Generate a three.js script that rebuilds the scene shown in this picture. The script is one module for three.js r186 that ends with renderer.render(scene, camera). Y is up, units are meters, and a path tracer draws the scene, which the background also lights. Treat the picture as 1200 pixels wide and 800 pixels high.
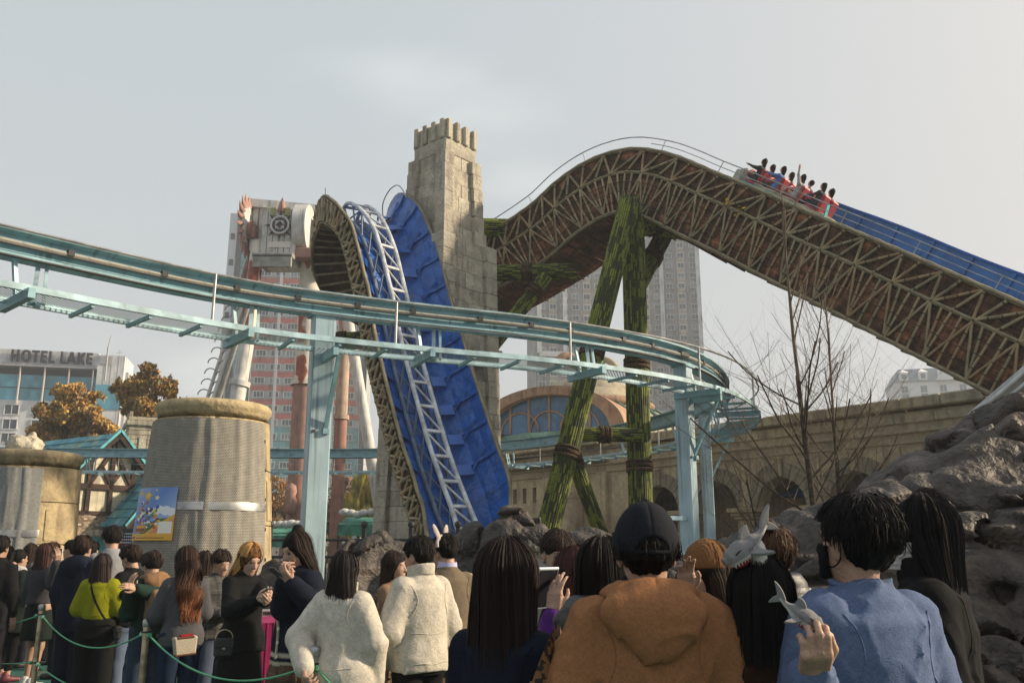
import * as THREE from 'three';
import { mergeGeometries } from 'three/addons/utils/BufferGeometryUtils.js';
import { FontLoader } from 'three/addons/loaders/FontLoader.js';
import { TextGeometry } from 'three/addons/geometries/TextGeometry.js';

// ---------------------------------------------------------------- camera, sky, sun, exposure
const scene = new THREE.Scene();
const FOCAL = 1030, PITCH = Math.atan(240 / FOCAL), EYE = 1.6;      // photograph is 1200 x 800
const camera = new THREE.PerspectiveCamera(2 * Math.atan(400 / FOCAL) * 180 / Math.PI, 1024 / 682, 0.1, 3000);
camera.position.set(0, EYE, 0);
camera.rotation.set(PITCH, 0, 0);
scene.add(camera);
const renderer = new THREE.WebGLRenderer({ antialias: true });
renderer.setSize(1024, 682);
renderer.toneMapping = THREE.LinearToneMapping;
renderer.toneMappingExposure = 1.68;
renderer.shadowMap.enabled = true;

const V = (x, y, z) => new THREE.Vector3(x, y, z);
const SUN_AZ = 74 * Math.PI / 180, SUN_EL = 24 * Math.PI / 180;     // to the right and ahead of the camera, low
const SUN_DIR = V(Math.sin(SUN_AZ) * Math.cos(SUN_EL), Math.sin(SUN_EL), -Math.cos(SUN_AZ) * Math.cos(SUN_EL));
const sun = new THREE.DirectionalLight(new THREE.Color(1.0, 0.83, 0.6), 4.6);
sun.position.copy(SUN_DIR).multiplyScalar(150);
sun.target.position.set(0, 0, -30);
sun.castShadow = true;
sun.shadow.radius = 5;
sun.shadow.mapSize.set(4096, 4096);
Object.assign(sun.shadow.camera, { left: -70, right: 70, top: 70, bottom: -70, near: 1, far: 400 });
scene.add(sun, sun.target);

// ---------------------------------------------------------------- random numbers and noise
function rng(seed) { let s = seed >>> 0 || 1; return () => { s = (s + 0x6D2B79F5) | 0; let t = Math.imul(s ^ s >>> 15, 1 | s); t = t + Math.imul(t ^ t >>> 7, 61 | t) ^ t; return ((t ^ t >>> 14) >>> 0) / 4294967296; }; }
const R0 = rng(77);
const PERM = new Uint8Array(512); { const a = [...Array(256).keys()]; for (let i = 255; i > 0; i--) { const j = Math.floor(R0() * (i + 1)); [a[i], a[j]] = [a[j], a[i]]; } for (let i = 0; i < 512; i++) PERM[i] = a[i & 255]; }
const sm = t => t * t * (3 - 2 * t), mix = (a, b, t) => a + (b - a) * t, clamp = (v, a = 0, b = 1) => v < a ? a : v > b ? b : v;
const sstep = (a, b, x) => sm(clamp((x - a) / (b - a)));
function vnoise(x, y, z) {                                          // -1 .. 1
  const xi = Math.floor(x), yi = Math.floor(y), zi = Math.floor(z), u = sm(x - xi), v = sm(y - yi), w = sm(z - zi);
  const A = xi & 255, B = yi & 255, C = zi & 255;
  const h = (i, j, k) => PERM[(PERM[(PERM[(A + i) & 255] + B + j) & 255] + C + k) & 255];
  return mix(mix(mix(h(0, 0, 0), h(1, 0, 0), u), mix(h(0, 1, 0), h(1, 1, 0), u), v), mix(mix(h(0, 0, 1), h(1, 0, 1), u), mix(h(0, 1, 1), h(1, 1, 1), u), v), w) / 127.5 - 1;
}
function fbm(x, y, z, o = 4) { let a = 0.5, s = 0; for (let i = 0; i < o; i++) { s += a * vnoise(x, y, z); x = x * 2.03 + 11.3; y = y * 2.03 + 5.7; z = z * 2.03 + 3.1; a *= 0.5; } return s; }
function pnoise(u, v, per, seed) {                                  // periodic in u and v, 0 .. 1
  const x = u * per, y = v * per, xi = Math.floor(x), yi = Math.floor(y), a = sm(x - xi), b = sm(y - yi);
  const h = (i, j) => PERM[(PERM[((xi + i) % per + per) % per & 255] + ((yi + j) % per + per) % per + seed * 37) & 255] / 255;
  return mix(mix(h(0, 0), h(1, 0), a), mix(h(0, 1), h(1, 1), a), b);
}
function pfbm(u, v, per, seed, o = 4) { let a = 0.5, s = 0, t = 0; for (let i = 0; i < o; i++) { s += a * pnoise(u, v, per, seed + i); t += a; per *= 2; a *= 0.55; } return s / t; }
function pn2(u, v, pu, pv, seed) {                                  // different period in u and v
  const x = u * pu, y = v * pv, xi = Math.floor(x), yi = Math.floor(y), a = sm(x - xi), b = sm(y - yi);
  const h = (i, j) => PERM[(PERM[((xi + i) % pu + pu) % pu & 255] + ((yi + j) % pv + pv) % pv + seed * 37) & 255] / 255;
  return mix(mix(h(0, 0), h(1, 0), a), mix(h(0, 1), h(1, 1), a), b);
}

// ---------------------------------------------------------------- sky: hazy afternoon air, brighter and warmer towards the sun
{
  const w = 1024, h = 512, data = new Float32Array(w * h * 4), d = V(0, 0, 0);
  for (let j = 0; j < h; j++) for (let i = 0; i < w; i++) {
    const az = ((i + 0.5) / w - 0.5) * 2 * Math.PI, el = ((j + 0.5) / h - 0.5) * Math.PI;
    d.set(Math.cos(el) * Math.cos(az), Math.sin(el), Math.cos(el) * Math.sin(az));
    const e = Math.max(0, d.y), t = Math.pow(1 - e, 2.2), g = Math.max(0, d.dot(SUN_DIR)), glow = Math.pow(g, 3), glow2 = Math.pow(g, 14);
    let r = mix(0.32, 0.37, t), gg = mix(0.36, 0.383, t), b = mix(0.392, 0.385, t);
    r += 0.24 * glow + 0.26 * glow2; gg += 0.165 * glow + 0.19 * glow2; b += 0.105 * glow + 0.12 * glow2;
    const q = 1 / (0.22 + e), n = fbm(d.x * q * 1.1 + 5, 3.7, d.z * q * 2.2 + 2, 5), n2 = fbm(d.x * q * 0.4 + 9, 1.7, d.z * q * 0.9 + 4, 4);
    const thin = 1 + 0.035 * n2, c = sstep(0.22, 0.55, n) * sstep(0.02, 0.2, e) * 0.3;
    const k = (j * w + i) * 4, low = d.y < 0 ? mix(1, 0.35, Math.min(1, -d.y * 6)) : 1;
    data[k] = r * (thin + c) * low; data[k + 1] = gg * (thin + c * 0.9) * low; data[k + 2] = b * (thin + c * 0.75) * low; data[k + 3] = 1;
  }
  const t = new THREE.DataTexture(data, w, h, THREE.RGBAFormat, THREE.FloatType);
  t.mapping = THREE.EquirectangularReflectionMapping; t.magFilter = t.minFilter = THREE.LinearFilter; t.needsUpdate = true;
  scene.background = t; scene.environment = t;
}
scene.fog = new THREE.FogExp2(new THREE.Color(0.86, 0.92, 0.98), 0.00095);

// ---------------------------------------------------------------- from photograph pixels to places
const cP = Math.cos(PITCH), sP = Math.sin(PITCH);
function P(px, py, d) { const a = (px - 600) / FOCAL, b = (400 - py) / FOCAL, y = b * cP + sP, z = cP - b * sP, t = d / z; return V(a * t, EYE + y * t, -d); }
function slopeOf(py) { const b = (400 - py) / FOCAL; return (b * cP + sP) / (cP - b * sP); }
function PH(px, py, h) { return P(px, py, (h - EYE) / slopeOf(py)); }   // the place at a known height
function onGround(px, d) { const p = P(px, 640, d); return V(p.x, 0, -d); }

// ---------------------------------------------------------------- building helpers
const taken = new Map();
function numbered(n) { const k = taken.get(n) || 0; taken.set(n, k + 1); return k ? n + '_' + String(k).padStart(3, '0') : n; }
function thing(name, label, category, pos = [0, 0, 0], turn = 0, group) {
  const o = new THREE.Group(); o.name = numbered(name); scene.add(o);
  if (pos.isVector3) o.position.copy(pos); else o.position.set(...pos);
  o.rotation.y = turn; o.userData = { label, category }; if (group) o.userData.group = group; return o;
}
function uvBox(g, s = 1) {                                           // uv in metres from the side each face points to
  if (g.userData.uvDone) return g;
  const n = g.index ? g.toNonIndexed() : g;
  const p = n.attributes.position, uv = new Float32Array(p.count * 2), a = V(), b = V(), c = V(), e = V(), f = V();
  for (let i = 0; i < p.count; i += 3) {
    a.fromBufferAttribute(p, i); b.fromBufferAttribute(p, i + 1); c.fromBufferAttribute(p, i + 2);
    e.subVectors(b, a); f.subVectors(c, a); e.cross(f);
    const x = Math.abs(e.x), y = Math.abs(e.y), z = Math.abs(e.z);
    [a, b, c].forEach((v, k) => { const o = (i + k) * 2; if (x >= y && x >= z) { uv[o] = v.z * s; uv[o + 1] = v.y * s; } else if (y >= z) { uv[o] = v.x * s; uv[o + 1] = v.z * s; } else { uv[o] = v.x * s; uv[o + 1] = v.y * s; } });
  }
  n.setAttribute('uv', new THREE.BufferAttribute(uv, 2)); n.userData.uvDone = true; return n;
}
const keepUV = g => { g.userData.uvDone = true; return g; };
function obj(name, geo, mat, parent = scene) {
  if (Array.isArray(geo)) geo = geo.length === 1 ? geo[0] : merge(geo);
  if (!geo.userData.uvDone && (mat.map || mat.bumpMap || mat.alphaMap)) geo = uvBox(geo);
  const m = new THREE.Mesh(geo, mat); m.castShadow = m.receiveShadow = true;
  m.name = parent === scene ? numbered(name) : name; parent.add(m); return m;
}
function tag(o, label, category, group) { o.userData.label = label; o.userData.category = category; if (group) o.userData.group = group; return o; }
function structure(name, geo, mat) { const m = obj(name, geo, mat); m.userData.kind = 'structure'; return m; }
function merge(list) {
  const l = list.map(g => { const n = g.index ? g.toNonIndexed() : g.clone(); if (!n.attributes.uv) n.setAttribute('uv', new THREE.BufferAttribute(new Float32Array(n.attributes.position.count * 2), 2)); for (const k of Object.keys(n.attributes)) if (!['position', 'normal', 'uv', 'color'].includes(k)) n.deleteAttribute(k); if (!n.attributes.normal) n.computeVertexNormals(); return n; });
  const col = l.some(g => g.attributes.color);
  if (col) l.forEach(g => { if (!g.attributes.color) g.setAttribute('color', new THREE.BufferAttribute(new Float32Array(g.attributes.position.count * 3).fill(1), 3)); });
  const r = mergeGeometries(l); if (list.every(g => g.userData.uvDone)) r.userData.uvDone = true; return r;
}
const box = (w, h, d, x = 0, y = 0, z = 0) => new THREE.BoxGeometry(w, h, d).translate(x, y, z);
const box2 = (x0, x1, y0, y1, z0, z1) => box(x1 - x0, y1 - y0, z1 - z0, (x0 + x1) / 2, (y0 + y1) / 2, (z0 + z1) / 2);
const QT = new THREE.Quaternion(), YUP = V(0, 1, 0);
function basisOf(a, b, up = YUP) {                                  // matrix at a; y runs from a to b
  const y = b.clone().sub(a).normalize(); let u = up.clone(); if (Math.abs(u.dot(y)) > 0.98) u = V(0, 0, 1); const x = u.clone().cross(y).normalize(), z = x.clone().cross(y).normalize().negate();
  return new THREE.Matrix4().makeBasis(x, y, x.clone().cross(y)).setPosition(a);
}
function bar(a, b, w, h = w, up = YUP) { const L = a.distanceTo(b); return new THREE.BoxGeometry(w, L, h).translate(0, L / 2, 0).applyMatrix4(basisOf(a, b, up)); }
function rod(a, b, r, r2 = r, seg = 8) { const L = a.distanceTo(b); return new THREE.CylinderGeometry(r2, r, L, seg).translate(0, L / 2, 0).applyMatrix4(basisOf(a, b)); }
function tube(pts, r, seg = 6, n = pts.length * 4, closed = false) { return new THREE.TubeGeometry(new THREE.CatmullRomCurve3(pts, closed), n, r, seg, closed); }
function lathe(prof, seg = 24) { return new THREE.LatheGeometry(prof.map(([r, y]) => new THREE.Vector2(r, y)), seg); }
function bev(w, h, d, r, x = 0, y = 0, z = 0) {                      // box with chamfered edges (44 triangles)
  const X = w / 2, Y = h / 2, Z = d / 2, c = Math.min(r, X * 0.9, Y * 0.9, Z * 0.9), pos = [];
  const v = (sx, sy, sz, k) => [sx * (k === 0 ? X : X - c), sy * (k === 1 ? Y : Y - c), sz * (k === 2 ? Z : Z - c)];
  const tri = (a, b, e, n) => { const q = [a, b, e]; const ux = b[0] - a[0], uy = b[1] - a[1], uz = b[2] - a[2], vx = e[0] - a[0], vy = e[1] - a[1], vz = e[2] - a[2]; const d0 = (uy * vz - uz * vy) * n[0] + (uz * vx - ux * vz) * n[1] + (ux * vy - uy * vx) * n[2]; if (d0 < 0) q.reverse(); q.forEach(t => pos.push(...t)); };
  const quad = (a, b, e, f, n) => { tri(a, b, e, n); tri(a, e, f, n); };
  for (let k = 0; k < 3; k++) for (const s of [-1, 1]) { const c4 = [[-1, -1], [1, -1], [1, 1], [-1, 1]].map(([p, q]) => { const g = [0, 0, 0]; g[k] = s; g[(k + 1) % 3] = p; g[(k + 2) % 3] = q; return v(...g, k); }); const n = [0, 0, 0]; n[k] = s; quad(...c4, n); }
  for (let k = 0; k < 3; k++) { const i = (k + 1) % 3, j = (k + 2) % 3; for (const p of [-1, 1]) for (const q of [-1, 1]) { const g = t => { const a = [0, 0, 0]; a[i] = p; a[j] = q; a[k] = t; return a; }; const n = g(0); quad(v(...g(-1), i), v(...g(1), i), v(...g(1), j), v(...g(-1), j), n); } }
  for (const a of [-1, 1]) for (const b of [-1, 1]) for (const e of [-1, 1]) tri(v(a, b, e, 0), v(a, b, e, 1), v(a, b, e, 2), [a, b, e]);
  const g = new THREE.BufferGeometry(); g.setAttribute('position', new THREE.Float32BufferAttribute(pos, 3)); g.computeVertexNormals(); return g.translate(x, y, z);
}
// frames along a path: p, t(angent), s(ide: right of travel, level), u(p)
function framesOf(pts, step, flat) {
  const c = new THREE.CatmullRomCurve3(pts, false, 'centripetal'); c.arcLengthDivisions = 800; const L = c.getLength(), n = Math.max(2, Math.round(L / step)), out = [];
  for (let i = 0; i <= n; i++) { const p = c.getPointAt(i / n), t = c.getTangentAt(i / n); const s = t.clone().cross(YUP).normalize(); if (flat) t.y = 0, t.normalize(); out.push({ p, t, s, u: s.clone().cross(t).normalize(), l: L * i / n }); }
  out.L = L; return out;
}
function frameAt(fr, l) { const n = fr.length - 1, x = clamp(l / fr.L * n, 0, n), i = Math.min(n - 1, Math.floor(x)), k = x - i, A = fr[i], B = fr[i + 1]; return { p: A.p.clone().lerp(B.p, k), t: A.t.clone().lerp(B.t, k).normalize(), s: A.s.clone().lerp(B.s, k).normalize(), u: A.u.clone().lerp(B.u, k).normalize(), l }; }
const onF = (f, a, b, c = 0) => f.p.clone().addScaledVector(f.s, a).addScaledVector(f.u, b).addScaledVector(f.t, c);
function sweep(fr, prof, closed = true, from = 0, to = 1e9) {        // profile [side, up] (or a function of the frame), crisp edges along the path
  const list = fr.filter(f => f.l >= from && f.l <= to), P0 = typeof prof === 'function' ? prof : () => prof, m = P0(list[0]).length, pos = [], uv = [], idx = [], ne = closed ? m : m - 1;
  list.forEach(f => { const q = P0(f); let w = 0; for (let e = 0; e < ne; e++) { const A = q[e], B = q[(e + 1) % m], a = onF(f, ...A), b = onF(f, ...B), l = Math.hypot(A[0] - B[0], A[1] - B[1]); pos.push(a.x, a.y, a.z, b.x, b.y, b.z); uv.push(f.l, w, f.l, w + l); w += l; } });
  const row = ne * 2;
  for (let i = 0; i < list.length - 1; i++) for (let e = 0; e < ne; e++) { const a = i * row + e * 2, b = a + 1, c = a + row, d = c + 1; idx.push(a, b, c, b, d, c); }
  if (closed) for (const [f, fl] of [[list[0], 0], [list[list.length - 1], 1]]) { const q = P0(f), b0 = pos.length / 3, tris = THREE.ShapeUtils.triangulateShape(q.map(v => new THREE.Vector2(...v)), []); q.forEach(v => { const a = onF(f, ...v); pos.push(a.x, a.y, a.z); uv.push(v[0], v[1]); }); tris.forEach(t => idx.push(b0 + t[0], b0 + t[fl ? 2 : 1], b0 + t[fl ? 1 : 2])); }
  const g = new THREE.BufferGeometry(); g.setAttribute('position', new THREE.Float32BufferAttribute(pos, 3)); g.setAttribute('uv', new THREE.Float32BufferAttribute(uv, 2)); g.setIndex(idx); g.computeVertexNormals(); return keepUV(g);
}
// a surface where f(x, y, z) = 0 (f below 0 inside), by surface nets; f close to a distance so that empty blocks are skipped
function meshField(f, lo, hi, cell, slack = 1.6) {
  const nx = Math.ceil((hi[0] - lo[0]) / cell) + 1, ny = Math.ceil((hi[1] - lo[1]) / cell) + 1, nz = Math.ceil((hi[2] - lo[2]) / cell) + 1, B = 4;
  const val = new Float32Array(nx * ny * nz), at = (i, j, k) => (k * ny + j) * nx + i;
  const reach = cell * B * 0.87 * slack + cell;
  for (let k0 = 0; k0 < nz; k0 += B) for (let j0 = 0; j0 < ny; j0 += B) for (let i0 = 0; i0 < nx; i0 += B) {
    const k1 = Math.min(nz, k0 + B), j1 = Math.min(ny, j0 + B), i1 = Math.min(nx, i0 + B);
    const c = f(lo[0] + (i0 + i1 - 1) / 2 * cell, lo[1] + (j0 + j1 - 1) / 2 * cell, lo[2] + (k0 + k1 - 1) / 2 * cell), skip = Math.abs(c) > reach;
    for (let k = k0; k < k1; k++) for (let j = j0; j < j1; j++) for (let i = i0; i < i1; i++) val[at(i, j, k)] = skip ? c : f(lo[0] + i * cell, lo[1] + j * cell, lo[2] + k * cell);
  }
  const id = new Int32Array(nx * ny * nz).fill(-1), pos = [], idx = [], off = [[0, 0, 0], [1, 0, 0], [0, 1, 0], [1, 1, 0], [0, 0, 1], [1, 0, 1], [0, 1, 1], [1, 1, 1]], ed = [[0, 1], [2, 3], [4, 5], [6, 7], [0, 2], [1, 3], [4, 6], [5, 7], [0, 4], [1, 5], [2, 6], [3, 7]];
  const v8 = new Float32Array(8);
  for (let k = 0; k < nz - 1; k++) for (let j = 0; j < ny - 1; j++) for (let i = 0; i < nx - 1; i++) {
    let m = 0; const b = at(i, j, k);
    for (let c = 0; c < 8; c++) { v8[c] = val[b + off[c][0] + off[c][1] * nx + off[c][2] * nx * ny]; if (v8[c] < 0) m |= 1 << c; }
    if (m === 0 || m === 255) continue;
    let x = 0, y = 0, z = 0, n = 0;
    for (const [p, q] of ed) { const a = v8[p], e = v8[q]; if ((a < 0) === (e < 0)) continue; const t = a / (a - e); x += off[p][0] + (off[q][0] - off[p][0]) * t; y += off[p][1] + (off[q][1] - off[p][1]) * t; z += off[p][2] + (off[q][2] - off[p][2]) * t; n++; }
    id[b] = pos.length / 3; pos.push(lo[0] + (i + x / n) * cell, lo[1] + (j + y / n) * cell, lo[2] + (k + z / n) * cell);
  }
  const quad = (a, b, c, d, flip) => { if (a < 0 || b < 0 || c < 0 || d < 0) return; if (flip) idx.push(a, c, b, a, d, c); else idx.push(a, b, c, a, c, d); };
  for (let k = 1; k < nz - 1; k++) for (let j = 1; j < ny - 1; j++) for (let i = 1; i < nx - 1; i++) {
    const a = val[at(i, j, k)] < 0;
    if (a !== (val[at(i + 1, j, k)] < 0)) quad(id[at(i, j - 1, k - 1)], id[at(i, j, k - 1)], id[at(i, j, k)], id[at(i, j - 1, k)], !a);
    if (a !== (val[at(i, j + 1, k)] < 0)) quad(id[at(i - 1, j, k - 1)], id[at(i - 1, j, k)], id[at(i, j, k)], id[at(i, j, k - 1)], !a);
    if (a !== (val[at(i, j, k + 1)] < 0)) quad(id[at(i - 1, j - 1, k)], id[at(i, j - 1, k)], id[at(i, j, k)], id[at(i - 1, j, k)], !a);
  }
  const g = new THREE.BufferGeometry(); g.setAttribute('position', new THREE.Float32BufferAttribute(pos, 3)); g.setIndex(idx); g.computeVertexNormals(); return g;
}
function paint(g, fn) { const p = g.attributes.position, c = new Float32Array(p.count * 3); for (let i = 0; i < p.count; i++) { const q = fn(p.getX(i), p.getY(i), p.getZ(i)); c[i * 3] = q[0]; c[i * 3 + 1] = q[1]; c[i * 3 + 2] = q[2]; } g.setAttribute('color', new THREE.BufferAttribute(c, 3)); return g; }

// ---------------------------------------------------------------- textures and materials
function tex(w, h, fn, srgb = true) {
  const d = new Uint8Array(w * h * 4);
  for (let j = 0; j < h; j++) for (let i = 0; i < w; i++) { let c = fn((i + 0.5) / w, (j + 0.5) / h); if (typeof c === 'number') c = [c, c, c]; const k = (j * w + i) * 4; d[k] = clamp(c[0]) * 255; d[k + 1] = clamp(c[1]) * 255; d[k + 2] = clamp(c[2]) * 255; d[k + 3] = 255; }
  const t = new THREE.DataTexture(d, w, h, THREE.RGBAFormat); t.wrapS = t.wrapT = THREE.RepeatWrapping; t.magFilter = THREE.LinearFilter; t.minFilter = THREE.LinearMipmapLinearFilter; t.generateMipmaps = true; if (srgb) t.colorSpace = THREE.SRGBColorSpace; t.needsUpdate = true; return t;
}
const rep = (t, a, b = a) => { const c = t.clone(); c.repeat.set(a, b); c.needsUpdate = true; return c; };
const T = {};
T.grime = tex(512, 512, (u, v) => { const a = pfbm(u, v, 4, 1, 6), b = pfbm(u, v, 16, 9, 4), c = sstep(0.52, 0.7, pfbm(u, v, 6, 5, 5)); return 0.72 + 0.3 * (a - 0.5) * 1.6 + 0.16 * (b - 0.5) + 0.16 - 0.14 * c; });
T.bump = tex(512, 512, (u, v) => pfbm(u, v, 16, 21, 5), false);
T.streak = tex(512, 512, (u, v) => { const a = pn2(u, v, 64, 3, 3), b = pn2(u, v, 24, 2, 7), c = pfbm(u, v, 8, 2, 5), k = sstep(0.55, 0.9, a * 0.5 + b * 0.5); return 0.86 + 0.24 * (c - 0.5) - 0.22 * k; });
T.stone = tex(512, 512, (u, v) => { const a = pfbm(u, v, 5, 31, 6), b = pfbm(u, v, 40, 33, 3), st = sstep(0.5, 0.8, pn2(u, v, 20, 2, 13) * 0.6 + pfbm(u, v, 6, 14, 4) * 0.4); const k = 0.84 + 0.34 * (a - 0.5) + 0.14 * (b - 0.5) - 0.16 * st; return [k, k * (0.985 - 0.02 * st), k * (0.96 - 0.05 * a)]; });
T.rock = tex(512, 512, (u, v) => { const a = pfbm(u, v, 6, 41, 6), b = pfbm(u, v, 50, 42, 3), k = 0.6 + 0.55 * (a - 0.5) + 0.25 * (b - 0.5), w = sstep(0.5, 0.72, pfbm(u, v, 9, 44, 5)); return [k + 0.18 * w, k * 0.96 + 0.16 * w, k * 0.93 + 0.14 * w]; });
T.rockBump = tex(512, 512, (u, v) => { const a = pfbm(u, v, 10, 51, 6), r = 1 - Math.abs(2 * pfbm(u, v, 7, 57, 5) - 1) * 2.4; return 0.6 * a + 0.4 * r; }, false);
T.reed = tex(512, 512, (u, v) => { const a = pn2(u, v, 5, 80, 3), b = pn2(u, v, 4, 30, 6), c = pfbm(u, v, 6, 2, 5), d = pn2(u, v, 40, 6, 8); const k = 0.5 + 0.3 * (a - 0.5) + 0.18 * (b - 0.5) + 0.55 * (c - 0.5) + 0.35 * (d - 0.5), g = sstep(0.5, 0.75, c); return [k + 0.13 * g, k * 0.92 + 0.1 * g, k * 0.86 + 0.07 * g]; });
T.reedBump = tex(256, 256, (u, v) => 0.7 * pn2(u, v, 4, 60, 3) + 0.3 * pn2(u, v, 16, 30, 6), false);
T.cloth = tex(256, 256, (u, v) => 0.88 + 0.07 * (pfbm(u, v, 8, 61, 4) - 0.5) + 0.16 * (pfbm(u, v, 64, 63, 2) - 0.5));
T.clothBump = tex(256, 256, (u, v) => 0.5 * pfbm(u, v, 12, 65, 3) + 0.5 * pfbm(u, v, 80, 66, 2), false);
T.fleece = tex(256, 256, (u, v) => 0.86 + 0.2 * (pfbm(u, v, 48, 71, 3) - 0.5) + 0.14 * (pfbm(u, v, 6, 72, 3) - 0.5));
T.weave = tex(256, 256, (u, v) => 0.5 + 0.25 * Math.sin(u * Math.PI * 2 * 48) * Math.sin(v * Math.PI * 2 * 48) + 0.25 * (pfbm(u, v, 32, 5, 2) - 0.5), false);
function mat(color, rough = 0.8, o = {}) { const m = new THREE.MeshPhysicalMaterial({ roughness: rough, ...o }); if (Array.isArray(color)) m.color.setRGB(...color); else m.color.set(color); return m; }
const M = {
  turq: mat([0.31, 0.55, 0.63], 0.5, { map: rep(T.streak, 0.35, 1.2), bumpMap: rep(T.bump, 0.6), bumpScale: 0.004 }),
  turqPale: mat([0.47, 0.67, 0.75], 0.5, { map: rep(T.grime, 0.5) }),
  column: mat([0.45, 0.62, 0.71], 0.5, { map: rep(T.streak, 0.5, 0.25) }),
  steel: mat([0.5, 0.5, 0.49], 0.38, { metalness: 0.7, map: rep(T.grime, 0.7) }),
  brass: mat([0.62, 0.5, 0.34], 0.35, { metalness: 0.5, map: rep(T.grime, 2) }),
  dark: mat([0.025, 0.026, 0.028], 0.6, { map: rep(T.grime, 1) }),
  cable: mat([0.42, 0.39, 0.33], 0.5, { map: rep(T.streak, 3, 1) }),
  castle: mat([0.58, 0.545, 0.49], 0.93, { map: rep(T.stone, 0.35), bumpMap: rep(T.bump, 0.9), bumpScale: 0.03 }),
  castle2: mat([0.53, 0.5, 0.455], 0.93, { map: rep(T.stone, 0.42), bumpMap: rep(T.bump, 0.8), bumpScale: 0.03 }),
  castle3: mat([0.62, 0.59, 0.54], 0.93, { map: rep(T.stone, 0.3), bumpMap: rep(T.bump, 1), bumpScale: 0.03 }),
  joint: mat([0.25, 0.225, 0.19], 0.95, { map: rep(T.grime, 0.6) }),
  plaster: mat([0.54, 0.44, 0.29], 0.9, { map: rep(T.stone, 0.5), bumpMap: rep(T.bump, 0.8), bumpScale: 0.02 }),
  sand: mat([0.68, 0.55, 0.39], 0.92, { map: rep(T.stone, 0.22), bumpMap: rep(T.bump, 0.5), bumpScale: 0.03 }),
  sand2: mat([0.58, 0.47, 0.33], 0.92, { map: rep(T.stone, 0.3), bumpMap: rep(T.bump, 0.5), bumpScale: 0.03 }),
  voussoir: mat([0.42, 0.36, 0.28], 0.92, { map: rep(T.stone, 0.5), bumpMap: rep(T.bump, 0.8), bumpScale: 0.03 }),
  reed: mat([0.37, 0.2, 0.13], 0.9, { map: rep(T.reed, 0.4, 0.5), bumpMap: rep(T.reedBump, 0.8), bumpScale: 0.04 }),
  blue: mat([0.008, 0.13, 0.54], 0.34, { map: rep(T.streak, 0.3, 0.4), bumpMap: rep(T.bump, 0.12), bumpScale: 0.09 }),
  bluePale: mat([0.05, 0.2, 0.5], 0.5, { map: rep(T.streak, 0.3, 0.4) }),
  railWhite: mat([0.68, 0.7, 0.73], 0.45, { map: rep(T.grime, 0.6) }),
  railGrey: mat([0.2, 0.26, 0.36], 0.5, { map: rep(T.grime, 0.6) }),
  rope: mat([0.24, 0.16, 0.09], 0.95, { map: rep(T.reed, 3), bumpMap: rep(T.reedBump, 6), bumpScale: 0.01 }),
  white: mat([0.72, 0.71, 0.68], 0.6, { map: rep(T.streak, 0.3, 0.15) }),
};
// ---------------------------------------------------------------- ground
{
  const t = tex(512, 512, (u, v) => { const a = pfbm(u, v, 5, 81, 6), b = pfbm(u, v, 60, 82, 3); return [0.6 + 0.4 * (a - 0.5) + 0.3 * (b - 0.5), 0.6 + 0.4 * (a - 0.5) + 0.3 * (b - 0.5), 0.58 + 0.38 * (a - 0.5) + 0.3 * (b - 0.5)]; });
  const g = new THREE.PlaneGeometry(760, 760, 8, 8).rotateX(-Math.PI / 2).translate(0, 0, -330);
  structure('ground', g, mat([0.34, 0.32, 0.28], 0.95, { map: rep(t, 0.2) }));
  const t2 = tex(512, 512, (u, v) => { const a = pfbm(u, v, 5, 85, 6), b = pfbm(u, v, 70, 86, 3), w = sstep(0.5, 0.66, a); const k = 0.8 + 0.4 * (b - 0.5); return [k * mix(0.34, 0.62, w), k * mix(0.72, 0.68, w), k * mix(0.66, 0.6, w)]; });
  structure('plaza_paving', new THREE.PlaneGeometry(30, 22).rotateX(-Math.PI / 2).translate(-4, 0.004, -7), mat([0.26, 0.32, 0.31], 0.75, { map: rep(t2, 0.3), bumpMap: rep(T.bump, 1), bumpScale: 0.006 }));
}

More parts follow.
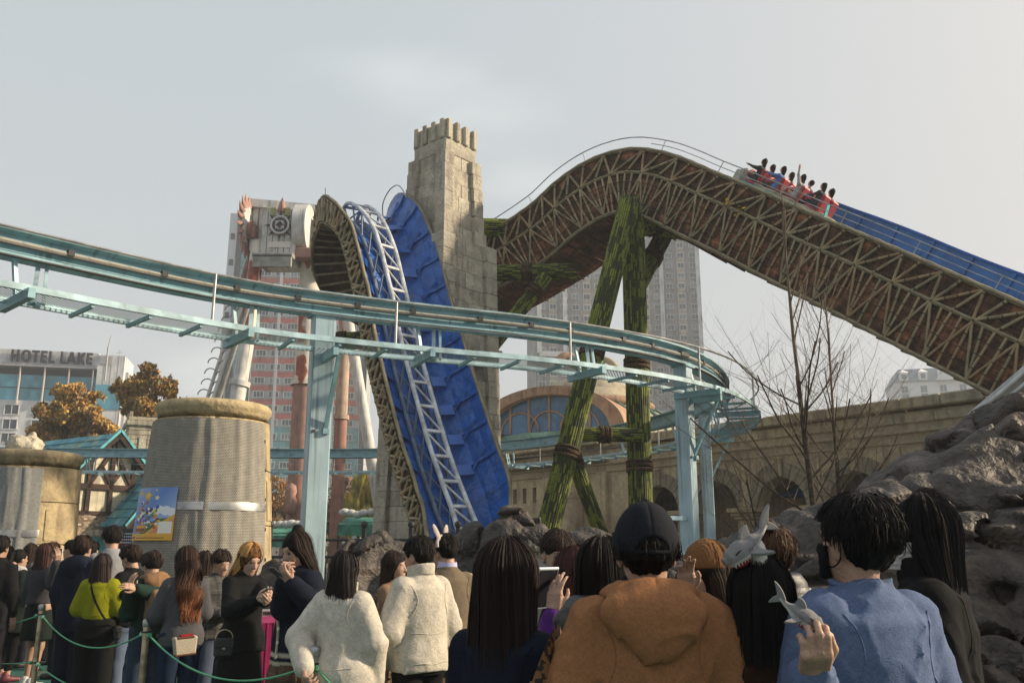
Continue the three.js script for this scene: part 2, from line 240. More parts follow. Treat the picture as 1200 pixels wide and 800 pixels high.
// ---------------------------------------------------------------- monorail that loops round the flume
{
  const H = 6.2, pix = [[-190, 241], [0, 283.5], [100, 306], [200, 327.5], [300, 346], [400, 359.5], [500, 371], [600, 381.5], [670, 391], [746, 404.5], [800, 419], [826, 431], [843, 446.5], [847, 459], [829, 474], [764, 496], [640, 517], [540, 526], [450, 530.5], [310, 531], [170, 531], [60, 530], [-90, 528]];
  const fr = framesOf(pix.map(([x, y]) => PH(x, y, H)), 0.35, true);
  const o = thing('monorail_track', 'turquoise steel monorail beam with walkway curving past the stone tower', 'monorail track');
  obj('beam', sweep(fr, [[-0.2, 0.22], [0.2, 0.22], [0.2, 0.18], [0.05, 0.14], [0.05, -0.14], [0.2, -0.18], [0.2, -0.22], [-0.2, -0.22], [-0.2, -0.18], [-0.05, -0.14], [-0.05, 0.14], [-0.2, 0.18]]), M.turq, o);
  const ring = (r, a, b, n = 6) => [...Array(n).keys()].map(i => [a + r * Math.cos(i / n * 6.283), b + r * Math.sin(i / n * 6.283)]);
  obj('power_rail', sweep(fr, ring(0.038, 0.14, 0.0)), M.cable, o);
  obj('running_strip', sweep(fr, [[0.14, -0.245], [0.22, -0.245], [0.22, -0.222], [0.14, -0.222]]), M.dark, o);
  obj('power_cable', sweep(fr, ring(0.014, 0.17, -0.055, 5)), M.dark, o);
  const wy = -0.92, a0 = 0.1, a1 = 1.02;                              // walkway below and outside the beam
  const grate = tex(128, 128, (u, v) => { const a = Math.abs(((u * 8 + v * 8) % 1) - 0.5), b = Math.abs(((u * 8 - v * 8 + 8) % 1) - 0.5); return Math.min(a, b) < 0.17 ? 1 : 0; }, false);
  obj('grating', sweep(fr, [[a0 + 0.06, wy + 0.02], [a1 - 0.05, wy + 0.02]], false), mat([0.42, 0.52, 0.53], 0.5, { metalness: 0.3, alphaMap: rep(grate, 1.5), alphaTest: 0.5, side: THREE.DoubleSide }), o);
  for (const a of [a0, a1]) obj('edge_channel', sweep(fr, [[a - 0.03, wy - 0.05], [a + 0.03, wy - 0.05], [a + 0.03, wy + 0.05], [a - 0.03, wy + 0.05]]), M.turqPale, o);
  for (let l = 0.4, i = 0; l < fr.L; l += 0.92, i++) { const f = frameAt(fr, l), g = i % 4 === 2; obj('joist', bar(onF(f, a0 - (g ? 0.25 : 0), wy - 0.075), onF(f, a1 + (g ? 0.08 : 0), wy - 0.075), g ? 0.1 : 0.05, g ? 0.15 : 0.06, YUP), M.turq, o); }
  const rail = [];
  for (let l = 1.5; l < fr.L; l += 3.68) {
    const f = frameAt(fr, l), h = frameAt(fr, l + 0.95);
    obj('handrail_post', rod(onF(f, a1, wy), onF(f, a1, wy + 0.86), 0.026), M.steel, o);
    obj('hanger', [bar(onF(h, 0, -0.2, -0.18), onF(h, 0.16, wy, -0.12), 0.07, 0.05), bar(onF(h, 0, -0.2, 0.18), onF(h, 0.16, wy, 0.12), 0.07, 0.05), bar(onF(h, 0.02, -0.2, 0.3), onF(h, 0.2, wy, 0.26), 0.05, 0.05)], M.turqPale, o);
  }
  obj('handrail', sweep(fr, ring(0.024, a1, wy + 0.86)), M.steel, o);
  obj('guard_wire', sweep(fr, ring(0.008, a1, wy + 0.45, 4)), M.steel, o);
  const rc = rng(5); for (let l = 0.5; l < fr.L; l += 1.25) { const f = frameAt(fr, l + rc() * 0.5), long = rc() > 0.75; obj('cable_clamp', bar(onF(f, 0.14, 0.03, long ? -0.2 : -0.05), onF(f, 0.14, 0.03, long ? 0.2 : 0.05), 0.1, 0.1), M.dark, o); }
  // columns
  const cols = [[374, 0.42, 0.32, 'square pale blue column holding the monorail beside the grey netted drum'], [801, 0.36, 0.36, 'pale blue column of the monorail bend with a bracing strut'], [826, 0.34, 0.3, 'pale blue column under the far side of the monorail bend']];
  const cl = [0, 0, 0]; { const tgt = [[374, 356], [797, 418], [824, 476]]; tgt.forEach(([x, y], k) => { const q = PH(x, y, H); let best = 1e9; fr.forEach(f => { const dd = f.p.distanceTo(q); if (dd < best) { best = dd; cl[k] = f.l; } }); }); }
  cols.forEach(([px, w, dep, label], k) => {
    const f = frameAt(fr, cl[k]), c = thing('support_column', label, 'column', [f.p.x, 0, f.p.z], Math.atan2(f.s.x, f.s.z));
    obj('shaft', bev(w, H - 0.24, dep, 0.025, 0, (H - 0.24) / 2, 0), M.column, c);
    obj('base_plate', box(w + 0.3, 0.04, dep + 0.3, 0, 0.026, 0), M.column, c);
    obj('head_plate', box(w + 0.14, 0.04, 0.44, 0, H - 0.244, 0), M.turq, c);
    obj('bracket', bar(V(0, H - 1.12, 0.1), V(0, H - 1.12, 1.0), 0.1, 0.14), M.turq, c);
    obj('strut', [bar(V(0.1, H - 2.5, 0.12), V(0.1, H - 1.16, 0.85), 0.07, 0.07), box(0.12, 0.1, 0.08, 0.1, H - 2.5, dep / 2 + 0.03)], M.turq, c);
    for (const s of [-1, 1]) obj('bolt', rod(V(s * w * 0.3, H - 2.5, dep / 2), V(s * w * 0.3, H - 2.5, dep / 2 + 0.03), 0.03), M.dark, c);
    if (k === 1) { obj('cross_brace', bar(V(-w / 2, 2.25, 0), V(-1.3, 2.25, -0.3), 0.08, 0.1), M.turqPale, c); obj('cross_brace', bar(V(-w / 2, 1.3, 0), V(-1.3, 2.2, -0.3), 0.08, 0.1), M.turqPale, c); }
  });
  // columns of the far side
  for (const l of [fr.L - 14, fr.L - 27]) { const f = frameAt(fr, l), c = thing('support_column', ['slim turquoise column of the far monorail stretch by the timbered house', 'slim turquoise column of the far monorail stretch behind the netted drum', 'slim turquoise column of the far monorail stretch behind the tower'][Math.round((fr.L - l - 14) / 13)], 'column', [f.p.x, 0, f.p.z], 0); obj('shaft', bev(0.34, H - 0.24, 0.34, 0.02, 0, (H - 0.24) / 2, 0), M.column, c); obj('base_plate', box(0.6, 0.04, 0.6, 0, 0.026, 0), M.column, c); }
}

// ---------------------------------------------------------------- bamboo
const bambooTex = tex(64, 512, (u, v) => { const n = Math.abs(((v * 6) % 1) - 0.5) * 2, k = sstep(0.86, 0.97, n), a = pfbm(u, v, 8, 3, 4), g = pn2(u, v, 2, 12, 5); const b = 0.78 + 0.3 * (a - 0.5) + 0.25 * (g - 0.5); return [b * mix(1, 0.4, k), b * mix(1, 0.4, k), b * mix(1, 0.38, k)]; });
const greenTex = tex(256, 512, (u, v) => { const seg = PERM[(Math.floor(v * 18 + Math.floor(u * 16) * 0.37) + Math.floor(u * 16) * 29) & 255] / 255, n = Math.abs(((v * 18 + Math.floor(u * 16) * 0.37) % 1) - 0.5) * 2, k = sstep(0.9, 0.98, n) * 0.6, a = pfbm(u, v, 10, 13, 5), fx = Math.abs(((u * 16) % 1) - 0.5) * 2, d = seg > 0.52 ? 0.1 + 0.2 * seg : 0.95 - 0.4 * seg; const b = 0.85 + 0.5 * (a - 0.5), w = Math.max(k * 1.6, d, 0); return [b * mix(0.78, 0.2, w), b * mix(0.82, 0.24, w), b * mix(0.32, 0.13, w)]; });
M.bamboo = mat([0.46, 0.37, 0.22], 0.7, { map: bambooTex });
M.bamboo2 = mat([0.36, 0.3, 0.18], 0.7, { map: bambooTex });
M.bamboo3 = mat([0.46, 0.31, 0.17], 0.7, { map: bambooTex });
M.green = mat([0.66, 0.68, 0.36], 0.65, { map: greenTex });
function canePart(r, L, seg = 7, nodes = Math.max(2, Math.round(L / 0.42))) {
  const pr = []; for (let i = 0; i < nodes; i++) { const y0 = L * i / nodes, y1 = L * (i + 1) / nodes; pr.push([r, y0 + 0.001], [r * 0.96, (y0 + y1) / 2], [r, y1 - 0.03], [r * 1.2, y1 - 0.012]); }
  return lathe(pr, seg);
}
const caneCache = new Map();
function cane(a, b, r, m, parent, name = 'bamboo_pole') {
  const L = Math.round(a.distanceTo(b) * 4) / 4 || 0.25, key = r + '_' + L;
  if (!caneCache.has(key)) { const g = canePart(r, L); const uv = g.attributes.uv; for (let i = 0; i < uv.count; i++) uv.setY(i, uv.getY(i) * L / 2.4); caneCache.set(key, keepUV(g)); }
  const o = obj(name, caneCache.get(key), m, parent); basisOf(a, b).decompose(o.position, o.quaternion, o.scale); o.scale.y = a.distanceTo(b) / L; return o;
}
function ropeWrap(at, dir, R, n, parent, r = 0.05) { const gs = []; for (let i = 0; i < n; i++) { const g = new THREE.TorusGeometry(R + r * 0.4, r, 5, 20).rotateX(Math.PI / 2 + (i % 2 ? 0.06 : -0.07)).translate(0, (i - (n - 1) / 2) * r * 1.6, 0); gs.push(g); } const q = new THREE.Quaternion().setFromUnitVectors(YUP, dir); const m = merge(gs); m.applyQuaternion(q); m.translate(at.x, at.y, at.z); return obj('rope_binding', m, M.rope, parent); }
const rb = rng(31);
function bundle(label, a, b, R, ropes = [], n = 18, ragged = 0.35) { n = Math.round(n * 1.55); R *= 0.86;  // a post of many bamboo stalks lashed together
  const o = thing('bamboo_bundle_post', label, 'bamboo post', a, 0), d = b.clone().sub(a), L = d.length(), dir = d.clone().normalize(), B = basisOf(V(0, 0, 0), d);
  obj('core', rod(V(0, 0, 0), d.clone().addScaledVector(dir, -0.3), R * 0.78, R * 0.78, 10), M.green, o);
  const r = Math.PI * R / n * 1.02;
  for (let i = 0; i < n; i++) {
    const an = i / n * 6.2832, p = V(Math.cos(an) * (R - r * 0.7), 0, Math.sin(an) * (R - r * 0.7)).applyMatrix4(B), l = L + (rb() - 0.5) * ragged;
    const g = new THREE.CylinderGeometry(r * (0.68 + 0.2 * rb()), r * 0.8, l, 6, 1).translate(0, l / 2, 0), uv = g.attributes.uv, o1 = rb(), o2 = Math.floor(rb() * 16) / 16; for (let k = 0; k < uv.count; k++) uv.setXY(k, o2 + uv.getX(k) / 16, uv.getY(k) * l / 6 + o1);
    g.applyMatrix4(B).translate(p.x, p.y, p.z); obj('stalk', keepUV(g), M.green, o);
  }
  for (const k of ropes) ropeWrap(dir.clone().multiplyScalar(L * k), dir, R, 5, o);
  return o;
}

// ---------------------------------------------------------------- flume hill
const hillPix = [[430, 350, 37.2], [480, 342, 36.8], [540, 318, 35.8], [600, 284, 34.5], [632, 262, 33.8], [660, 237, 33.1], [689, 217, 32.5], [715, 206, 32], [741, 202, 31.5], [770, 207, 31], [798, 218, 30.4], [819, 228, 29.9], [874, 252, 28.8], [929, 278, 27.7], [1018, 318, 26], [1108, 360, 24.5], [1200, 403, 23.1], [1330, 465, 21.4], [1480, 540, 19.8]];
const hillF = framesOf(hillPix.map(q => P(...q)), 0.3);
{
  const fr = hillF, W = 3.0, o = thing('flume_hill', 'bamboo clad hump of the water coaster trough behind the stone tower', 'coaster track', [0, 0, 0]);
  const crestL = (() => { let b = 0, y = 0; fr.forEach(f => { if (f.p.y > y) { y = f.p.y; b = f.l; } }); return b; })();
  const extra = f => 0.85 * sstep(crestL + 1.5, crestL + 6.5, f.l);
  obj('side_panel', sweep(fr, [[-0.06, 0.95], [0, 0.95], [0, -1.62], [-0.06, -1.62]]), M.reed, o);
  obj('floor_panel', sweep(fr, [[-0.06, -1.62], [-0.06, -1.55], [-W, -1.55], [-W, -1.62]]), mat([0.4, 0.19, 0.125], 0.9, { map: rep(T.reed, 0.5, 0.3), bumpMap: rep(T.reedBump, 1), bumpScale: 0.03 }), o);
  obj('far_wall', sweep(fr, f => [[-W, -1.55], [-W + 0.06, -1.55], [-W + 0.06, 0.95 + extra(f)], [-W, 0.95 + extra(f)]]), M.bluePale, o);
  obj('inner_lining', sweep(fr, [[-0.07, 0.9], [-0.09, -0.1], [-0.6, -0.5], [-W + 0.6, -0.5], [-W + 0.09, -0.1], [-W + 0.09, 0.8]], false), M.bluePale, o);
  for (let l = crestL + 1.6; l < fr.L - 3; l += 1.35) { const f = frameAt(fr, l); obj('wall_rib', bar(onF(f, -W + 0.1, 0.3), onF(f, -W + 0.1, 0.93 + extra(f)), 0.07, 0.1, f.t), M.bluePale, o); }
  for (const l of [0]) obj('wall_lip', sweep(fr, f => [[-W - 0.03, 0.95 + extra(f)], [-W + 0.12, 0.95 + extra(f)], [-W + 0.12, 1.02 + extra(f)], [-W - 0.03, 1.02 + extra(f)]]), M.blue, o);
  const rr = rng(9), pick = () => { const x = rr(); return x < 0.45 ? M.bamboo : x < 0.75 ? M.bamboo2 : M.bamboo3; }, out = 0.07, j = () => (rr() - 0.5) * 0.09;
  const N = (l, b) => { const f = frameAt(fr, l + j()); return onF(f, out + rr() * 0.03, b + j() * 0.4); };
  const Ls = 1.34, start = 1.5;
  for (let l = start; l < fr.L - 2; l += Ls) {
    const t = 0.88, bo = -1.56, m = 0;
    [[l, m, l - 0.1 * Ls, t], [l, m, l + 0.36 * Ls, t], [l, m, l + 0.88 * Ls, t], [l + 0.9 * Ls, t, l + 0.5 * Ls, m], [l, m, l + 0.04 * Ls, bo], [l, m, l + 0.5 * Ls, bo], [l, m, l - 0.5 * Ls, bo], [l + 0.5 * Ls, m, l + 0.5 * Ls, bo], [l + 0.25 * Ls, m, l + 0.48 * Ls, bo], [l + 0.74 * Ls, m, l + 0.78 * Ls, bo]].forEach(([p, q, s, w], i) => cane(N(p, q), N(s, w), i > 3 ? 0.044 : 0.05, pick(), o));
  }
  const ringed = (r, a, b) => sweep(fr, f => { const k = (Math.round(f.l / 0.3) % 2) ? 1.12 : 0.95; return [...Array(7).keys()].map(i => [a + r * k * Math.cos(i / 7 * 6.283), b + r * k * Math.sin(i / 7 * 6.283)]); });
  for (const [b, r] of [[0.93, 0.085], [0, 0.065], [-1.58, 0.07]]) obj('edge_log', ringed(r, 0.06, b), M.bamboo2, o);
  for (let l = 0.6; l < fr.L - 1; l += 0.86) { const f = frameAt(fr, l); obj('floor_batten', bar(onF(f, -0.1, -1.66), onF(f, -W + 0.05, -1.66), 0.08, 0.08, f.t), M.reed, o); }
  const gr = sweep(fr, [...Array(6).keys()].map(i => [0.04 + 0.022 * Math.cos(i * 1.047), 1.42 + 0.022 * Math.sin(i * 1.047)]), true, 6), gr2 = sweep(fr, [...Array(6).keys()].map(i => [0.04 + 0.016 * Math.cos(i * 1.047), 1.2 + 0.016 * Math.sin(i * 1.047)]), true, crestL + 1);
  obj('guard_rail', gr, M.steel, o); obj('guard_rail', gr2, M.steel, o);
  for (let l = 6.2; l < fr.L - 1; l += 2.6) { const f = frameAt(fr, l); obj('guard_rail_post', rod(onF(f, 0.04, 0.95), onF(f, 0.04, 1.42), 0.016), M.steel, o); }
  for (const s of [0.45, 1.05]) obj('track_rail', sweep(fr, [...Array(6).keys()].map(i => [-s - 0.75 + 0.07 * Math.cos(i * 1.047), 0.1 + 0.07 * Math.sin(i * 1.047)])), M.railWhite, o);
  // a handful of yellow leaves caught on the cladding
  const ly = []; for (let i = 0; i < 14; i++) { const f = frameAt(fr, crestL + 5.1 + rr() * 0.9); const c = onF(f, 0.16, 0.02 + (rr() - 0.4) * 0.5), g = new THREE.PlaneGeometry(0.12, 0.09); g.rotateX(rr() * 3).rotateY(rr() * 3).translate(c.x, c.y, c.z); ly.push(g); }
  obj('leaf_sprig', ly, mat([0.6, 0.4, 0.04], 0.8, { side: THREE.DoubleSide }), o);
}
const hillAt = px => { let b = null, e = 1e9; hillF.forEach(f => { const q = f.p, zc = q.clone().sub(camera.position), depth = -zc.z * cP + zc.y * sP, x = 600 + FOCAL * zc.x / depth; if (Math.abs(x - px) < e) { e = Math.abs(x - px); b = f; } }); return b; };
// posts under the hump
{
  const top = P(742, 236, 32.2), base = onGround(752, 31.6);
  bundle('thick upright bundle of green bamboo stalks under the top of the hump', base, P(741, 232, 31.6), 0.5, [0.3, 0.555], 20);
  bundle('long leaning bundle of green bamboo stalks reaching up to the hump', onGround(622, 29.6), P(738, 236, 30.9), 0.46, [0.33, 0.585], 18);
  bundle('short level bundle of green bamboo between the leaning and upright posts', P(664, 508, 30.5), P(752, 510, 30.9), 0.29, [0.5], 14, 0.1);
  bundle('thinner bamboo bundle splayed down from the leaning post', onGround(728, 32.2), P(664, 515, 30.7), 0.31, [0.86], 14, 0.1);
  bundle('bamboo bundle slanting behind the upright post to the far edge of hump', P(742, 345, 32.4), P(785, 262, 33.6), 0.42, [0.5], 16);
  bundle('dark level bamboo bundle tucked under the belly of hump', P(752, 262, 31.6), P(806, 272, 34.2), 0.42, [0.25], 16);
  bundle('level bamboo bundle jutting from the tower beneath the trough', P(520, 321, 33.2), P(668, 318, 32.8), 0.38, [0.66], 16, 0.6);
  bundle('level bamboo bundle poking out of tower above the trough', P(520, 266, 34.6), P(601, 268, 35), 0.48, [], 18, 0.2);
  bundle('bamboo brace slanting down from the bundle that juts from the tower', P(560, 426, 32.4), P(640, 324, 32.8), 0.34, [0.82], 14, 0.1);
}

// ---------------------------------------------------------------- flume drop: the blue trough that falls towards the camera
const dropPix = [[562, 668, 24.6], [542, 622, 25.8], [526, 582, 26.4], [511, 540, 26.9], [495, 485, 27.5], [480, 430, 28.1], [468, 380, 28.6], [457, 332, 29], [447, 292, 29.4], [435, 264, 29.9], [424, 252, 30.6], [414, 251, 31.5]];
{
  const pts = dropPix.map(q => P(...q)), c = pts[pts.length - 1];
  pts.push(V(c.x - 0.4, c.y - 0.55, c.z - 0.95), V(c.x - 0.35, c.y - 1.7, c.z - 1.8), V(c.x + 0.25, c.y - 2.6, c.z - 2.6), V(c.x + 1.5, c.y - 3.1, c.z - 3.4), V(c.x + 3.2, c.y - 3.1, c.z - 4.3));
  pts.reverse(); const fr = framesOf(pts, 0.22), W = 1.22;
  // the side direction swings smoothly from the level run to the drop
  const o = thing('flume_drop', 'steep blue lined trough with white rail truss and bamboo clad side', 'coaster track');
  const wallTop = 0.5, wallBot = -0.62, wt = f => mix(0.5, 0.2, sstep(6, 11, f.l)), wb = f => mix(-0.62, -0.5, sstep(6, 11, f.l));
  obj('side_panel', sweep(fr, f => [[W, wt(f)], [W - 0.06, wt(f)], [W - 0.06, wb(f)], [W, wb(f)]]), mat([0.3, 0.22, 0.12], 0.9, { map: rep(T.reed, 0.5), bumpMap: rep(T.reedBump, 1), bumpScale: 0.03 }), o);
  obj('floor_panel', sweep(fr, f => [[W - 0.06, wb(f)], [W - 0.06, wb(f) + 0.06], [-W, wb(f) + 0.06], [-W, wb(f)]]), mat([0.13, 0.08, 0.05], 0.9, { map: rep(T.reed, 0.5) }), o);
  obj('blue_lining', sweep(fr, f => [[W - 0.07, wt(f) - 0.04], [W - 0.1, -0.1], [W - 0.3, -0.38], [-0.55, -0.42]], false), M.blue, o);
  const endK = f => Math.max(0, (f.l - (fr.L - 3.6)) / 2.4), round = (f, q) => { const k = 0.62 * endK(f) ** 2.2; return q.map(([a, b]) => [mix(a, -0.62, k), mix(b, -0.42, k)]); };
  obj('blue_wall', sweep(fr, f => round(f, [[-0.55, -0.5], [-1.0, -0.28], [-1.35, 0.12], [-1.55, 0.62], [-1.62, 1.02], [-1.68, 1.02], [-1.62, 0.6], [-1.42, 0.06], [-1.04, -0.34], [-0.55, -0.56]]), true, 0, fr.L - 1.2), M.blue, o);
  obj('far_edge', sweep(fr, f => round(f, [[-1.62, 1.0], [-1.62, 1.06], [-1.76, 1.06], [-1.76, 0.9], [-1.7, 0.9]]), true, 0, fr.L - 1.2), M.bamboo2, o);
  const prof = [[-0.5, -0.44], [-0.98, -0.24], [-1.31, 0.14], [-1.5, 0.62], [-1.57, 0.98]];
  for (let l = 8.2; l < fr.L - 3.2; l += 1.12) {
    const f = frameAt(fr, l), g = frameAt(fr, l + 0.5), q = [];
    for (let i = 1; i < prof.length - 1; i++) q.push(bar(onF(f, prof[i][0], prof[i][1] + 0.02, i * 0.02), onF(f, prof[i + 1][0], prof[i + 1][1] + 0.02, i * 0.02 + 0.02), 0.06, 0.1, f.t));
    q.push(bar(onF(f, -0.98, -0.2, 0), onF(g, -0.62, -0.3, 0.2), 0.05, 0.09, f.u));
    obj('wall_rib', q, M.blue, o);
    obj('wall_bracket', [bar(onF(f, -0.72, 0.0, 0.25), onF(f, -1.22, 0.12, 0.25), 0.36, 0.04, f.u), bar(onF(f, -1.22, 0.14, 0.25), onF(f, -1.5, 0.66, -0.2), 0.07, 0.05, f.u)], M.blue, o);
    obj('floor_bracket', [bar(onF(f, 0.5, -0.34, 0), onF(f, 1.08, 0.0, 0), 0.4, 0.03, f.u), bar(onF(f, 0.62, -0.4, 0.5), onF(f, 1.06, -0.14, 0.1), 0.06, 0.06, f.u)], M.blue, o);
  }
  // rail truss
  const circ = (r, a, b, n = 8) => [...Array(n).keys()].map(i => [a + r * Math.cos(i / n * 6.283), b + r * Math.sin(i / n * 6.283)]);
  for (const s of [-1, 1]) { obj('track_rail', sweep(fr, circ(0.075, s * 0.33, 0.3), true, 6.2), M.railWhite, o); obj('lower_chord', sweep(fr, circ(0.07, s * 0.3 + 0.1, -0.3), true, 6.2), M.railGrey, o); }
  for (let l = 6.5, i = 0; l < fr.L - 0.8; l += 0.92, i++) {
    const f = frameAt(fr, l), g = frameAt(fr, l + 0.92);
    obj('cross_tie', bar(onF(f, -0.33, 0.3), onF(f, 0.33, 0.3), 0.1, 0.07, f.u), M.railWhite, o);
    obj('diagonal_tie', rod(onF(f, 0.33, 0.29), onF(g, -0.33, 0.29), 0.035), M.railWhite, o);
    for (const s of [-1, 1]) obj('truss_web', rod(onF(f, s * 0.33, 0.28), onF(g, s * 0.3 + 0.1, -0.3), 0.035), M.railGrey, o);
    obj('truss_web', rod(onF(f, 0.4, -0.3), onF(g, -0.2, -0.3), 0.03), M.railGrey, o);
  }
  // bamboo cladding on the outside
  const rr = rng(19), pick = () => { const x = rr(); return x < 0.5 ? M.bamboo : x < 0.85 ? M.bamboo2 : M.bamboo3; };
  const N = (l, b) => { const f = frameAt(fr, l + (rr() - 0.5) * 0.12); return onF(f, W + 0.05 + rr() * 0.03, b > 0 ? wt(f) - wallTop + b : wb(f) - wallBot + b); };
  for (let l = 0.5; l < fr.L - 1; l += 0.36) { cane(N(l, wallBot + 0.02), N(l + 0.3 * (rr() - 0.3), wallTop - 0.02), 0.062, pick(), o); cane(N(l, wallTop - 0.03), N(l + 0.34 + 0.2 * rr(), wallBot + 0.03), 0.052, pick(), o); if (rr() > 0.4) cane(N(l + 0.1, wallBot + 0.05), N(l + 0.65, wallTop - 0.04), 0.045, pick(), o); }
  for (const b of [wallTop, wallBot]) obj('edge_log', sweep(fr, f => { const k = (Math.round(f.l / 0.22) % 2) ? 1.12 : 0.95; return circ(0.06 * k, W + 0.02, b > 0 ? wt(f) : wb(f), 7); }), M.bamboo2, o);
  for (let l = 0.3; l < 9; l += 0.34) { const f = frameAt(fr, l); obj('floor_batten', bar(onF(f, W - 0.05, wallBot - 0.05), onF(f, -W, wallBot - 0.05), 0.07, 0.07, f.t), M.bamboo2, o); }
  const arc = []; for (let i = 0; i <= 10; i++) { const f = frameAt(fr, 4.2 + i * 0.45); arc.push(onF(f, -1.5, 1.0 + 0.55 * Math.sin(i / 10 * Math.PI))); }
  obj('hoop_rail', tube(arc, 0.025, 6), M.steel, o);
  // legs that hold the crest, hidden behind the trough
  const f1 = frameAt(fr, 3.2), fb = frameAt(fr, 6.8);
  bundle('mossy bamboo bundle holding up the back of the steep trough', V(fb.p.x - 1.5, 9.6, fb.p.z - 2.6), V(fb.p.x + 3.2, 9.9, fb.p.z - 2.2), 0.42, [0.2], 16, 0.3);
}
// ---------------------------------------------------------------- stone tower
{
  const c = P(513, 640, 31.6); c.y = 0;
  const o = thing('stone_tower', 'tall tapering tower of pale stone blocks with battlements', 'tower', c, Math.PI / 4 + 0.08);
  const mats = [M.castle, M.castle2, M.castle3, M.castle], r = rng(3), Htop = 17.3;
  const half = y => mix(mix(1.6, 1.37, y / 12.7), mix(1.07, 0.92, (y - 12.7) / 3.4), sstep(12.3, 13.0, y));     // half width of the face
  const pil = 0.62;                                                                              // corner pilasters
  const core = []; for (const [y0, y1] of [[0, 6.3], [6.3, 12.2], [12.2, 16.2]]) core.push(box(2 * (half(y0 > 12 ? 15 : (y0 + y1) / 2) - 0.19), y1 - y0, 2 * (half(y0 > 12 ? 15 : (y0 + y1) / 2) - 0.19), 0, (y0 + y1) / 2, 0));
  obj('core', core, M.joint, o);
  let y = 0.02, k = 0; const gap = 0.012;
  while (y < 16.0) {
    const h = Math.min(0.48 + 0.18 * r(), 16.02 - y), a = half(y + h / 2), shoulder = false;
    const pw = pil * (y > 12.7 ? 0.82 : 1);
    for (const [sx, sz] of [[1, 1], [-1, 1], [1, -1], [-1, -1]]) {
      if (sx < 0 && sz < 0 && r() > -1) { obj('stone_block', box(pw, h - gap, pw, sx * (a - pw / 2 + 0.06), y + h / 2, sz * (a - pw / 2 + 0.06)), M.castle, o); continue; }
      const q = shoulder ? 0.06 - (y - 11.8) / 0.9 * 0.16 : 0.06;
      obj('stone_block', bev(pw, h - gap, pw, 0.012 + 0.01 * r(), sx * (a - pw / 2 + q) + (r() - 0.5) * 0.012, y + h / 2, sz * (a - pw / 2 + q) + (r() - 0.5) * 0.012), mats[Math.floor(r() * 4)], o);
    }
    const w = 2 * (a - pw + 0.06) - gap;
    for (const [ax, s] of [['z', 1], ['x', 1], ['z', -1], ['x', -1]]) {
      const split = s < 0 ? [] : (k % 2 ? [0.5 + 0.14 * (r() - 0.5)] : (r() > 0.45 ? [0.28 + 0.1 * r()] : [])), cuts = [0, ...split, 1];
      for (let i = 0; i < cuts.length - 1; i++) {
        const x0 = -w / 2 + w * cuts[i] + (i ? gap / 2 : 0), x1 = -w / 2 + w * cuts[i + 1] - (i < cuts.length - 2 ? gap / 2 : 0), th = 0.2, z = s * (a - 0.2 + (r() - 0.5) * 0.015);
        if (ax === 'z' && s > 0 && y > 7.2 && y < 7.8 && w > 1 && i === cuts.length - 2 && x1 > 0.15) { obj('stone_block', box2(x0, x0 + (x1 - x0) * 0.3, y, y + h - gap, z - th / 2, z + th / 2), M.castle2, o); continue; }
        const g = ax === 'z' ? bev(x1 - x0, h - gap, th, 0.01, (x0 + x1) / 2, y + h / 2, z) : bev(th, h - gap, x1 - x0, 0.01, z, y + h / 2, (x0 + x1) / 2);
        obj('stone_block', g, mats[Math.floor(r() * 4)], o);
      }
    }
    y += h; k++;
  }
  // parapet with battlements
  const a = 0.86; obj('parapet', [bev(2 * a, 0.62, 2 * a, 0.05, 0, 16.3, 0), bev(2 * a - 0.08, 0.72, 2 * a - 0.08, 0.05, 0, 16.94, 0)], M.castle, o);
  for (const [ax, s] of [['z', 1], ['x', 1], ['z', -1], ['x', -1]]) for (let i = 0; i < 4; i++) { const t = -a + 0.16 + i * (2 * a - 0.32) / 3; const g = ax === 'z' ? bev(0.22, 0.8, 0.22, 0.04, t, 16.97, s * (a - 0.02)) : bev(0.22, 0.8, 0.22, 0.04, s * (a - 0.02), 16.97, t); obj('merlon', g, mats[i], o); }
  obj('ledge', bev(0.35, 0.16, 0.5, 0.03, half(8.6) + 0.12, 8.6, half(8.6) - 0.2), M.castle2, o);
}

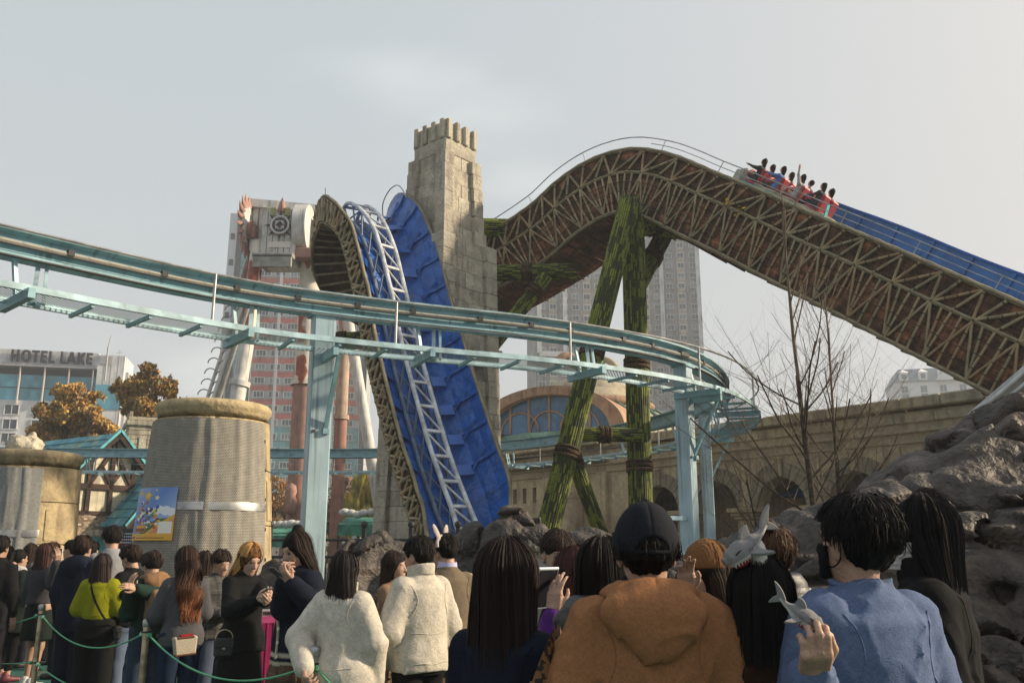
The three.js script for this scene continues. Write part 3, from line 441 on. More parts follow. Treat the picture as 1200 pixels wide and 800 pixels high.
// ---------------------------------------------------------------- drum shaped pedestals behind the queue
{
  const net = tex(256, 256, (u, v) => { const row = Math.floor(v * 64), x = (u * 48 + (row % 2) * 0.5) % 1, y = (v * 64) % 1; const hole = Math.abs(x - 0.5) < 0.3 && Math.abs(y - 0.5) < 0.28; return hole ? 0.46 : 0.78 + 0.2 * (pfbm(u, v, 16, 7, 3) - 0.5); });
  M.net = mat([0.52, 0.48, 0.41], 0.85, { map: rep(net, 0.7), bumpMap: rep(net, 0.7), bumpScale: 0.01 });
  M.netPlain = mat([0.32, 0.32, 0.31], 0.85, { map: rep(T.cloth, 0.6), bumpMap: rep(T.weave, 2), bumpScale: 0.006 });
  const arcBand = (r0, r1, y0, y1, a0, a1, th, seg = 40, rows = 1, wob = 0) => {   // curved sheet round the drum
    const pos = [], idx = [], uv = []; for (let k = 0; k <= rows; k++) for (let i = 0; i <= seg; i++) for (const t of [0, 1]) { const f = k / rows, a = a0 + (a1 - a0) * i / seg, r = mix(r0, r1, f) + t * th + wob * Math.max(-0.4, vnoise(a * 9, f * 2.5, 3) + 0.5 * vnoise(a * 21 + 5, f * 5, 8)); pos.push(Math.sin(a) * r, mix(y0, y1, f), Math.cos(a) * r); uv.push(a * r0, mix(y0, y1, f)); }
    const W = (seg + 1) * 2, id = (k, i, t) => k * W + i * 2 + t;
    for (let k = 0; k < rows; k++) for (let i = 0; i < seg; i++) { idx.push(id(k, i, 1), id(k, i + 1, 1), id(k + 1, i, 1), id(k, i + 1, 1), id(k + 1, i + 1, 1), id(k + 1, i, 1)); idx.push(id(k, i, 0), id(k + 1, i, 0), id(k, i + 1, 0), id(k, i + 1, 0), id(k + 1, i, 0), id(k + 1, i + 1, 0)); }
    for (let i = 0; i < seg; i++) { idx.push(id(rows, i, 1), id(rows, i + 1, 1), id(rows, i, 0), id(rows, i + 1, 1), id(rows, i + 1, 0), id(rows, i, 0), id(0, i, 0), id(0, i + 1, 0), id(0, i, 1), id(0, i + 1, 0), id(0, i + 1, 1), id(0, i, 1)); }
    for (const i of [0, seg]) for (let k = 0; k < rows; k++) { const q = [id(k, i, 0), id(k, i, 1), id(k + 1, i, 1), id(k + 1, i, 0)]; if (i) q.reverse(); idx.push(q[0], q[1], q[2], q[0], q[2], q[3]); }
    const g = new THREE.BufferGeometry(); g.setAttribute('position', new THREE.Float32BufferAttribute(pos, 3)); g.setAttribute('uv', new THREE.Float32BufferAttribute(uv, 2)); g.setIndex(idx); g.computeVertexNormals(); return keepUV(g);
  };
  const drum = (label, px, d, H, rt, rb2, netFrom, netTo, netMat, bandY) => {
    const o = thing('drum_pedestal', label, 'pedestal', onGround(px, d), Math.atan2(-onGround(px, d).x, d));
    const R = y => mix(rb2, rt, y / (H - 0.28));
    // plaster panels, each its own shell, with open joints
    obj('core', lathe([[0, 0.01], [rb2 - 0.06, 0.01], [rt - 0.06, H - 0.28], [0, H - 0.28]], 40), M.joint, o);
    const rows = [0.01, H * 0.26, H * 0.5, H * 0.72, H - 0.3], rr = rng(Math.round(px) + 3);
    for (let k = 0; k < rows.length - 1; k++) { const off = rr() * 0.5, n = 6; for (let i = 0; i < n; i++) obj('plaster_panel', arcBand(R(rows[k]) - 0.05, R(rows[k + 1]) - 0.05, rows[k] + 0.008, rows[k + 1] - 0.008, off + i * 6.283 / n + 0.006, off + (i + 1) * 6.283 / n - 0.006, 0.05, 10), M.plaster, o); }
    obj('patch_panel', arcBand(R(H * 0.52) + 0.002, R(H * 0.68) + 0.002, H * 0.52, H * 0.68, netTo + 0.12, netTo + 0.42, 0.012, 8), M.plaster, o);
    obj('netting', arcBand(R(0) + 0.012, R(H - 0.34) + 0.012, 0.02, H - 0.34, netFrom, netTo, 0.014, 110, 24, 0.022), netMat, o);
    obj('metal_band', arcBand(R(bandY) + 0.03, R(bandY + 0.12) + 0.03, bandY, bandY + 0.12, netFrom + 0.02, netTo + 0.02, 0.008, 50), M.steel, o);
    obj('cap', lathe([[0, H], [rt * 0.6, H], [rt * 0.92, H - 0.015], [rt - 0.01, H - 0.035], [rt + 0.025, H - 0.09], [rt + 0.02, H - 0.15], [rt - 0.02, H - 0.2], [rt - 0.04, H - 0.3], [0, H - 0.3]].reverse(), 48), M.plaster, o);
    return { o, R };
  };
  const A = drum('big round pedestal wrapped in brown netting with colourful poster', 238.5, 14, 3.82, 0.87, 1.13, -2.2, 1.02, M.net, 2.12);
  const B = drum('smaller round plaster pedestal half covered by plain grey sheet', 21, 16, 3.26, 0.88, 0.98, -2.4, 0.28, M.netPlain, 1.75);
  // clips on the netting and the seam of the wrap
  for (let i = 0; i < 7; i++) obj('cable_tie', box(0.02, 0.05, 0.02, Math.sin(1.02) * (A.R(0.5 + i * 0.45) + 0.03), 0.5 + i * 0.45, Math.cos(1.02) * (A.R(0.5 + i * 0.45) + 0.03)), M.dark, A.o);
  // poster
  const W = 384, Hh = 448, cv = document.createElement('canvas'); cv.width = W; cv.height = Hh; const x = cv.getContext('2d');
  const gr = x.createLinearGradient(0, 0, W, Hh * 0.7); gr.addColorStop(0, '#9db4e0'); gr.addColorStop(0.5, '#5d86cf'); gr.addColorStop(1, '#c9d7ee'); x.fillStyle = gr; x.fillRect(0, 0, W, Hh);
  x.fillStyle = '#e9eef5'; for (const [cx, cy, r] of [[235, 205, 30], [270, 190, 34], [320, 200, 40], [360, 210, 34], [200, 225, 26]]) { x.beginPath(); x.arc(cx, cy, r, 0, 7); x.fill(); }
  x.fillStyle = '#3f6b2c'; x.beginPath(); x.moveTo(120, 380); x.quadraticCurveTo(220, 250, 384, 260); x.lineTo(384, 448); x.lineTo(60, 448); x.fill();
  x.fillStyle = '#e8b23a'; x.beginPath(); x.moveTo(384, 228); x.lineTo(384, 448); x.lineTo(0, 448); x.lineTo(0, 392); x.lineTo(170, 392); x.fill();
  x.fillStyle = '#d98a6a'; x.beginPath(); x.moveTo(384, 262); x.lineTo(384, 380); x.lineTo(200, 392); x.fill();
  x.fillStyle = '#e8b23a'; x.beginPath(); x.moveTo(384, 300); x.lineTo(384, 400); x.lineTo(260, 392); x.fill();
  const star = (cx, cy, r, c) => { x.fillStyle = c; x.beginPath(); for (let i = 0; i < 10; i++) { const a = i * Math.PI / 5 - 1.4, q = i % 2 ? r * 0.5 : r; x.lineTo(cx + Math.cos(a) * q, cy + Math.sin(a) * q); } x.fill(); };
  star(150, 70, 52, '#d9a21c'); star(152, 66, 34, '#f0c93c'); star(62, 46, 30, '#e2b12c'); star(240, 88, 24, '#f5e6a0'); star(228, 22, 12, '#f3dd7a');
  const rp = rng(12), cols = ['#c8402a', '#2f57b0', '#e0903a', '#f1e9da', '#3d2f2a', '#7a3fa0', '#2c8a6a', '#d0b02c']; for (let i = 0; i < 90; i++) { x.fillStyle = cols[Math.floor(rp() * 8)]; const px = 50 + rp() * 230, py = 130 + rp() * 180 + (px < 160 ? 0 : 30); x.beginPath(); x.ellipse(px, py, 5 + rp() * 17, 5 + rp() * 13, rp() * 3, 0, 7); x.fill(); }
  x.fillStyle = '#b5661e'; x.fillRect(46, 318, 124, 62); x.fillStyle = '#e7a83a'; x.fillRect(52, 324, 112, 20); x.fillStyle = '#5a2a14'; for (let i = 0; i < 5; i++) x.fillRect(58 + i * 22, 348, 14, 24);
  x.fillStyle = '#f3efe6'; x.fillRect(278, 290, 96, 100);
  x.fillStyle = '#e5ac34'; x.fillRect(0, 404, W, 44); x.fillStyle = '#4a3418'; x.fillRect(18, 418, 44, 16); for (let i = 0; i < 16; i++) x.fillRect(78 + i * 16, 422 + (i % 3), 11, 9);
  const ct = new THREE.CanvasTexture(cv); ct.colorSpace = THREE.SRGBColorSpace; ct.magFilter = THREE.LinearFilter;
  const y0 = 1.6 + 14 * slopeOf(633) * 0.93, y1 = 1.6 + 14 * slopeOf(571) * 0.935, g = arcBand(A.R(y0) + 0.06, A.R(y1) + 0.06, y0, y1, -1.28, -0.43, 0.004, 24), uv = g.attributes.uv, pp = g.attributes.position;
  for (let i = 0; i < uv.count; i++) { const an = Math.atan2(pp.getX(i), pp.getZ(i)); uv.setXY(i, (an + 1.28) / 0.85, (pp.getY(i) - y0) / (y1 - y0)); }
  const po = obj('event_poster', g, mat([0.85, 0.85, 0.85], 0.45, { map: ct })); po.position.copy(A.o.position); po.rotation.copy(A.o.rotation); tag(po, 'bright yellow and blue poster with stars stuck on netted pedestal', 'poster');
}
// ---------------------------------------------------------------- sandstone arcade wall on the right
const WALLA = V(-0.5, 0, -52.6), WTH = -0.915;
{
  const o = thing('arcade_wall', 'long sandstone coloured wall with round arches and pillars behind the bare tree', 'wall', WALLA, WTH), L = 34, H = 7, arches = [12.45, 15.9, 19.35, 22.8, 26.25, 29.7], R = 1.22, sp = 3.2;
  const sh = new THREE.Shape(); sh.moveTo(-6, 0); sh.lineTo(L, 0); sh.lineTo(L, H - 0.5); sh.lineTo(-6, H - 0.5); sh.closePath();
  for (const a of arches) { const h = new THREE.Path(); h.moveTo(a - R, 0.02); h.lineTo(a - R, sp); h.absarc(a, sp, R, Math.PI, 0, true); h.lineTo(a + R, 0.02); h.closePath(); sh.holes.push(h); }
  for (const x of [1.1, 2.0, 2.9, 5.0]) { const h = new THREE.Path(); h.moveTo(x - 0.17, 3.97); h.lineTo(x - 0.17, 4.83); h.lineTo(x + 0.17, 4.83); h.lineTo(x + 0.17, 3.97); h.closePath(); sh.holes.push(h); }
  obj('wall_face', new THREE.ExtrudeGeometry(sh, { depth: 0.8, bevelEnabled: false, curveSegments: 20 }).translate(0, 0, -0.8), M.sand, o);
  obj('inner_wall', box2(-6, L, 0, 5.6, -4.2, -4.0), M.sand2, o);
  obj('inner_ceiling', box2(-6, L, 5.0, 5.2, -4.0, -0.8), M.sand2, o);
  const rr = rng(41);
  for (let x = -6; x < L; x += 1.55) { obj('coping_stone', bev(1.535, 0.42, 1.25, 0.05, x + 0.77, H - 0.21, -0.32), rr() > 0.5 ? M.sand : M.sand2, o); obj('frieze_stone', bev(1.54, 0.36, 0.14, 0.03, x + 0.4, H - 0.75, 0.04), rr() > 0.5 ? M.sand : M.sand2, o); }
  obj('string_course', bev(L + 6, 0.12, 0.2, 0.03, L / 2 - 3, 5.75, 0.05), M.sand2, o);
  obj('string_course', bev(L + 6, 0.07, 0.1, 0.02, L / 2 - 3, 5.35, 0.02), M.sand2, o);
  for (const a of arches) {
    const n = 13; for (let i = 0; i < n; i++) { const t0 = Math.PI * i / n + 0.012, t1 = Math.PI * (i + 1) / n - 0.012, s = new THREE.Shape(), r1 = R + 0.62; s.moveTo(Math.cos(t0) * R, Math.sin(t0) * R); s.lineTo(Math.cos(t0) * r1, Math.sin(t0) * r1); s.lineTo(Math.cos(t1) * r1, Math.sin(t1) * r1); s.lineTo(Math.cos(t1) * R, Math.sin(t1) * R); s.closePath(); obj('arch_stone', new THREE.ExtrudeGeometry(s, { depth: 0.09 + rr() * 0.02, bevelEnabled: false }).translate(a, sp, 0.002), M.voussoir, o); }
    obj('keystone', bev(0.34, 0.8, 0.24, 0.04, a, sp + R + 0.42, 0.1), M.sand2, o);
    const p = a + 1.725;
    obj('pillar', bev(0.86, sp - 0.5, 0.5, 0.05, p, (sp - 0.5) / 2 + 0.01, 0.06), M.sand, o);
    obj('pilaster', bev(0.42, 2.0, 0.16, 0.03, p, sp + 1.05, 0.06), M.sand, o);
    obj('pillar_capital', [bev(1.5, 0.2, 1.0, 0.03, p, sp - 0.1, 0.12), bev(1.25, 0.14, 0.8, 0.03, p, sp - 0.27, 0.1), bev(1.05, 0.14, 0.64, 0.03, p, sp - 0.41, 0.08)], M.sand2, o);
  }
  obj('pilaster', bev(0.7, 5.3, 0.3, 0.04, 8.6, 2.66, 0.1), M.sand, o); obj('pilaster', bev(0.7, 5.3, 0.3, 0.04, 4.2, 2.66, 0.1), M.sand, o);
  obj('heavy_cornice', [bev(14, 0.5, 1.1, 0.06, 2, H - 0.05, 0.3), bev(14, 0.3, 0.7, 0.06, 2, 6.05, 0.25)], M.sand2, o);
  obj('half_column', [new THREE.CylinderGeometry(0.62, 0.8, 4.6, 20).translate(6.4, 2.31, 0.25), new THREE.CylinderGeometry(0.75, 0.68, 0.3, 20).translate(6.4, 4.2, 0.25)], M.sand, o);
  for (const [x, l] of [[19.0, 'blue parasol under the sandstone arch behind the monorail bend'], [22.9, 'blue parasol under the wide arch beside the big rock']]) {
    const w = V(x, 0, -2.2).applyAxisAngle(YUP, WTH).add(WALLA), u = thing('parasol', l, 'parasol', w, 0.3);
    obj('canopy', lathe([[0, 4.35], [0.5, 4.2], [1.25, 3.75], [1.22, 3.72], [0, 4.2]].reverse(), 8), mat([0.02, 0.1, 0.32], 0.8, { side: THREE.DoubleSide }), u); obj('pole', rod(V(0, 0, 0), V(0, 4.3, 0), 0.03), M.steel, u);
  }
}
// ---------------------------------------------------------------- domed hall behind the wall
{
  const c = P(690, 640, 64); c.y = 0; const o = thing('domed_hall', 'cream domed hall with red brown rings and arched blue windows', 'building', c, 0);
  const cream = mat([0.5, 0.45, 0.36], 0.85, { map: rep(T.stone, 0.15) }), red = mat([0.46, 0.29, 0.2], 0.8, { map: rep(T.stone, 0.3) }), green = mat([0.2, 0.36, 0.28], 0.7, { map: rep(T.grime, 0.3) }), glass = mat([0.05, 0.16, 0.32], 0.12, { map: rep(T.grime, 0.2) });
  obj('base_drum', lathe([[7.6, 0], [7.6, 8.6], [7.4, 8.8], [0, 8.8]], 48), cream, o);
  obj('green_cornice', lathe([[7.6, 8.3], [7.95, 8.35], [7.95, 8.8], [7.5, 8.9]], 48), green, o);
  obj('lower_dome', lathe([[7.2, 8.85], [6.7, 9.8], [5.8, 10.6], [4.5, 11.2], [0, 11.4]], 48), cream, o);
  obj('red_ring', lathe([[4.2, 11.0], [4.9, 11.05], [5.0, 11.5], [4.6, 11.75], [4.1, 11.8]], 48), red, o);
  obj('upper_dome', lathe([[4.35, 11.7], [3.9, 12.4], [3.0, 13.05], [1.6, 13.5], [0.6, 13.65], [0, 13.65]], 48), cream, o);
  for (let i = 0; i < 16; i++) { const a = i / 16 * 6.283, pts = [[7.22, 8.9], [6.75, 9.82], [5.85, 10.63], [4.9, 11.1]].map(([r, y]) => V(Math.sin(a) * r, y, Math.cos(a) * r)); obj('dome_rib', tube(pts, 0.11, 5), green, o); }
  obj('finial_base', lathe([[0.5, 13.6], [0.75, 13.8], [0.6, 14.4], [0.3, 14.7], [0, 14.7]], 16), red, o);
  obj('finial_ring', new THREE.TorusGeometry(1.1, 0.3, 10, 24).rotateX(Math.PI / 2).translate(0, 14.9, 0), green, o);
  obj('finial_scroll', tube([V(-2.2, 14.7, 0.3), V(-1.6, 15.3, 0.2), V(-1.0, 15.3, 0), V(-0.6, 14.8, 0)], 0.34, 8), red, o);
  obj('finial_scroll', tube([V(2.4, 14.3, 0.3), V(1.7, 15.0, 0.2), V(1.0, 15.1, 0), V(0.6, 14.8, 0)], 0.26, 8), cream, o);
  // arched window bay
  const bay = -0.42, B = new THREE.Group(); B.name = 'window_bay'; B.rotation.y = bay; o.add(B);
  const arc = (R, d0, d1, k = 0.62) => { const s = new THREE.Shape(); s.absellipse(0, 0, R, R * k, 0, Math.PI); s.lineTo(-R, 0); return s; };
  const ring = (R1, R2, k) => { const s = new THREE.Shape(); s.absellipse(0, 0, R1, R1 * k, 0, Math.PI, false); s.absellipse(0, 0, R2, R2 * k, Math.PI, 0, true); s.closePath(); return s; };
  obj('arch_hood', new THREE.ExtrudeGeometry(ring(5.3, 4.3, 0.56), { depth: 3.5, bevelEnabled: false, curveSegments: 32 }).translate(0, 8.85, 4.5), red, B);
  obj('arch_glass', new THREE.ExtrudeGeometry(arc(4.3, 0, 0, 0.56), { depth: 0.1, bevelEnabled: false, curveSegments: 32 }).translate(0, 8.85, 7.2), glass, B);
  obj('glazing_bar', [0, 1.45, -1.45, 2.8, -2.8].map(x => bar(V(x, 8.85, 7.36), V(x, 8.85 + 2.4 * Math.sqrt(Math.max(0, 1 - (x / 4.3) ** 2)), 7.36), 0.14, 0.12)).concat([-2.1, 0, 2.1].map(x => new THREE.TorusGeometry(1.35, 0.07, 5, 20, Math.PI).translate(x, 8.9, 7.36))), red, B);
}
// ---------------------------------------------------------------- trees
function limbs(seed, o) {                                              // recursive bare branching; returns tube list
  const r = rng(seed), list = [], tips = [];
  const grow = (p, dir, len, rad, lev) => {
    const n = 4, pts = [p.clone()], d = dir.clone(), bd = lev || !o.thin ? 1 : 0.22; let q = p.clone();
    for (let i = 0; i < n; i++) { d.x += (r() - 0.5) * o.bend * bd; d.z += (r() - 0.5) * o.bend * bd; d.y += o.lift * (lev ? 1 : 0.3) + (r() - 0.5) * o.bend * 0.5; d.normalize(); q = q.clone().addScaledVector(d, len / n); pts.push(q); }
    const seg = rad > 0.03 ? 7 : rad > 0.012 ? 5 : 3, endR = lev >= o.levels ? rad * 0.25 : rad * 0.62, g = tube(pts, 1, seg, n * 2), c = new THREE.CatmullRomCurve3(pts);
    const pa = g.attributes.position, rows = n * 2 + 1, v = V(); for (let i = 0; i < rows; i++) { const ctr = c.getPointAt(i / (rows - 1)), rr = mix(rad, endR, i / (rows - 1)); for (let k = 0; k <= seg; k++) { const id = i * (seg + 1) + k; v.fromBufferAttribute(pa, id).sub(ctr).normalize().multiplyScalar(rr).add(ctr); pa.setXYZ(id, v.x, v.y, v.z); } }
    list.push({ g, lev }); if (lev >= o.levels) { tips.push(q); return; }
    const kids = o.kids[lev]; for (let i = 0; i < kids; i++) { const t = lev === 0 ? mix(o.first, 0.97, (i + r() * 0.6) / kids) : mix(0.25, 1, (i + 0.5 * r()) / kids), b = c.getPointAt(Math.min(1, t)), td = c.getTangentAt(Math.min(1, t)), a = r() * 6.283, sp = o.spread * (0.6 + 0.7 * r()), side = V(Math.cos(a), 0, Math.sin(a)); const nd = td.clone().multiplyScalar(Math.cos(sp)).addScaledVector(side, Math.sin(sp)).normalize(); grow(b, nd, len * o.shrink * (0.7 + 0.6 * r()) * (lev === 0 ? 1.15 - 0.5 * t : 1), mix(rad, endR, t) * (o.thin || 0.58), lev + 1); }
  };
  grow(V(0, 0, 0), o.dir || V(0, 1, 0), o.len, o.rad, 0); return { list, tips };
}
M.bark = mat([0.15, 0.115, 0.085], 0.95, { map: rep(T.reed, 1, 3), bumpMap: rep(T.bump, 2), bumpScale: 0.02 });
M.bark2 = mat([0.19, 0.14, 0.1], 0.95, { map: rep(T.grime, 1) });
{
  // bare tree in front of the wall and the hump
  const stems = [[964, 20.5, 5.6, 0.12, 7, V(-0.02, 1, 0), 4.2, 'slender bare tree with tall thin stem before the arcade wall'], [985, 21.3, 4.6, 0.09, 23, V(0.08, 1, 0), 3.4, 'slender bare tree leaning beside the taller bare tree'], [905, 22.5, 3.3, 0.055, 15, V(-0.16, 1, 0), 0, 'small bare sapling beside the monorail bend']];
  for (const [px, d, len, rad, seed, dir, extra, label] of stems) {
    const o = thing('bare_tree', label, 'tree', onGround(px, d), 0, undefined);
    const { list } = limbs(seed, { levels: 3, kids: [12, 8, 6], bend: 0.34, lift: 0.14, first: 0.34, spread: 0.92, shrink: 0.58, len, rad: rad * 0.72, dir, thin: 0.4 });
    obj('trunk', list.filter(x => x.lev === 0).map(x => x.g), M.bark, o);
    for (const b of list.filter(x => x.lev === 1)) obj('branch', b.g, M.bark, o);
    obj('twigs', list.filter(x => x.lev > 1).map(x => x.g), M.bark2, o).userData.kind = 'stuff';
    if (extra) { const s = limbs(seed + 2, { levels: 2, kids: [7, 4], bend: 0.1, lift: 0.06, first: 0.2, spread: 0.45, shrink: 0.36, len: extra, rad: rad * 0.36, dir: V(dir.x * 0.2 - 0.03, 1, 0) }), top = list[0].g.attributes.position, k = top.count - 1; const tp = V(top.getX(k), top.getY(k), top.getZ(k)); obj('leader', merge(s.list.map(x => x.g)).translate(tp.x, tp.y - 0.15, tp.z), M.bark2, o); }
  }
  // big spreading side limb of the bare tree
}
const leafMat = mat([1, 1, 1], 0.9, { vertexColors: true, side: THREE.DoubleSide, transmission: 0.3, thickness: 0 });
function leafTree(label, px, d, baseH, blobs, cols, leaf, n, seed, name = 'autumn_tree', droop = 0, group) {
  const g0 = onGround(px, d), o = thing(name, label, 'tree', g0, 0, group), r = rng(seed), pos = [], col = [], nor = [];
  const B = blobs.map(([x, y, rx, ry]) => { const c = P(x, y, d), m = d / FOCAL; return { x: c.x - g0.x, y: c.y, z: (r() - 0.5) * rx * m * 0.6, rx: rx * m, ry: ry * m, w: rx * ry }; });
  const tot = B.reduce((s, b) => s + b.w, 0), q = new THREE.Quaternion(), e = new THREE.Euler(), v = V();
  for (const b of B) { const k = Math.round(n * b.w / tot);
    for (let i = 0; i < k; i++) {
      let x, y, z, l; do { x = r() * 2 - 1; y = r() * 2 - 1; z = r() * 2 - 1; l = Math.hypot(x, y, z); } while (l > 1 || l < 0.35 * r());
      const cx = b.x + x * b.rx, cy = b.y + y * b.ry, cz = b.z + z * b.rx * 0.85;
      const nn = vnoise(cx * 2.2 / (leaf * 6) + seed, cy * 2.2 / (leaf * 6), cz * 2.2 / (leaf * 6)); if (nn < -0.14 + (l > 0.8 ? 0.3 : 0)) continue;
      e.set(r() * 6.28, r() * 6.28, r() * 6.28); q.setFromEuler(e); const s = leaf * (0.6 + 0.8 * r()), c = cols[Math.floor(clamp(0.5 + 0.5 * vnoise(cx * 0.9 + 3, cy * 0.9, cz * 0.9) + (r() - 0.5) * 0.5) * 0.999 * cols.length)], kk = 0.75 + 0.5 * r();
      const P4 = [[-0.5, 0, 0], [0, -0.22, 0.12], [0.55, 0, 0], [0, 0.3, -0.1]].map(a => { v.set(a[0] * s, a[1] * s * 1.4, a[2] * s); if (droop) { v.applyAxisAngle(V(0, 0, 1), Math.PI / 2); v.y *= droop; } else v.applyQuaternion(q); return [cx + v.x, cy + v.y, cz + v.z]; });
      for (const t of [0, 1, 2, 0, 2, 3]) { pos.push(...P4[t]); col.push(c[0] * kk, c[1] * kk, c[2] * kk); }
    } }
  const g = new THREE.BufferGeometry(); g.setAttribute('position', new THREE.Float32BufferAttribute(pos, 3)); g.setAttribute('color', new THREE.Float32BufferAttribute(col, 3)); g.computeVertexNormals();
  const H = Math.max(...B.map(b => b.y)), lb = limbs(seed + 9, { levels: 2, kids: [7, 4], bend: 0.14, lift: 0.06, first: 0.4, spread: 0.7, shrink: 0.3, len: H * 0.82, rad: 0.022 * H + 0.03 });
  obj('trunk', lb.list.filter(x => x.lev === 0).map(x => x.g), M.bark, o); obj('limbs', lb.list.filter(x => x.lev > 0).map(x => x.g), M.bark, o);
  obj('crown', g, leafMat, o); return o;
}
const ochre = [[0.45, 0.26, 0.05], [0.58, 0.35, 0.06], [0.3, 0.23, 0.06], [0.42, 0.19, 0.05], [0.2, 0.18, 0.06]], gold = [[0.5, 0.38, 0.05], [0.4, 0.33, 0.05], [0.58, 0.45, 0.08], [0.28, 0.28, 0.05]], rust = [[0.2, 0.06, 0.05], [0.16, 0.05, 0.04], [0.24, 0.09, 0.05]], brown = [[0.2, 0.12, 0.06], [0.14, 0.1, 0.06], [0.26, 0.15, 0.05], [0.12, 0.09, 0.06]], dgreen = [[0.05, 0.07, 0.03], [0.08, 0.09, 0.03], [0.04, 0.06, 0.03]];
leafTree('broad ochre autumn tree standing before the white hotel', 82, 66, 0, [[82, 462, 24, 18], [70, 485, 30, 18], [98, 488, 32, 22], [55, 505, 24, 16], [118, 510, 26, 20], [85, 515, 38, 22], [110, 470, 15, 12]], ochre, 0.3, 24000, 61);
leafTree('tall ochre autumn tree rising behind the stone chimney', 168, 62, 0, [[178, 432, 17, 12], [160, 448, 26, 16], [188, 455, 24, 18], [142, 462, 18, 14], [170, 478, 34, 20], [195, 482, 16, 14], [172, 510, 28, 26]], ochre, 0.29, 22000, 62);
leafTree('small tuft of ochre tree peeping over the netted drum', 219, 70, 0, [[219, 471, 8, 6], [214, 476, 9, 7]], ochre, 0.36, 700, 63);
leafTree('weeping golden willow beside the foot of the stone tower', 432, 70, 0, [[432, 570, 20, 14], [420, 592, 24, 22], [442, 590, 20, 26], [405, 605, 14, 16], [430, 612, 26, 20]], gold, 0.3, 7000, 64, 'willow_tree', 2.4);
leafTree('dark evergreen bush between the willow and the tower', 452, 66, 0, [[452, 590, 10, 22], [455, 615, 12, 20]], dgreen, 0.3, 2600, 65, 'evergreen_bush');
leafTree('rusty red tree beside the stone tower and the dome', 600, 66, 0, [[598, 474, 12, 9], [606, 482, 12, 11], [594, 486, 10, 12]], rust, 0.28, 2600, 66);
{
  const br = [[318, 575, 22, 18, 'orange'], [345, 590, 20, 22, ''], [385, 588, 20, 24, ''], [405, 575, 16, 16, ''], [330, 605, 26, 16, ''], [375, 612, 30, 14, '']];
  br.forEach(([x, y, a, b, k], i) => leafTree(['orange brown shrub beside the netted drum', 'bare brown shrub behind the ride pillar', 'tall brown shrub behind the pale blue column', 'reddish brown shrub beside the golden willow', 'low brown shrub under the far monorail stretch', 'low brown shrub behind the green kiosk roof'][i], x, 84 + i * 2, 0, [[x, y, a, b], [x + 6, y + 14, a * 1.1, b], [x - 5, y + 26, a, b]], i === 0 ? [[0.4, 0.2, 0.04], [0.3, 0.16, 0.05], [0.2, 0.13, 0.06]] : i === 3 ? [[0.26, 0.12, 0.08], [0.2, 0.12, 0.08]] : brown, 0.4, 2200, 70 + i, 'autumn_shrub'));
}
// ---------------------------------------------------------------- far buildings
const wGlass = mat([0.05, 0.075, 0.09], 0.3), wGlass2 = mat([0.16, 0.2, 0.22], 0.2), wFrame = mat([0.6, 0.6, 0.6], 0.7), glassTeal = mat([0.14, 0.34, 0.36], 0.2, { map: rep(T.grime, 0.08) });
function windowOn(parent, x, y, z, w, h, frame = wFrame, pane = wGlass, bars = 1, name = 'window') {
  const f = obj(name, [box(w + 0.24, 0.12, 0.14, x, y + h / 2, z), box(w + 0.24, 0.12, 0.14, x, y - h / 2, z), box(0.12, h, 0.14, x - w / 2, y, z), box(0.12, h, 0.14, x + w / 2, y, z), ...[...Array(bars).keys()].map(i => box(0.08, h, 0.1, x - w / 2 + w * (i + 1) / (bars + 1), y, z))], frame, parent);
  obj('pane', box(w, h, 0.04, x, y, z - 0.03), pane, f); return f;
}
{ // pink and white apartment slab
  const d = 185, c = P(365, 380, d).setY(0), o = thing('apartment_building', 'pink and white banded apartment slab with teal glass lower floors', 'building', c, 0.1);
  const m = d / FOCAL, W = 68 * m * 2, H = 1.6 + d * slopeOf(296), top = 1.6 + d * slopeOf(254), fl = 2.98, x0 = -W / 2, pink = mat([0.62, 0.17, 0.15], 0.85, { map: rep(T.streak, 0.1) }), pale = mat([0.52, 0.54, 0.55], 0.85, { map: rep(T.streak, 0.1) }), grey = mat([0.1, 0.115, 0.14], 0.8, { map: rep(T.grime, 0.1) }), side = mat([0.5, 0.52, 0.55], 0.8);
  obj('wall', box2(x0, W / 2, 0, H, -14, 0), pale, o);
  obj('stair_tower', box2(x0 - 6.6, x0, 0, top, -10, 0.4), side, o);
  obj('grey_band', box2(x0 - 4.9, x0 - 0.05, 0, top + 0.4, 0.4, 0.6), grey, o);
  obj('glass_strip', box2(x0 - 3.6, x0 - 0.5, 0, top - 1, 0.6, 0.75), glassTeal, o);
  for (let y = 4; y < top - 2; y += fl) { obj('glazing_bar', box2(x0 - 3.65, x0 - 0.45, y, y + 0.14, 0.75, 0.82), grey, o); if (Math.round(y) % 2) obj('tower_window', box(0.9, 1.4, 0.1, x0 - 5.75, y + 1.3, 0.44), grey, o); }
  for (let y = 2.2, k = 0; y < H - 2.5; y += fl, k++) {
    const teal = y < 26;
    if (!teal) obj('pink_band', box2(x0 + 0.2, W / 2 - 1.2, y + 1.75, y + fl - 0.1, 0.02, 0.14), pink, o); else obj('teal_band', box2(x0 + 0.2, W / 2 - 1.2, y + 0.05, y + fl - 0.05, 0.02, 0.14), glassTeal, o);
    for (let i = 0; i < 7; i++) { const x = x0 + 1.9 + i * (W - 3.6) / 6.6; windowOn(o, x, y + 0.95, 0.22, 2.1, 1.3, wFrame, (i + k) % 3 ? wGlass : wGlass2, 2); }
  }
  for (let i = 0; i < 4; i++) obj('pilaster', box2(x0 + 4.9 + i * 6.1, x0 + 5.5 + i * 6.1, 0, H, 0.02, 0.34), side, o);
  obj('edge_pier', box2(W / 2 - 1.1, W / 2 + 0.02, 0, H, 0.02, 0.4), grey, o);
}
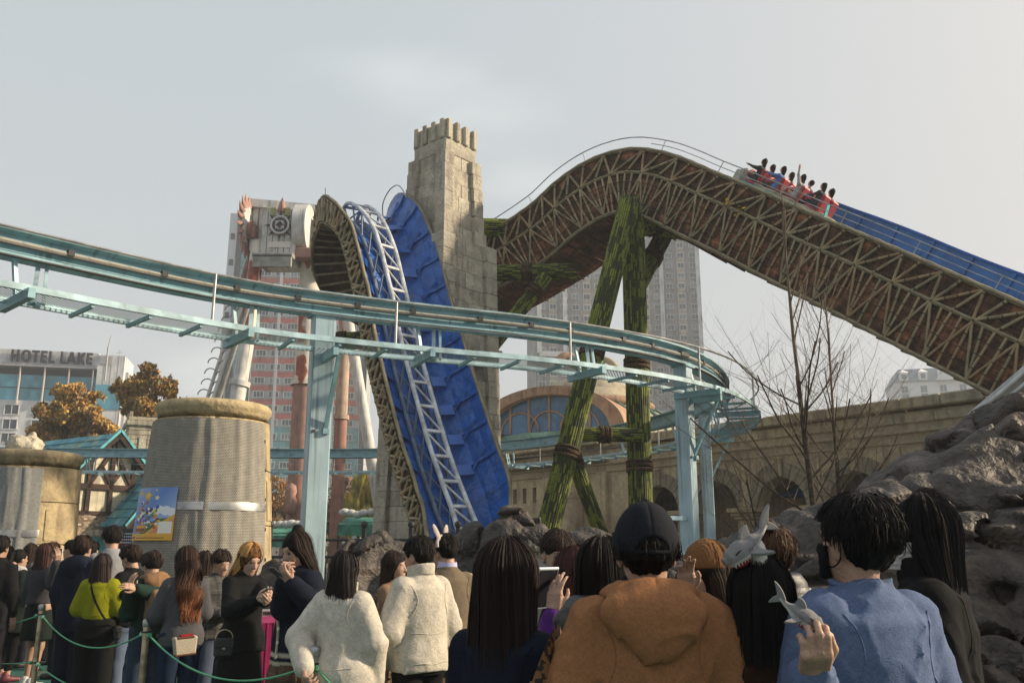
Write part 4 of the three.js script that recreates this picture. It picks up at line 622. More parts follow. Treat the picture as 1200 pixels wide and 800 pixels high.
function tower(label, px, d, wpx, topY, turn, light) {
  const c = P(px, 380, d).setY(0), m = d / FOCAL, W = wpx * m, H = 1.6 + d * slopeOf(topY), o = thing('apartment_tower', label, 'building', c, turn), fl = 2.85;
  const wall = mat([0.34, 0.335, 0.345], 0.85, { map: rep(T.streak, 0.08) }), beige = mat([0.5, 0.45, 0.38], 0.85, { map: rep(T.streak, 0.08) }), pale = mat([0.72, 0.73, 0.74], 0.8, { map: rep(T.streak, 0.1) });
  obj('wall', box2(-W / 2, W / 2, 0, H, -16, 0), wall, o);
  const [l0, l1] = light.map(v => -W / 2 + v * W), cols = Math.round(W / 3.1), yb = H - 11 * fl;
  obj('pale_frame', [box2(l0 - 0.6, l0 + 0.5, yb, H + 1, 0, 0.7), box2(l1 - 0.5, l1 + 0.6, yb, H + 1, 0, 0.7), box2(l0, l1, yb - 0.8, yb + 0.5, 0, 0.7), box2(l0, l1, H - 0.4, H + 1, 0, 0.7)], pale, o);
  obj('pale_base', box2(-W / 2 + 0.01, W / 2 - 0.01, 0, H * 0.3, 0.01, 0.25), pale, o);
  for (let y = 3, k = 0; y < H - 2; y += fl, k++) for (let i = 0; i < cols; i++) { const x = -W / 2 + (i + 0.5) * W / cols, inL = x > l0 && x < l1 && y > yb; if (y < 15) continue; if ((i % 3) === 1) obj('beige_panel', box(W / cols * 0.7, fl * 0.96, 0.12, x, y + 0.4, 0.3), beige, o); windowOn(o, x, y + 0.5, 0.42, 1.7, 1.35, pale, (i * 7 + k * 3) % 4 ? wGlass : wGlass2, 1); }
  obj('roof_house', box2(-W * 0.2, W * 0.25, H, H + 2.2, -9, -1), wall, o);
}
tower('grey apartment tower with pale framed upper storeys behind the hump', 668, 215, 84, 276, 0.12, [0.05, 0.42]);
tower('grey apartment tower with wide pale frame right of the bamboo post', 779, 225, 88, 281, -0.06, [0.48, 0.98]);
{ // hotel
  const d = 128, c = onGround(38, d), o = thing('hotel_building', 'white hotel with blue glass top floors and big roof lettering', 'building', c, 0.24);
  const m = d / FOCAL, white = mat([0.82, 0.83, 0.85], 0.7, { map: rep(T.streak, 0.1) }), blue = mat([0.1, 0.34, 0.46], 0.35, { map: rep(T.grime, 0.08) }), grey = mat([0.35, 0.35, 0.37], 0.7), dark = mat([0.02, 0.022, 0.04], 0.8);
  const Y = py => 1.6 + d * slopeOf(py), x1 = 6.0;
  obj('wall', box2(-22, x1, 0, Y(470), -14, 0), white, o);
  obj('glass_storeys', box2(-22, x1 - 0.02, Y(470), Y(440), -14, -0.3), blue, o);
  for (let x = -21; x < x1; x += 3.3) obj('fin', box2(x, x + 0.14, Y(474), Y(428), 0.02, 0.5), mat([0.45, 0.4, 0.36], 0.7), o);
  for (const y of [Y(455)]) obj('glazing_bar', box2(-22, x1, y - 0.05, y + 0.05, -0.3, -0.2), dark, o);
  obj('roof_slab', box2(-22, x1 + 0.02, Y(431), Y(427), -8, 0.6), grey, o);
  obj('sign_panel', box2(-22, x1, Y(427) + 0.02, Y(412), -1, 0.3), mat([0.75, 0.76, 0.78], 0.7, { map: rep(T.streak, 0.15) }), o);
  obj('back_storey', box2(-22, 2, Y(440), Y(434), -12, -5), white, o);
  for (const py of [478, 495, 511, 527, 543]) for (let i = 0; i < 7; i++) windowOn(o, -20 + i * 3.75, Y(py) - 0.4, 0.06, 1.9, 1.45, wFrame, wGlass, 1);
  obj('lift_tower', box2(x1, x1 + 3.7, 0, Y(414), -7, 0.5), white, o); obj('tower_glass', box2(x1 + 0.1, x1 + 3.72, Y(478), Y(449), 0.5, 0.62), blue, o); obj('tower_louvre', box2(x1 + 0.3, x1 + 1.8, Y(425), Y(415), 0.5, 0.6), grey, o);
  obj('side_block', box2(x1 + 3.7, x1 + 4.1, 0, Y(431), -7, -1), grey, o);
  for (let i = 1; i < 4; i++) obj('panel_joint', box2(x1 + i * 0.95, x1 + i * 0.95 + 0.05, Y(449), Y(414), 0.5, 0.53), grey, o);
  obj('antenna', [rod(V(x1 + 1.3, Y(445), 1), V(x1 + 1.3, Y(405), 1), 0.14), rod(V(x1 + 1.3, Y(405), 1), V(x1 + 1.5, Y(392), 1), 0.09, 0.05)], grey, o);
  obj('aerial', [rod(V(x1 + 2.4, Y(414), -2), V(x1 + 2.4, Y(403), -2), 0.04), rod(V(x1 + 1.9, Y(407), -2), V(x1 + 2.9, Y(407), -2), 0.03), rod(V(x1 + 2.1, Y(404), -2), V(x1 + 2.7, Y(404), -2), 0.03)], grey, o);
  const font = await new FontLoader().loadAsync('fonts/droid/droid_sans_bold.typeface.json');
  const tg = new TextGeometry('HOTEL LAKE', { font, size: 1.75, depth: 0.3, curveSegments: 6 }); tg.computeBoundingBox(); const bw = tg.boundingBox.max.x; tg.scale(11.2 / bw, 1.0, 1).translate(-6.0, Y(426), 0.5); obj('lettering', tg, dark, o);
}
{ // far mansard roofed hotel on the right
  const d = 270, c = P(1100, 445, d).setY(0), o = thing('mansard_building', 'hazy white building with grey mansard roof and dormers above the wall', 'building', c, -0.25), Y = py => 1.6 + d * slopeOf(py);
  const white = mat([0.66, 0.66, 0.66], 0.8), roof = mat([0.24, 0.27, 0.31], 0.8), X = 27;
  obj('wall', box2(-13, X, 0, Y(446), -16, 0), white, o);
  const rs = (x0, x1, y0, y1, z0, z1, k) => { const g = box2(x0, x1, y0, y1, z0, z1), p = g.attributes.position; for (let i = 0; i < p.count; i++) if (p.getY(i) > (y0 + y1) / 2) { p.setX(i, mix(p.getX(i), (x0 + x1) / 2, k)); p.setZ(i, mix(p.getZ(i), (z0 + z1) / 2, k * 2)); } g.computeVertexNormals(); return g; };
  obj('roof', rs(-13.5, X, Y(446), Y(430), -16, 0.5, 0.12), roof, o); obj('upper_roof', rs(2, 22, Y(434), Y(421), -14, -2, 0.25), roof, o);
  for (let i = 0; i < 7; i++) { const x = -10 + i * 5.6; windowOn(o, x, Y(455), 0.1, 2, 2.2, white, wGlass2, 1); windowOn(o, x, Y(464), 0.1, 2, 2.2, white, wGlass2, 1); const dm = obj('dormer', [box(2.6, 2.6, 3, x, Y(440), -0.8), new THREE.ConeGeometry(2.2, 1.3, 4).rotateY(Math.PI / 4).translate(x, Y(440) + 1.9, -0.8)], white, o); obj('pane', box(1.3, 1.5, 0.1, x, Y(440), 0.76), wGlass2, dm); }
  obj('gable', new THREE.ExtrudeGeometry(new THREE.Shape([[-4, 0], [4, 0], [0, 4.5]].map(a => new THREE.Vector2(...a))), { depth: 2, bevelEnabled: false }).translate(3, Y(446), -0.5), white, o);
}
// ---------------------------------------------------------------- giant pendulum ride behind the drum
{
  const d = 60, m = d / FOCAL / 0.95, o = thing('pendulum_ride', 'weathered white and red pendulum ride with compass emblem and tall pillars', 'amusement ride', onGround(345, d)), ox = o.position.x, oz = -d;
  const L = (px, py, dz = 0) => { const p = P(px, py, d - dz); return V(p.x - ox, p.y, p.z - oz); };
  const peel = tex(512, 512, (u, v) => { const a = pfbm(u, v, 5, 91, 6), b = pn2(u, v, 20, 3, 6), k = sstep(0.5, 0.56, a * 0.7 + b * 0.3), g = pfbm(u, v, 30, 92, 3); return k ? [0.62 + 0.2 * (g - 0.5), 0.34 + 0.15 * (g - 0.5), 0.29 + 0.1 * (g - 0.5)].map((c, i) => mix([0.86, 0.84, 0.8][i], c, k)) : [0.86, 0.84, 0.8].map(c => c + 0.12 * (g - 0.5)); });
  const white = mat([0.75, 0.73, 0.7], 0.7, { map: rep(T.streak, 0.25) }), peeled = mat([0.8, 0.78, 0.75], 0.75, { map: rep(peel, 0.12) }), red = mat([0.42, 0.23, 0.18], 0.75, { map: rep(T.streak, 0.3) }), peach = mat([0.56, 0.42, 0.32], 0.75, { map: rep(T.streak, 0.3) }), grey = mat([0.34, 0.33, 0.3], 0.7, { map: rep(T.grime, 0.3) }), navy = mat([0.03, 0.035, 0.06], 0.6), olive = mat([0.28, 0.27, 0.1], 0.7);
  // centre pillar and right pillar
  const pil = (px, w, pyTop, jointY, mA, mB, dz) => { const x = L(px, 600, dz).x, z = dz, yt = L(px, pyTop, dz).y, yj = L(px, jointY, dz).y; obj('pillar', rod(V(x, yj, z), V(x, yt, z), w, w, 16), mA, o); obj('pillar', rod(V(x, 0, z), V(x, yj, z), w * 1.04, w * 1.04, 16), mB, o); obj('flange', rod(V(x, yj - 0.16, z), V(x, yj + 0.16, z), w * 1.3, w * 1.3, 16), mA, o); };
  pil(348, 0.72, 300, 449, peeled, red, 0); pil(394.5, 0.45, 310, 489, peach, mat([0.4, 0.2, 0.15], 0.75, { map: rep(T.streak, 0.3) }), -3);
  obj('pillar_foot', rod(L(348, 612), V(L(348, 612).x, 0, 0), 1.0, 1.2, 12), red, o);
  obj('idol', lathe([[0, 0], [0.42, 0.05], [0.36, 0.5], [0.45, 0.9], [0.3, 1.2], [0.4, 1.5], [0.32, 1.9], [0, 2.1]], 12).translate(L(344, 612).x, L(344, 604).y, 1.2), red, o);
  // slanted legs
  obj('leg', rod(L(262, 560, 3), L(289, 400, 2), 0.5, 0.5, 14), white, o); obj('leg', rod(L(289, 400, 2), L(302, 285, 1), 0.5, 0.46, 14), peeled, o); obj('flange', rod(L(280, 452, 2.3), L(281.5, 446, 2.3), 0.68, 0.68, 14), white, o);
  obj('leg', rod(L(286, 330, -2), L(300, 285, -1), 0.34, 0.34, 10), red, o);
  obj('leg', rod(L(452, 640, -2), L(398, 318, -1), 0.4, 0.4, 12), white, o);
  // ladder boom on the left
  for (const [a, b] of [[0, 0], [7, 2], [14, 4]]) obj('boom_chord', rod(L(232 + a, 500, b), L(283 + a, 340, b), 0.13, 0.13, 6), a === 14 ? grey : white, o);
  obj('boom_plate', bar(L(248, 480, 1.4), L(291, 345, 1.4), 0.5, 0.4), mat([0.5, 0.48, 0.44], 0.7, { map: rep(T.streak, 0.4) }), o);
  for (let i = 0; i < 13; i++) { const t = i / 13, a = L(232 + 51 * t, 500 - 160 * t), b = L(239 + 51 * (t + 0.04), 500 - 160 * (t + 0.04), 2); obj('ladder_rung', rod(a, b, 0.05, 0.05, 5), grey, o); obj('ladder_hoop', new THREE.TorusGeometry(0.42, 0.04, 4, 12, Math.PI).rotateY(0.6).translate(a.x - 0.3, a.y, a.z), grey, o); }
  // head house
  const c = L(329, 278, 1), W = 40 * m;
  obj('head_box', bev(W, 64 * m, 2.6, 0.12, c.x, c.y, 0.2), white, o);
  const front = 1.6;
  for (let i = 0; i < 6; i++) { const x = c.x - W / 2 + W * (i + 0.5) / 6; obj('board', bev(W / 6 - 0.04, 62 * m, 0.1, 0.02, x, c.y, front - 0.03), mat([0.66, 0.64, 0.6], 0.75, { map: rep(T.streak, 0.5) }), o); }
  const ex = L(331, 268, 1).x, ey = L(331, 268, 1).y, em = obj('emblem', new THREE.CylinderGeometry(0.62, 0.62, 0.16, 28).rotateX(Math.PI / 2).translate(ex, ey, front + 0.12), navy, o);
  obj('emblem_ring', [new THREE.TorusGeometry(0.62, 0.08, 6, 28).translate(ex, ey, front + 0.2), new THREE.TorusGeometry(0.3, 0.05, 6, 20).translate(ex, ey, front + 0.21)], white, em);
  for (let i = 0; i < 16; i++) { const a = i / 16 * 6.283, l = i % 2 ? 0.85 : 1.15, g = new THREE.ConeGeometry(0.13, l - 0.6, 4).translate(0, 0.6 + (l - 0.6) / 2, 0).rotateZ(a).translate(ex, ey, front + 0.14); obj('ray', g, i % 2 ? red : navy, em); }
  for (let i = 0; i < 8; i++) { const a = i / 8 * 6.283; obj('petal', new THREE.ConeGeometry(0.09, 0.3, 4).translate(0, 0.34, 0).rotateZ(a).translate(ex, ey, front + 0.24), i % 2 ? white : red, em); }
  for (const [a, b] of [[-11, -5.5], [5.5, 11]]) obj('fin_stripe', bev((b - a) * m, 10 * m, 0.14, 0.03, L(331 + (a + b) / 2, 252, 1).x, L(331, 252, 1).y, front + 0.04), olive, o);
  obj('top_spike', lathe([[0, 0], [0.34, 0.1], [0.22, 0.8], [0, 1.3]], 6).translate(ex, L(331, 254, 1).y, front - 0.1), red, o);
  { const cv = document.createElement('canvas'); cv.width = 256; cv.height = 64; const x = cv.getContext('2d'); x.fillStyle = '#dcd6cc'; x.fillRect(0, 0, 256, 64); x.fillStyle = '#8a4a34'; x.font = 'bold 46px serif'; x.textAlign = 'center'; x.save(); x.translate(128, 50); x.scale(0.95, 1); x.fillText('자이로스윙', 0, 0); x.restore(); const t = new THREE.CanvasTexture(cv); t.colorSpace = THREE.SRGBColorSpace; obj('name_board', keepUV(new THREE.PlaneGeometry(1.6, 0.42).translate(ex, L(331, 290, 1).y, front + 0.06)), mat([0.85, 0.85, 0.85], 0.7, { map: t }), o); }
  obj('motor_drum', new THREE.CylinderGeometry(1.75, 1.75, 15 * m, 28).rotateZ(Math.PI / 2).translate(L(358, 272).x, L(358, 272).y, 0.6), white, o);
  obj('side_box', bev(30 * m, 54 * m, 2.2, 0.1, L(386, 280).x, L(386, 280).y, -0.6), peeled, o);
  obj('collar', bev(34 * m, 12 * m, 2.8, 0.05, L(358, 304).x, L(358, 304).y, 0.2), red, o);
  obj('platform', [bev(46 * m, 0.3, 3.6, 0.04, L(329, 311).x, L(329, 311).y, 0.6), bev(44 * m, 0.9, 0.2, 0.04, L(329, 313).x, L(329, 313).y - 0.3, 2.3)], grey, o);
  obj('platform', [bev(40 * m, 0.3, 3.2, 0.04, L(390, 314).x, L(390, 314).y, 0.2), bev(38 * m, 0.8, 0.2, 0.04, L(390, 316).x, L(390, 316).y - 0.3, 1.7)], grey, o);
  // left sun wheel, posts and top beam
  const sx = L(290, 268).x, sy = L(290, 268).y; const wh = obj('sun_wheel', new THREE.CylinderGeometry(1.5, 1.5, 0.3, 28).rotateZ(Math.PI / 2).translate(sx + 0.05, sy, 0.3), white, o);
  for (let i = 0; i < 18; i++) { const a = i / 18 * 6.283; obj('ray', new THREE.ConeGeometry(0.26, 1.0, 4).translate(0, 1.95, 0).rotateX(a).translate(sx + 0.05, sy, 0.3), red, wh); }
  obj('wheel_boss', [new THREE.CylinderGeometry(0.5, 0.8, 0.8, 12).rotateZ(Math.PI / 2).translate(sx + 0.1, sy - 0.3, 0.3), bev(0.7, 1.2, 1.2, 0.1, sx + 0.4, sy - 0.4, 0.2)], red, o);
  for (const px of [297, 305]) obj('head_post', bev(0.42, 56 * m, 0.5, 0.04, L(px, 268).x, L(px, 268).y, -0.4), white, o);
  obj('head_post', bev(0.9, 0.9, 0.9, 0.05, L(302, 290).x, L(302, 290).y, 0.2), white, o);
  obj('top_beam', bar(L(290, 238, 0), L(398, 248, -1), 0.5, 0.6), white, o); obj('stub', bev(0.5, 0.7, 0.5, 0.04, L(317, 247).x, L(317, 247).y - 0.2, 0), olive, o);
  obj('mast', rod(L(381, 246, -1), L(381, 220, -1), 0.04, 0.03, 5), navy, o);
}
// ---------------------------------------------------------------- half timbered house
{
  const d = 49, o = thing('timbered_house', 'half timbered cottage with turquoise shingle roof and stone walls', 'house', onGround(121, d), 1.0), inv = new THREE.Matrix4();
  o.updateMatrixWorld(true); inv.copy(o.matrixWorld).invert();
  const brickT = tex(512, 512, (u, v) => { const row = Math.floor(v * 24), x = (u * 12 + (row % 2) * 0.5), bx = Math.floor(x) % 12, fx = x % 1, fy = (v * 24) % 1, h = PERM[(PERM[bx & 255] + row * 7) & 255] / 255, n = pfbm(u, v, 20, 3, 4), m = fx < 0.06 || fy < 0.1; const b = mix(0.38, 0.78, h) + 0.25 * (n - 0.5); return m ? [0.55, 0.52, 0.47] : [b, b * mix(0.85, 0.96, h), b * mix(0.7, 0.92, h)]; });
  const stone = mat([0.8, 0.75, 0.68], 0.92, { map: rep(brickT, 0.42), bumpMap: rep(T.bump, 1), bumpScale: 0.03 }), cream = mat([0.76, 0.72, 0.6], 0.9, { map: rep(T.stone, 0.3) }), timber = mat([0.085, 0.04, 0.028], 0.85, { map: rep(T.reed, 0.6) }), edge = mat([0.05, 0.4, 0.46], 0.6, { map: rep(T.grime, 0.5) });
  const roofM = [[0.09, 0.36, 0.44], [0.16, 0.42, 0.46], [0.06, 0.28, 0.38], [0.24, 0.42, 0.36]].map(c => mat(c, 0.7, { map: rep(T.grime, 0.4) }));
  const roofPlane = (parent, a, b, c2, dd, rows, cols, seed) => { const r = rng(seed), nrm = b.clone().sub(a).cross(dd.clone().sub(a)).normalize(); obj('roof_board', (() => { const g = new THREE.BufferGeometry().setFromPoints([a, b, c2, a, c2, dd]); g.computeVertexNormals(); return g; })(), mat([0.05, 0.2, 0.25], 0.8, { side: THREE.DoubleSide }), parent);
    for (let j = 0; j < rows; j++) for (let i = 0; i < cols; i++) { const off = (j % 2) * 0.5, u0 = clamp((i - off + 0.03) / (cols - 0.5)), u1 = clamp((i + 1 - off - 0.03) / (cols - 0.5)); if (u1 - u0 < 0.01) continue; const v0 = j / rows, v1 = (j + 1.12) / rows, q = (u, v, h) => a.clone().lerp(b, u).lerp(dd.clone().lerp(c2, u), Math.min(1, v)).addScaledVector(nrm, h); const A = q(u0, v0, 0.1), B = q(u1, v0, 0.1), C = q(u1, v1, 0.03), D = q(u0, v1, 0.03), A2 = q(u0, v0, 0.02), B2 = q(u1, v0, 0.02); const g = new THREE.BufferGeometry().setFromPoints([A, B, C, A, C, D, A2, B2, B, A2, B, A]); g.computeVertexNormals(); obj('shingle', g, roofM[Math.floor(r() * 4)], parent); } };
  // main block: gable faces +z, ridge runs back along -z
  const hw = 2.6, ye = 5.0, yr = 7.6, dep = 7;
  const gab = new THREE.Shape([[-hw, 3.3], [hw, 3.3], [hw, ye], [0, yr], [-hw, ye]].map(a => new THREE.Vector2(...a)));
  obj('gable_wall', new THREE.ExtrudeGeometry(gab, { depth: dep, bevelEnabled: false }).translate(0, 0, -dep), cream, o);
  obj('stone_wall', box2(-hw - 0.05, hw + 0.05, 0, 3.3, -dep, 0.1), stone, o);
  const tb = (x0, y0, x1, y1, w = 0.24) => obj('timber', bar(V(x0, y0, 0.08), V(x1, y1, 0.08), w, 0.16, V(0, 0, 1)), timber, o);
  tb(-hw, 4.75, hw, 4.75, 0.3); tb(0, 3.3, 0, yr - 0.3); tb(-1.3, 3.3, -1.3, 6.2); tb(1.3, 3.3, 1.3, 6.2); tb(-1.3, 4.8, 0, 6.9, 0.2); tb(1.3, 4.8, 0, 6.9, 0.2); tb(-0.7, 5.9, 0, 4.9, 0.2); tb(0.7, 5.9, 0, 4.9, 0.2); tb(-hw, 3.35, hw, 3.35, 0.2);
  for (const s of [-1, 1]) { obj('barge_board', bar(V(s * (hw + 0.5), ye - 0.45, 0.45), V(0, yr + 0.08, 0.45), 0.36, 0.14, V(0, 0, 1)), timber, o); obj('barge_edge', bar(V(s * (hw + 0.56), ye - 0.3, 0.5), V(0, yr + 0.3, 0.5), 0.14, 0.16, V(0, 0, 1)), edge, o); }
  roofPlane(o, V(-hw - 0.5, ye - 0.4, -dep), V(-hw - 0.5, ye - 0.4, 0.4), V(0, yr + 0.12, 0.4), V(0, yr + 0.12, -dep), 8, 12, 4);
  roofPlane(o, V(hw + 0.5, ye - 0.4, 0.4), V(hw + 0.5, ye - 0.4, -dep), V(0, yr + 0.12, -dep), V(0, yr + 0.12, 0.4), 8, 12, 5);
  // lean-to roof on the left
  roofPlane(o, V(-hw - 2.6, 6.2, -dep), V(-hw - 2.6, 6.2, -1.8), V(-hw + 0.4, 6.9, -2.2), V(-hw + 0.4, 6.9, -dep), 3, 8, 6);
  obj('side_wing', box2(-hw - 2.4, -hw, 0, 6.0, -dep, -2), stone, o);
  // front porch gable
  const px = 1.9, pw = 1.75, py = 3.15, pr = 5.35, pz = 2.0;
  obj('porch_wall', new THREE.ExtrudeGeometry(new THREE.Shape([[-pw, 0], [pw, 0], [pw, py], [0, pr - 0.1], [-pw, py]].map(a => new THREE.Vector2(a[0] + px, a[1]))), { depth: pz, bevelEnabled: false }), stone, o);
  for (const s of [-1, 1]) obj('barge_board', bar(V(px + s * (pw + 0.5), py - 0.6, pz + 0.3), V(px, pr + 0.02, pz + 0.3), 0.34, 0.16, V(0, 0, 1)), timber, o);
  for (const s of [-1, 1]) obj('barge_edge', bar(V(px + s * (pw + 0.56), py - 0.5, pz + 0.34), V(px, pr + 0.2, pz + 0.34), 0.12, 0.16, V(0, 0, 1)), edge, o);
  roofPlane(o, V(px + pw + 0.5, py - 0.55, pz + 0.3), V(px + pw + 0.5, py - 0.55, 0.1), V(px, pr + 0.08, 0.1), V(px, pr + 0.08, pz + 0.3), 6, 5, 7);
  roofPlane(o, V(px - pw - 0.5, py - 0.55, 0.1), V(px - pw - 0.5, py - 0.55, pz + 0.3), V(px, pr + 0.08, pz + 0.3), V(px, pr + 0.08, 0.1), 6, 5, 8);
  const aw = obj('arched_window', [new THREE.TorusGeometry(0.3, 0.07, 5, 14, Math.PI).translate(px - 0.2, 3.9, pz + 0.02), box(0.12, 0.7, 0.1, px - 0.5, 3.55, pz + 0.02), box(0.12, 0.7, 0.1, px + 0.1, 3.55, pz + 0.02)], M.castle3, o); obj('pane', box(0.56, 0.95, 0.03, px - 0.2, 3.66, pz + 0.03), wGlass, aw);
  // small bright dormer over the door
  const qx = 2.5, qz = 3.4; obj('door_hood', new THREE.ExtrudeGeometry(new THREE.Shape([[-1.1, 0], [1.1, 0], [1.1, 2.5], [0, 3.9], [-1.1, 2.5]].map(a => new THREE.Vector2(a[0] + qx, a[1]))), { depth: qz - pz, bevelEnabled: false }).translate(0, 0, pz), stone, o);
  for (const s of [-1, 1]) { obj('hood_roof', bar(V(qx + s * 1.5, 2.15, qz - 0.7), V(qx + s * 0.02, 4.12, qz - 0.7), 0.1, 1.8, V(s, 0, 0)), edge, o); obj('barge_board', bar(V(qx + s * 1.45, 2.0, qz + 0.24), V(qx, 3.94, qz + 0.24), 0.2, 0.1, V(0, 0, 1)), timber, o); }
  for (let i = 0; i < 9; i++) { const a = Math.PI * (i + 0.5) / 9; obj('door_arch_stone', bev(0.3, 0.34, 0.3, 0.04).rotateZ(a - Math.PI / 2).translate(-0.7 + Math.cos(a) * 1.0, 1.3 + Math.sin(a) * 1.0, 0.2), M.castle2, o); }
  obj('door', new THREE.ExtrudeGeometry((() => { const s = new THREE.Shape(); s.absarc(-0.7, 1.3, 0.85, 0, Math.PI); s.lineTo(-1.55, 0); s.lineTo(0.15, 0); return s; })(), { depth: 0.08, bevelEnabled: false }).translate(0, 0, 0.12), edge, o);
}
{ // stone chimney tower
  const o = thing('stone_chimney', 'square stone chimney with stepped cap behind the turquoise roof', 'chimney', onGround(153, 56), 0.5), h = 1.6 + 56 * slopeOf(500);
  const st = mat([0.55, 0.5, 0.43], 0.92, { map: rep(T.stone, 0.5), bumpMap: rep(T.bump, 1), bumpScale: 0.03 }), st2 = mat([0.42, 0.36, 0.3], 0.92, { map: rep(T.stone, 0.5) });
  const r = rng(8); obj('core', box(1.62, h, 1.62, 0, h / 2, 0), M.joint, o);
  for (let y = h - 4.2, k = 0; y < h - 0.1; y += 0.3, k++) for (const [ax, s] of [['z', 1], ['x', 1], ['x', -1]]) for (let i = 0; i < 3; i++) { const a = -0.85 + 1.7 * clamp((i + (k % 2) * 0.33 - (k % 2 ? 0.33 : 0)) / 3), b = a + 1.7 / 3 - 0.02, g = ax === 'z' ? box2(a, b, y, y + 0.27, 0.8, 0.86 + r() * 0.03) : box2(s > 0 ? 0.8 : -0.88, s > 0 ? 0.86 + r() * 0.03 : -0.8, y, y + 0.27, a, b); obj('stone_block', g, r() > 0.4 ? st : st2, o); }
  obj('cap', [bev(2.1, 0.3, 2.1, 0.04, 0, h + 0.1, 0), bev(1.9, 0.25, 1.9, 0.04, 0, h + 0.38, 0)], st, o);
  for (let i = 0; i < 7; i++) for (const s of [-1, 1]) obj('cap_tooth', bev(0.2, 0.34, 0.2, 0.03, s * 0.8, h + 0.65, -0.8 + i * 0.27), st2, o);
  obj('niche', box(0.42, 1.1, 0.04, 0, h - 1.3, 0.91), M.castle3, o);
}
{ // carved stone finial behind the small drum
  const o = thing('carved_finial', 'carved pale stone finial peeping over the plain grey drum', 'statue', onGround(10, 19)), h = 1.6 + 19 * slopeOf(530);
  obj('pedestal', lathe([[0, 0], [0.5, 0.01], [0.42, h - 0.3], [0.62, h - 0.1], [0.62, h], [0, h]], 20), M.castle2, o);
  const nz = rng(4), f = (x, y, z) => Math.hypot(x, (y - 0.1) * 1.4, z) - 0.34 + 0.12 * vnoise(x * 6 + 2, y * 6, z * 6) + 0.05 * vnoise(x * 14, y * 14, z * 14);
  obj('carving', meshField(f, [-0.6, -0.15, -0.6], [0.6, 0.6, 0.6], 0.03).translate(0.05, h + 0.05, 0), M.castle, o);
}
// ---------------------------------------------------------------- kiosks and railings seen past the crowd
{
  const netGreen = mat([0.08, 0.3, 0.22], 0.8, { map: rep(T.grime, 0.6) });
  [[325, 618, 40, 30, 'green awning kiosk glimpsed beside the netted drum'], [432, 605, 40, 34, 'green awning kiosk in front of the golden willow']].forEach(([px, py, d, w, label]) => {
    const o = thing('kiosk', label, 'kiosk', onGround(px, d)), h = 1.6 + d * slopeOf(py), W = w * 2 * d / FOCAL;
    obj('awning', (() => { const g = box2(-W / 2, W / 2, h - 0.5, h, -1.5, 0.4), p = g.attributes.position; for (let i = 0; i < p.count; i++) if (p.getZ(i) > 0) p.setY(i, p.getY(i) - 0.35); g.computeVertexNormals(); return g; })(), netGreen, o);
    obj('counter', box2(-W / 2, W / 2, 0, 1.1, -1.4, 0.2), M.white, o);
    for (let i = 0; i < 4; i++) obj('post', rod(V(-W / 2 + W * i / 3, 0, 0.3), V(-W / 2 + W * i / 3, h - 0.4, 0.3), 0.05), M.dark, o);
    const r = rng(px); for (let i = 0; i < 9; i++) obj('bag', new THREE.SphereGeometry(0.22, 8, 6).scale(1.2, 0.8, 1).translate(-W / 2 + W * (i + 0.5) / 9, h + 0.08 + r() * 0.12, -0.2), M.white, o);
  });
  const f = thing('railing', 'black post and rail fence behind the rocks under the willow', 'railing', onGround(385, 22)), x0 = -2.6, x1 = 3.2;
  for (const y of [1.35, 1.75]) obj('rail', rod(V(x0, y, 0), V(x1, y, 0), 0.035), M.dark, f);
  for (let x = x0; x <= x1 + 0.01; x += 1.15) { obj('post', bev(0.11, 2.05, 0.11, 0.02, x, 1.025, 0), M.dark, f); obj('post_cap', new THREE.SphereGeometry(0.09, 8, 6).translate(x, 2.12, 0), M.dark, f); }
  for (let x = x0 + 0.15; x < x1; x += 0.16) obj('baluster', box(0.025, 0.75, 0.025, x, 0.95, 0), M.dark, f);
}
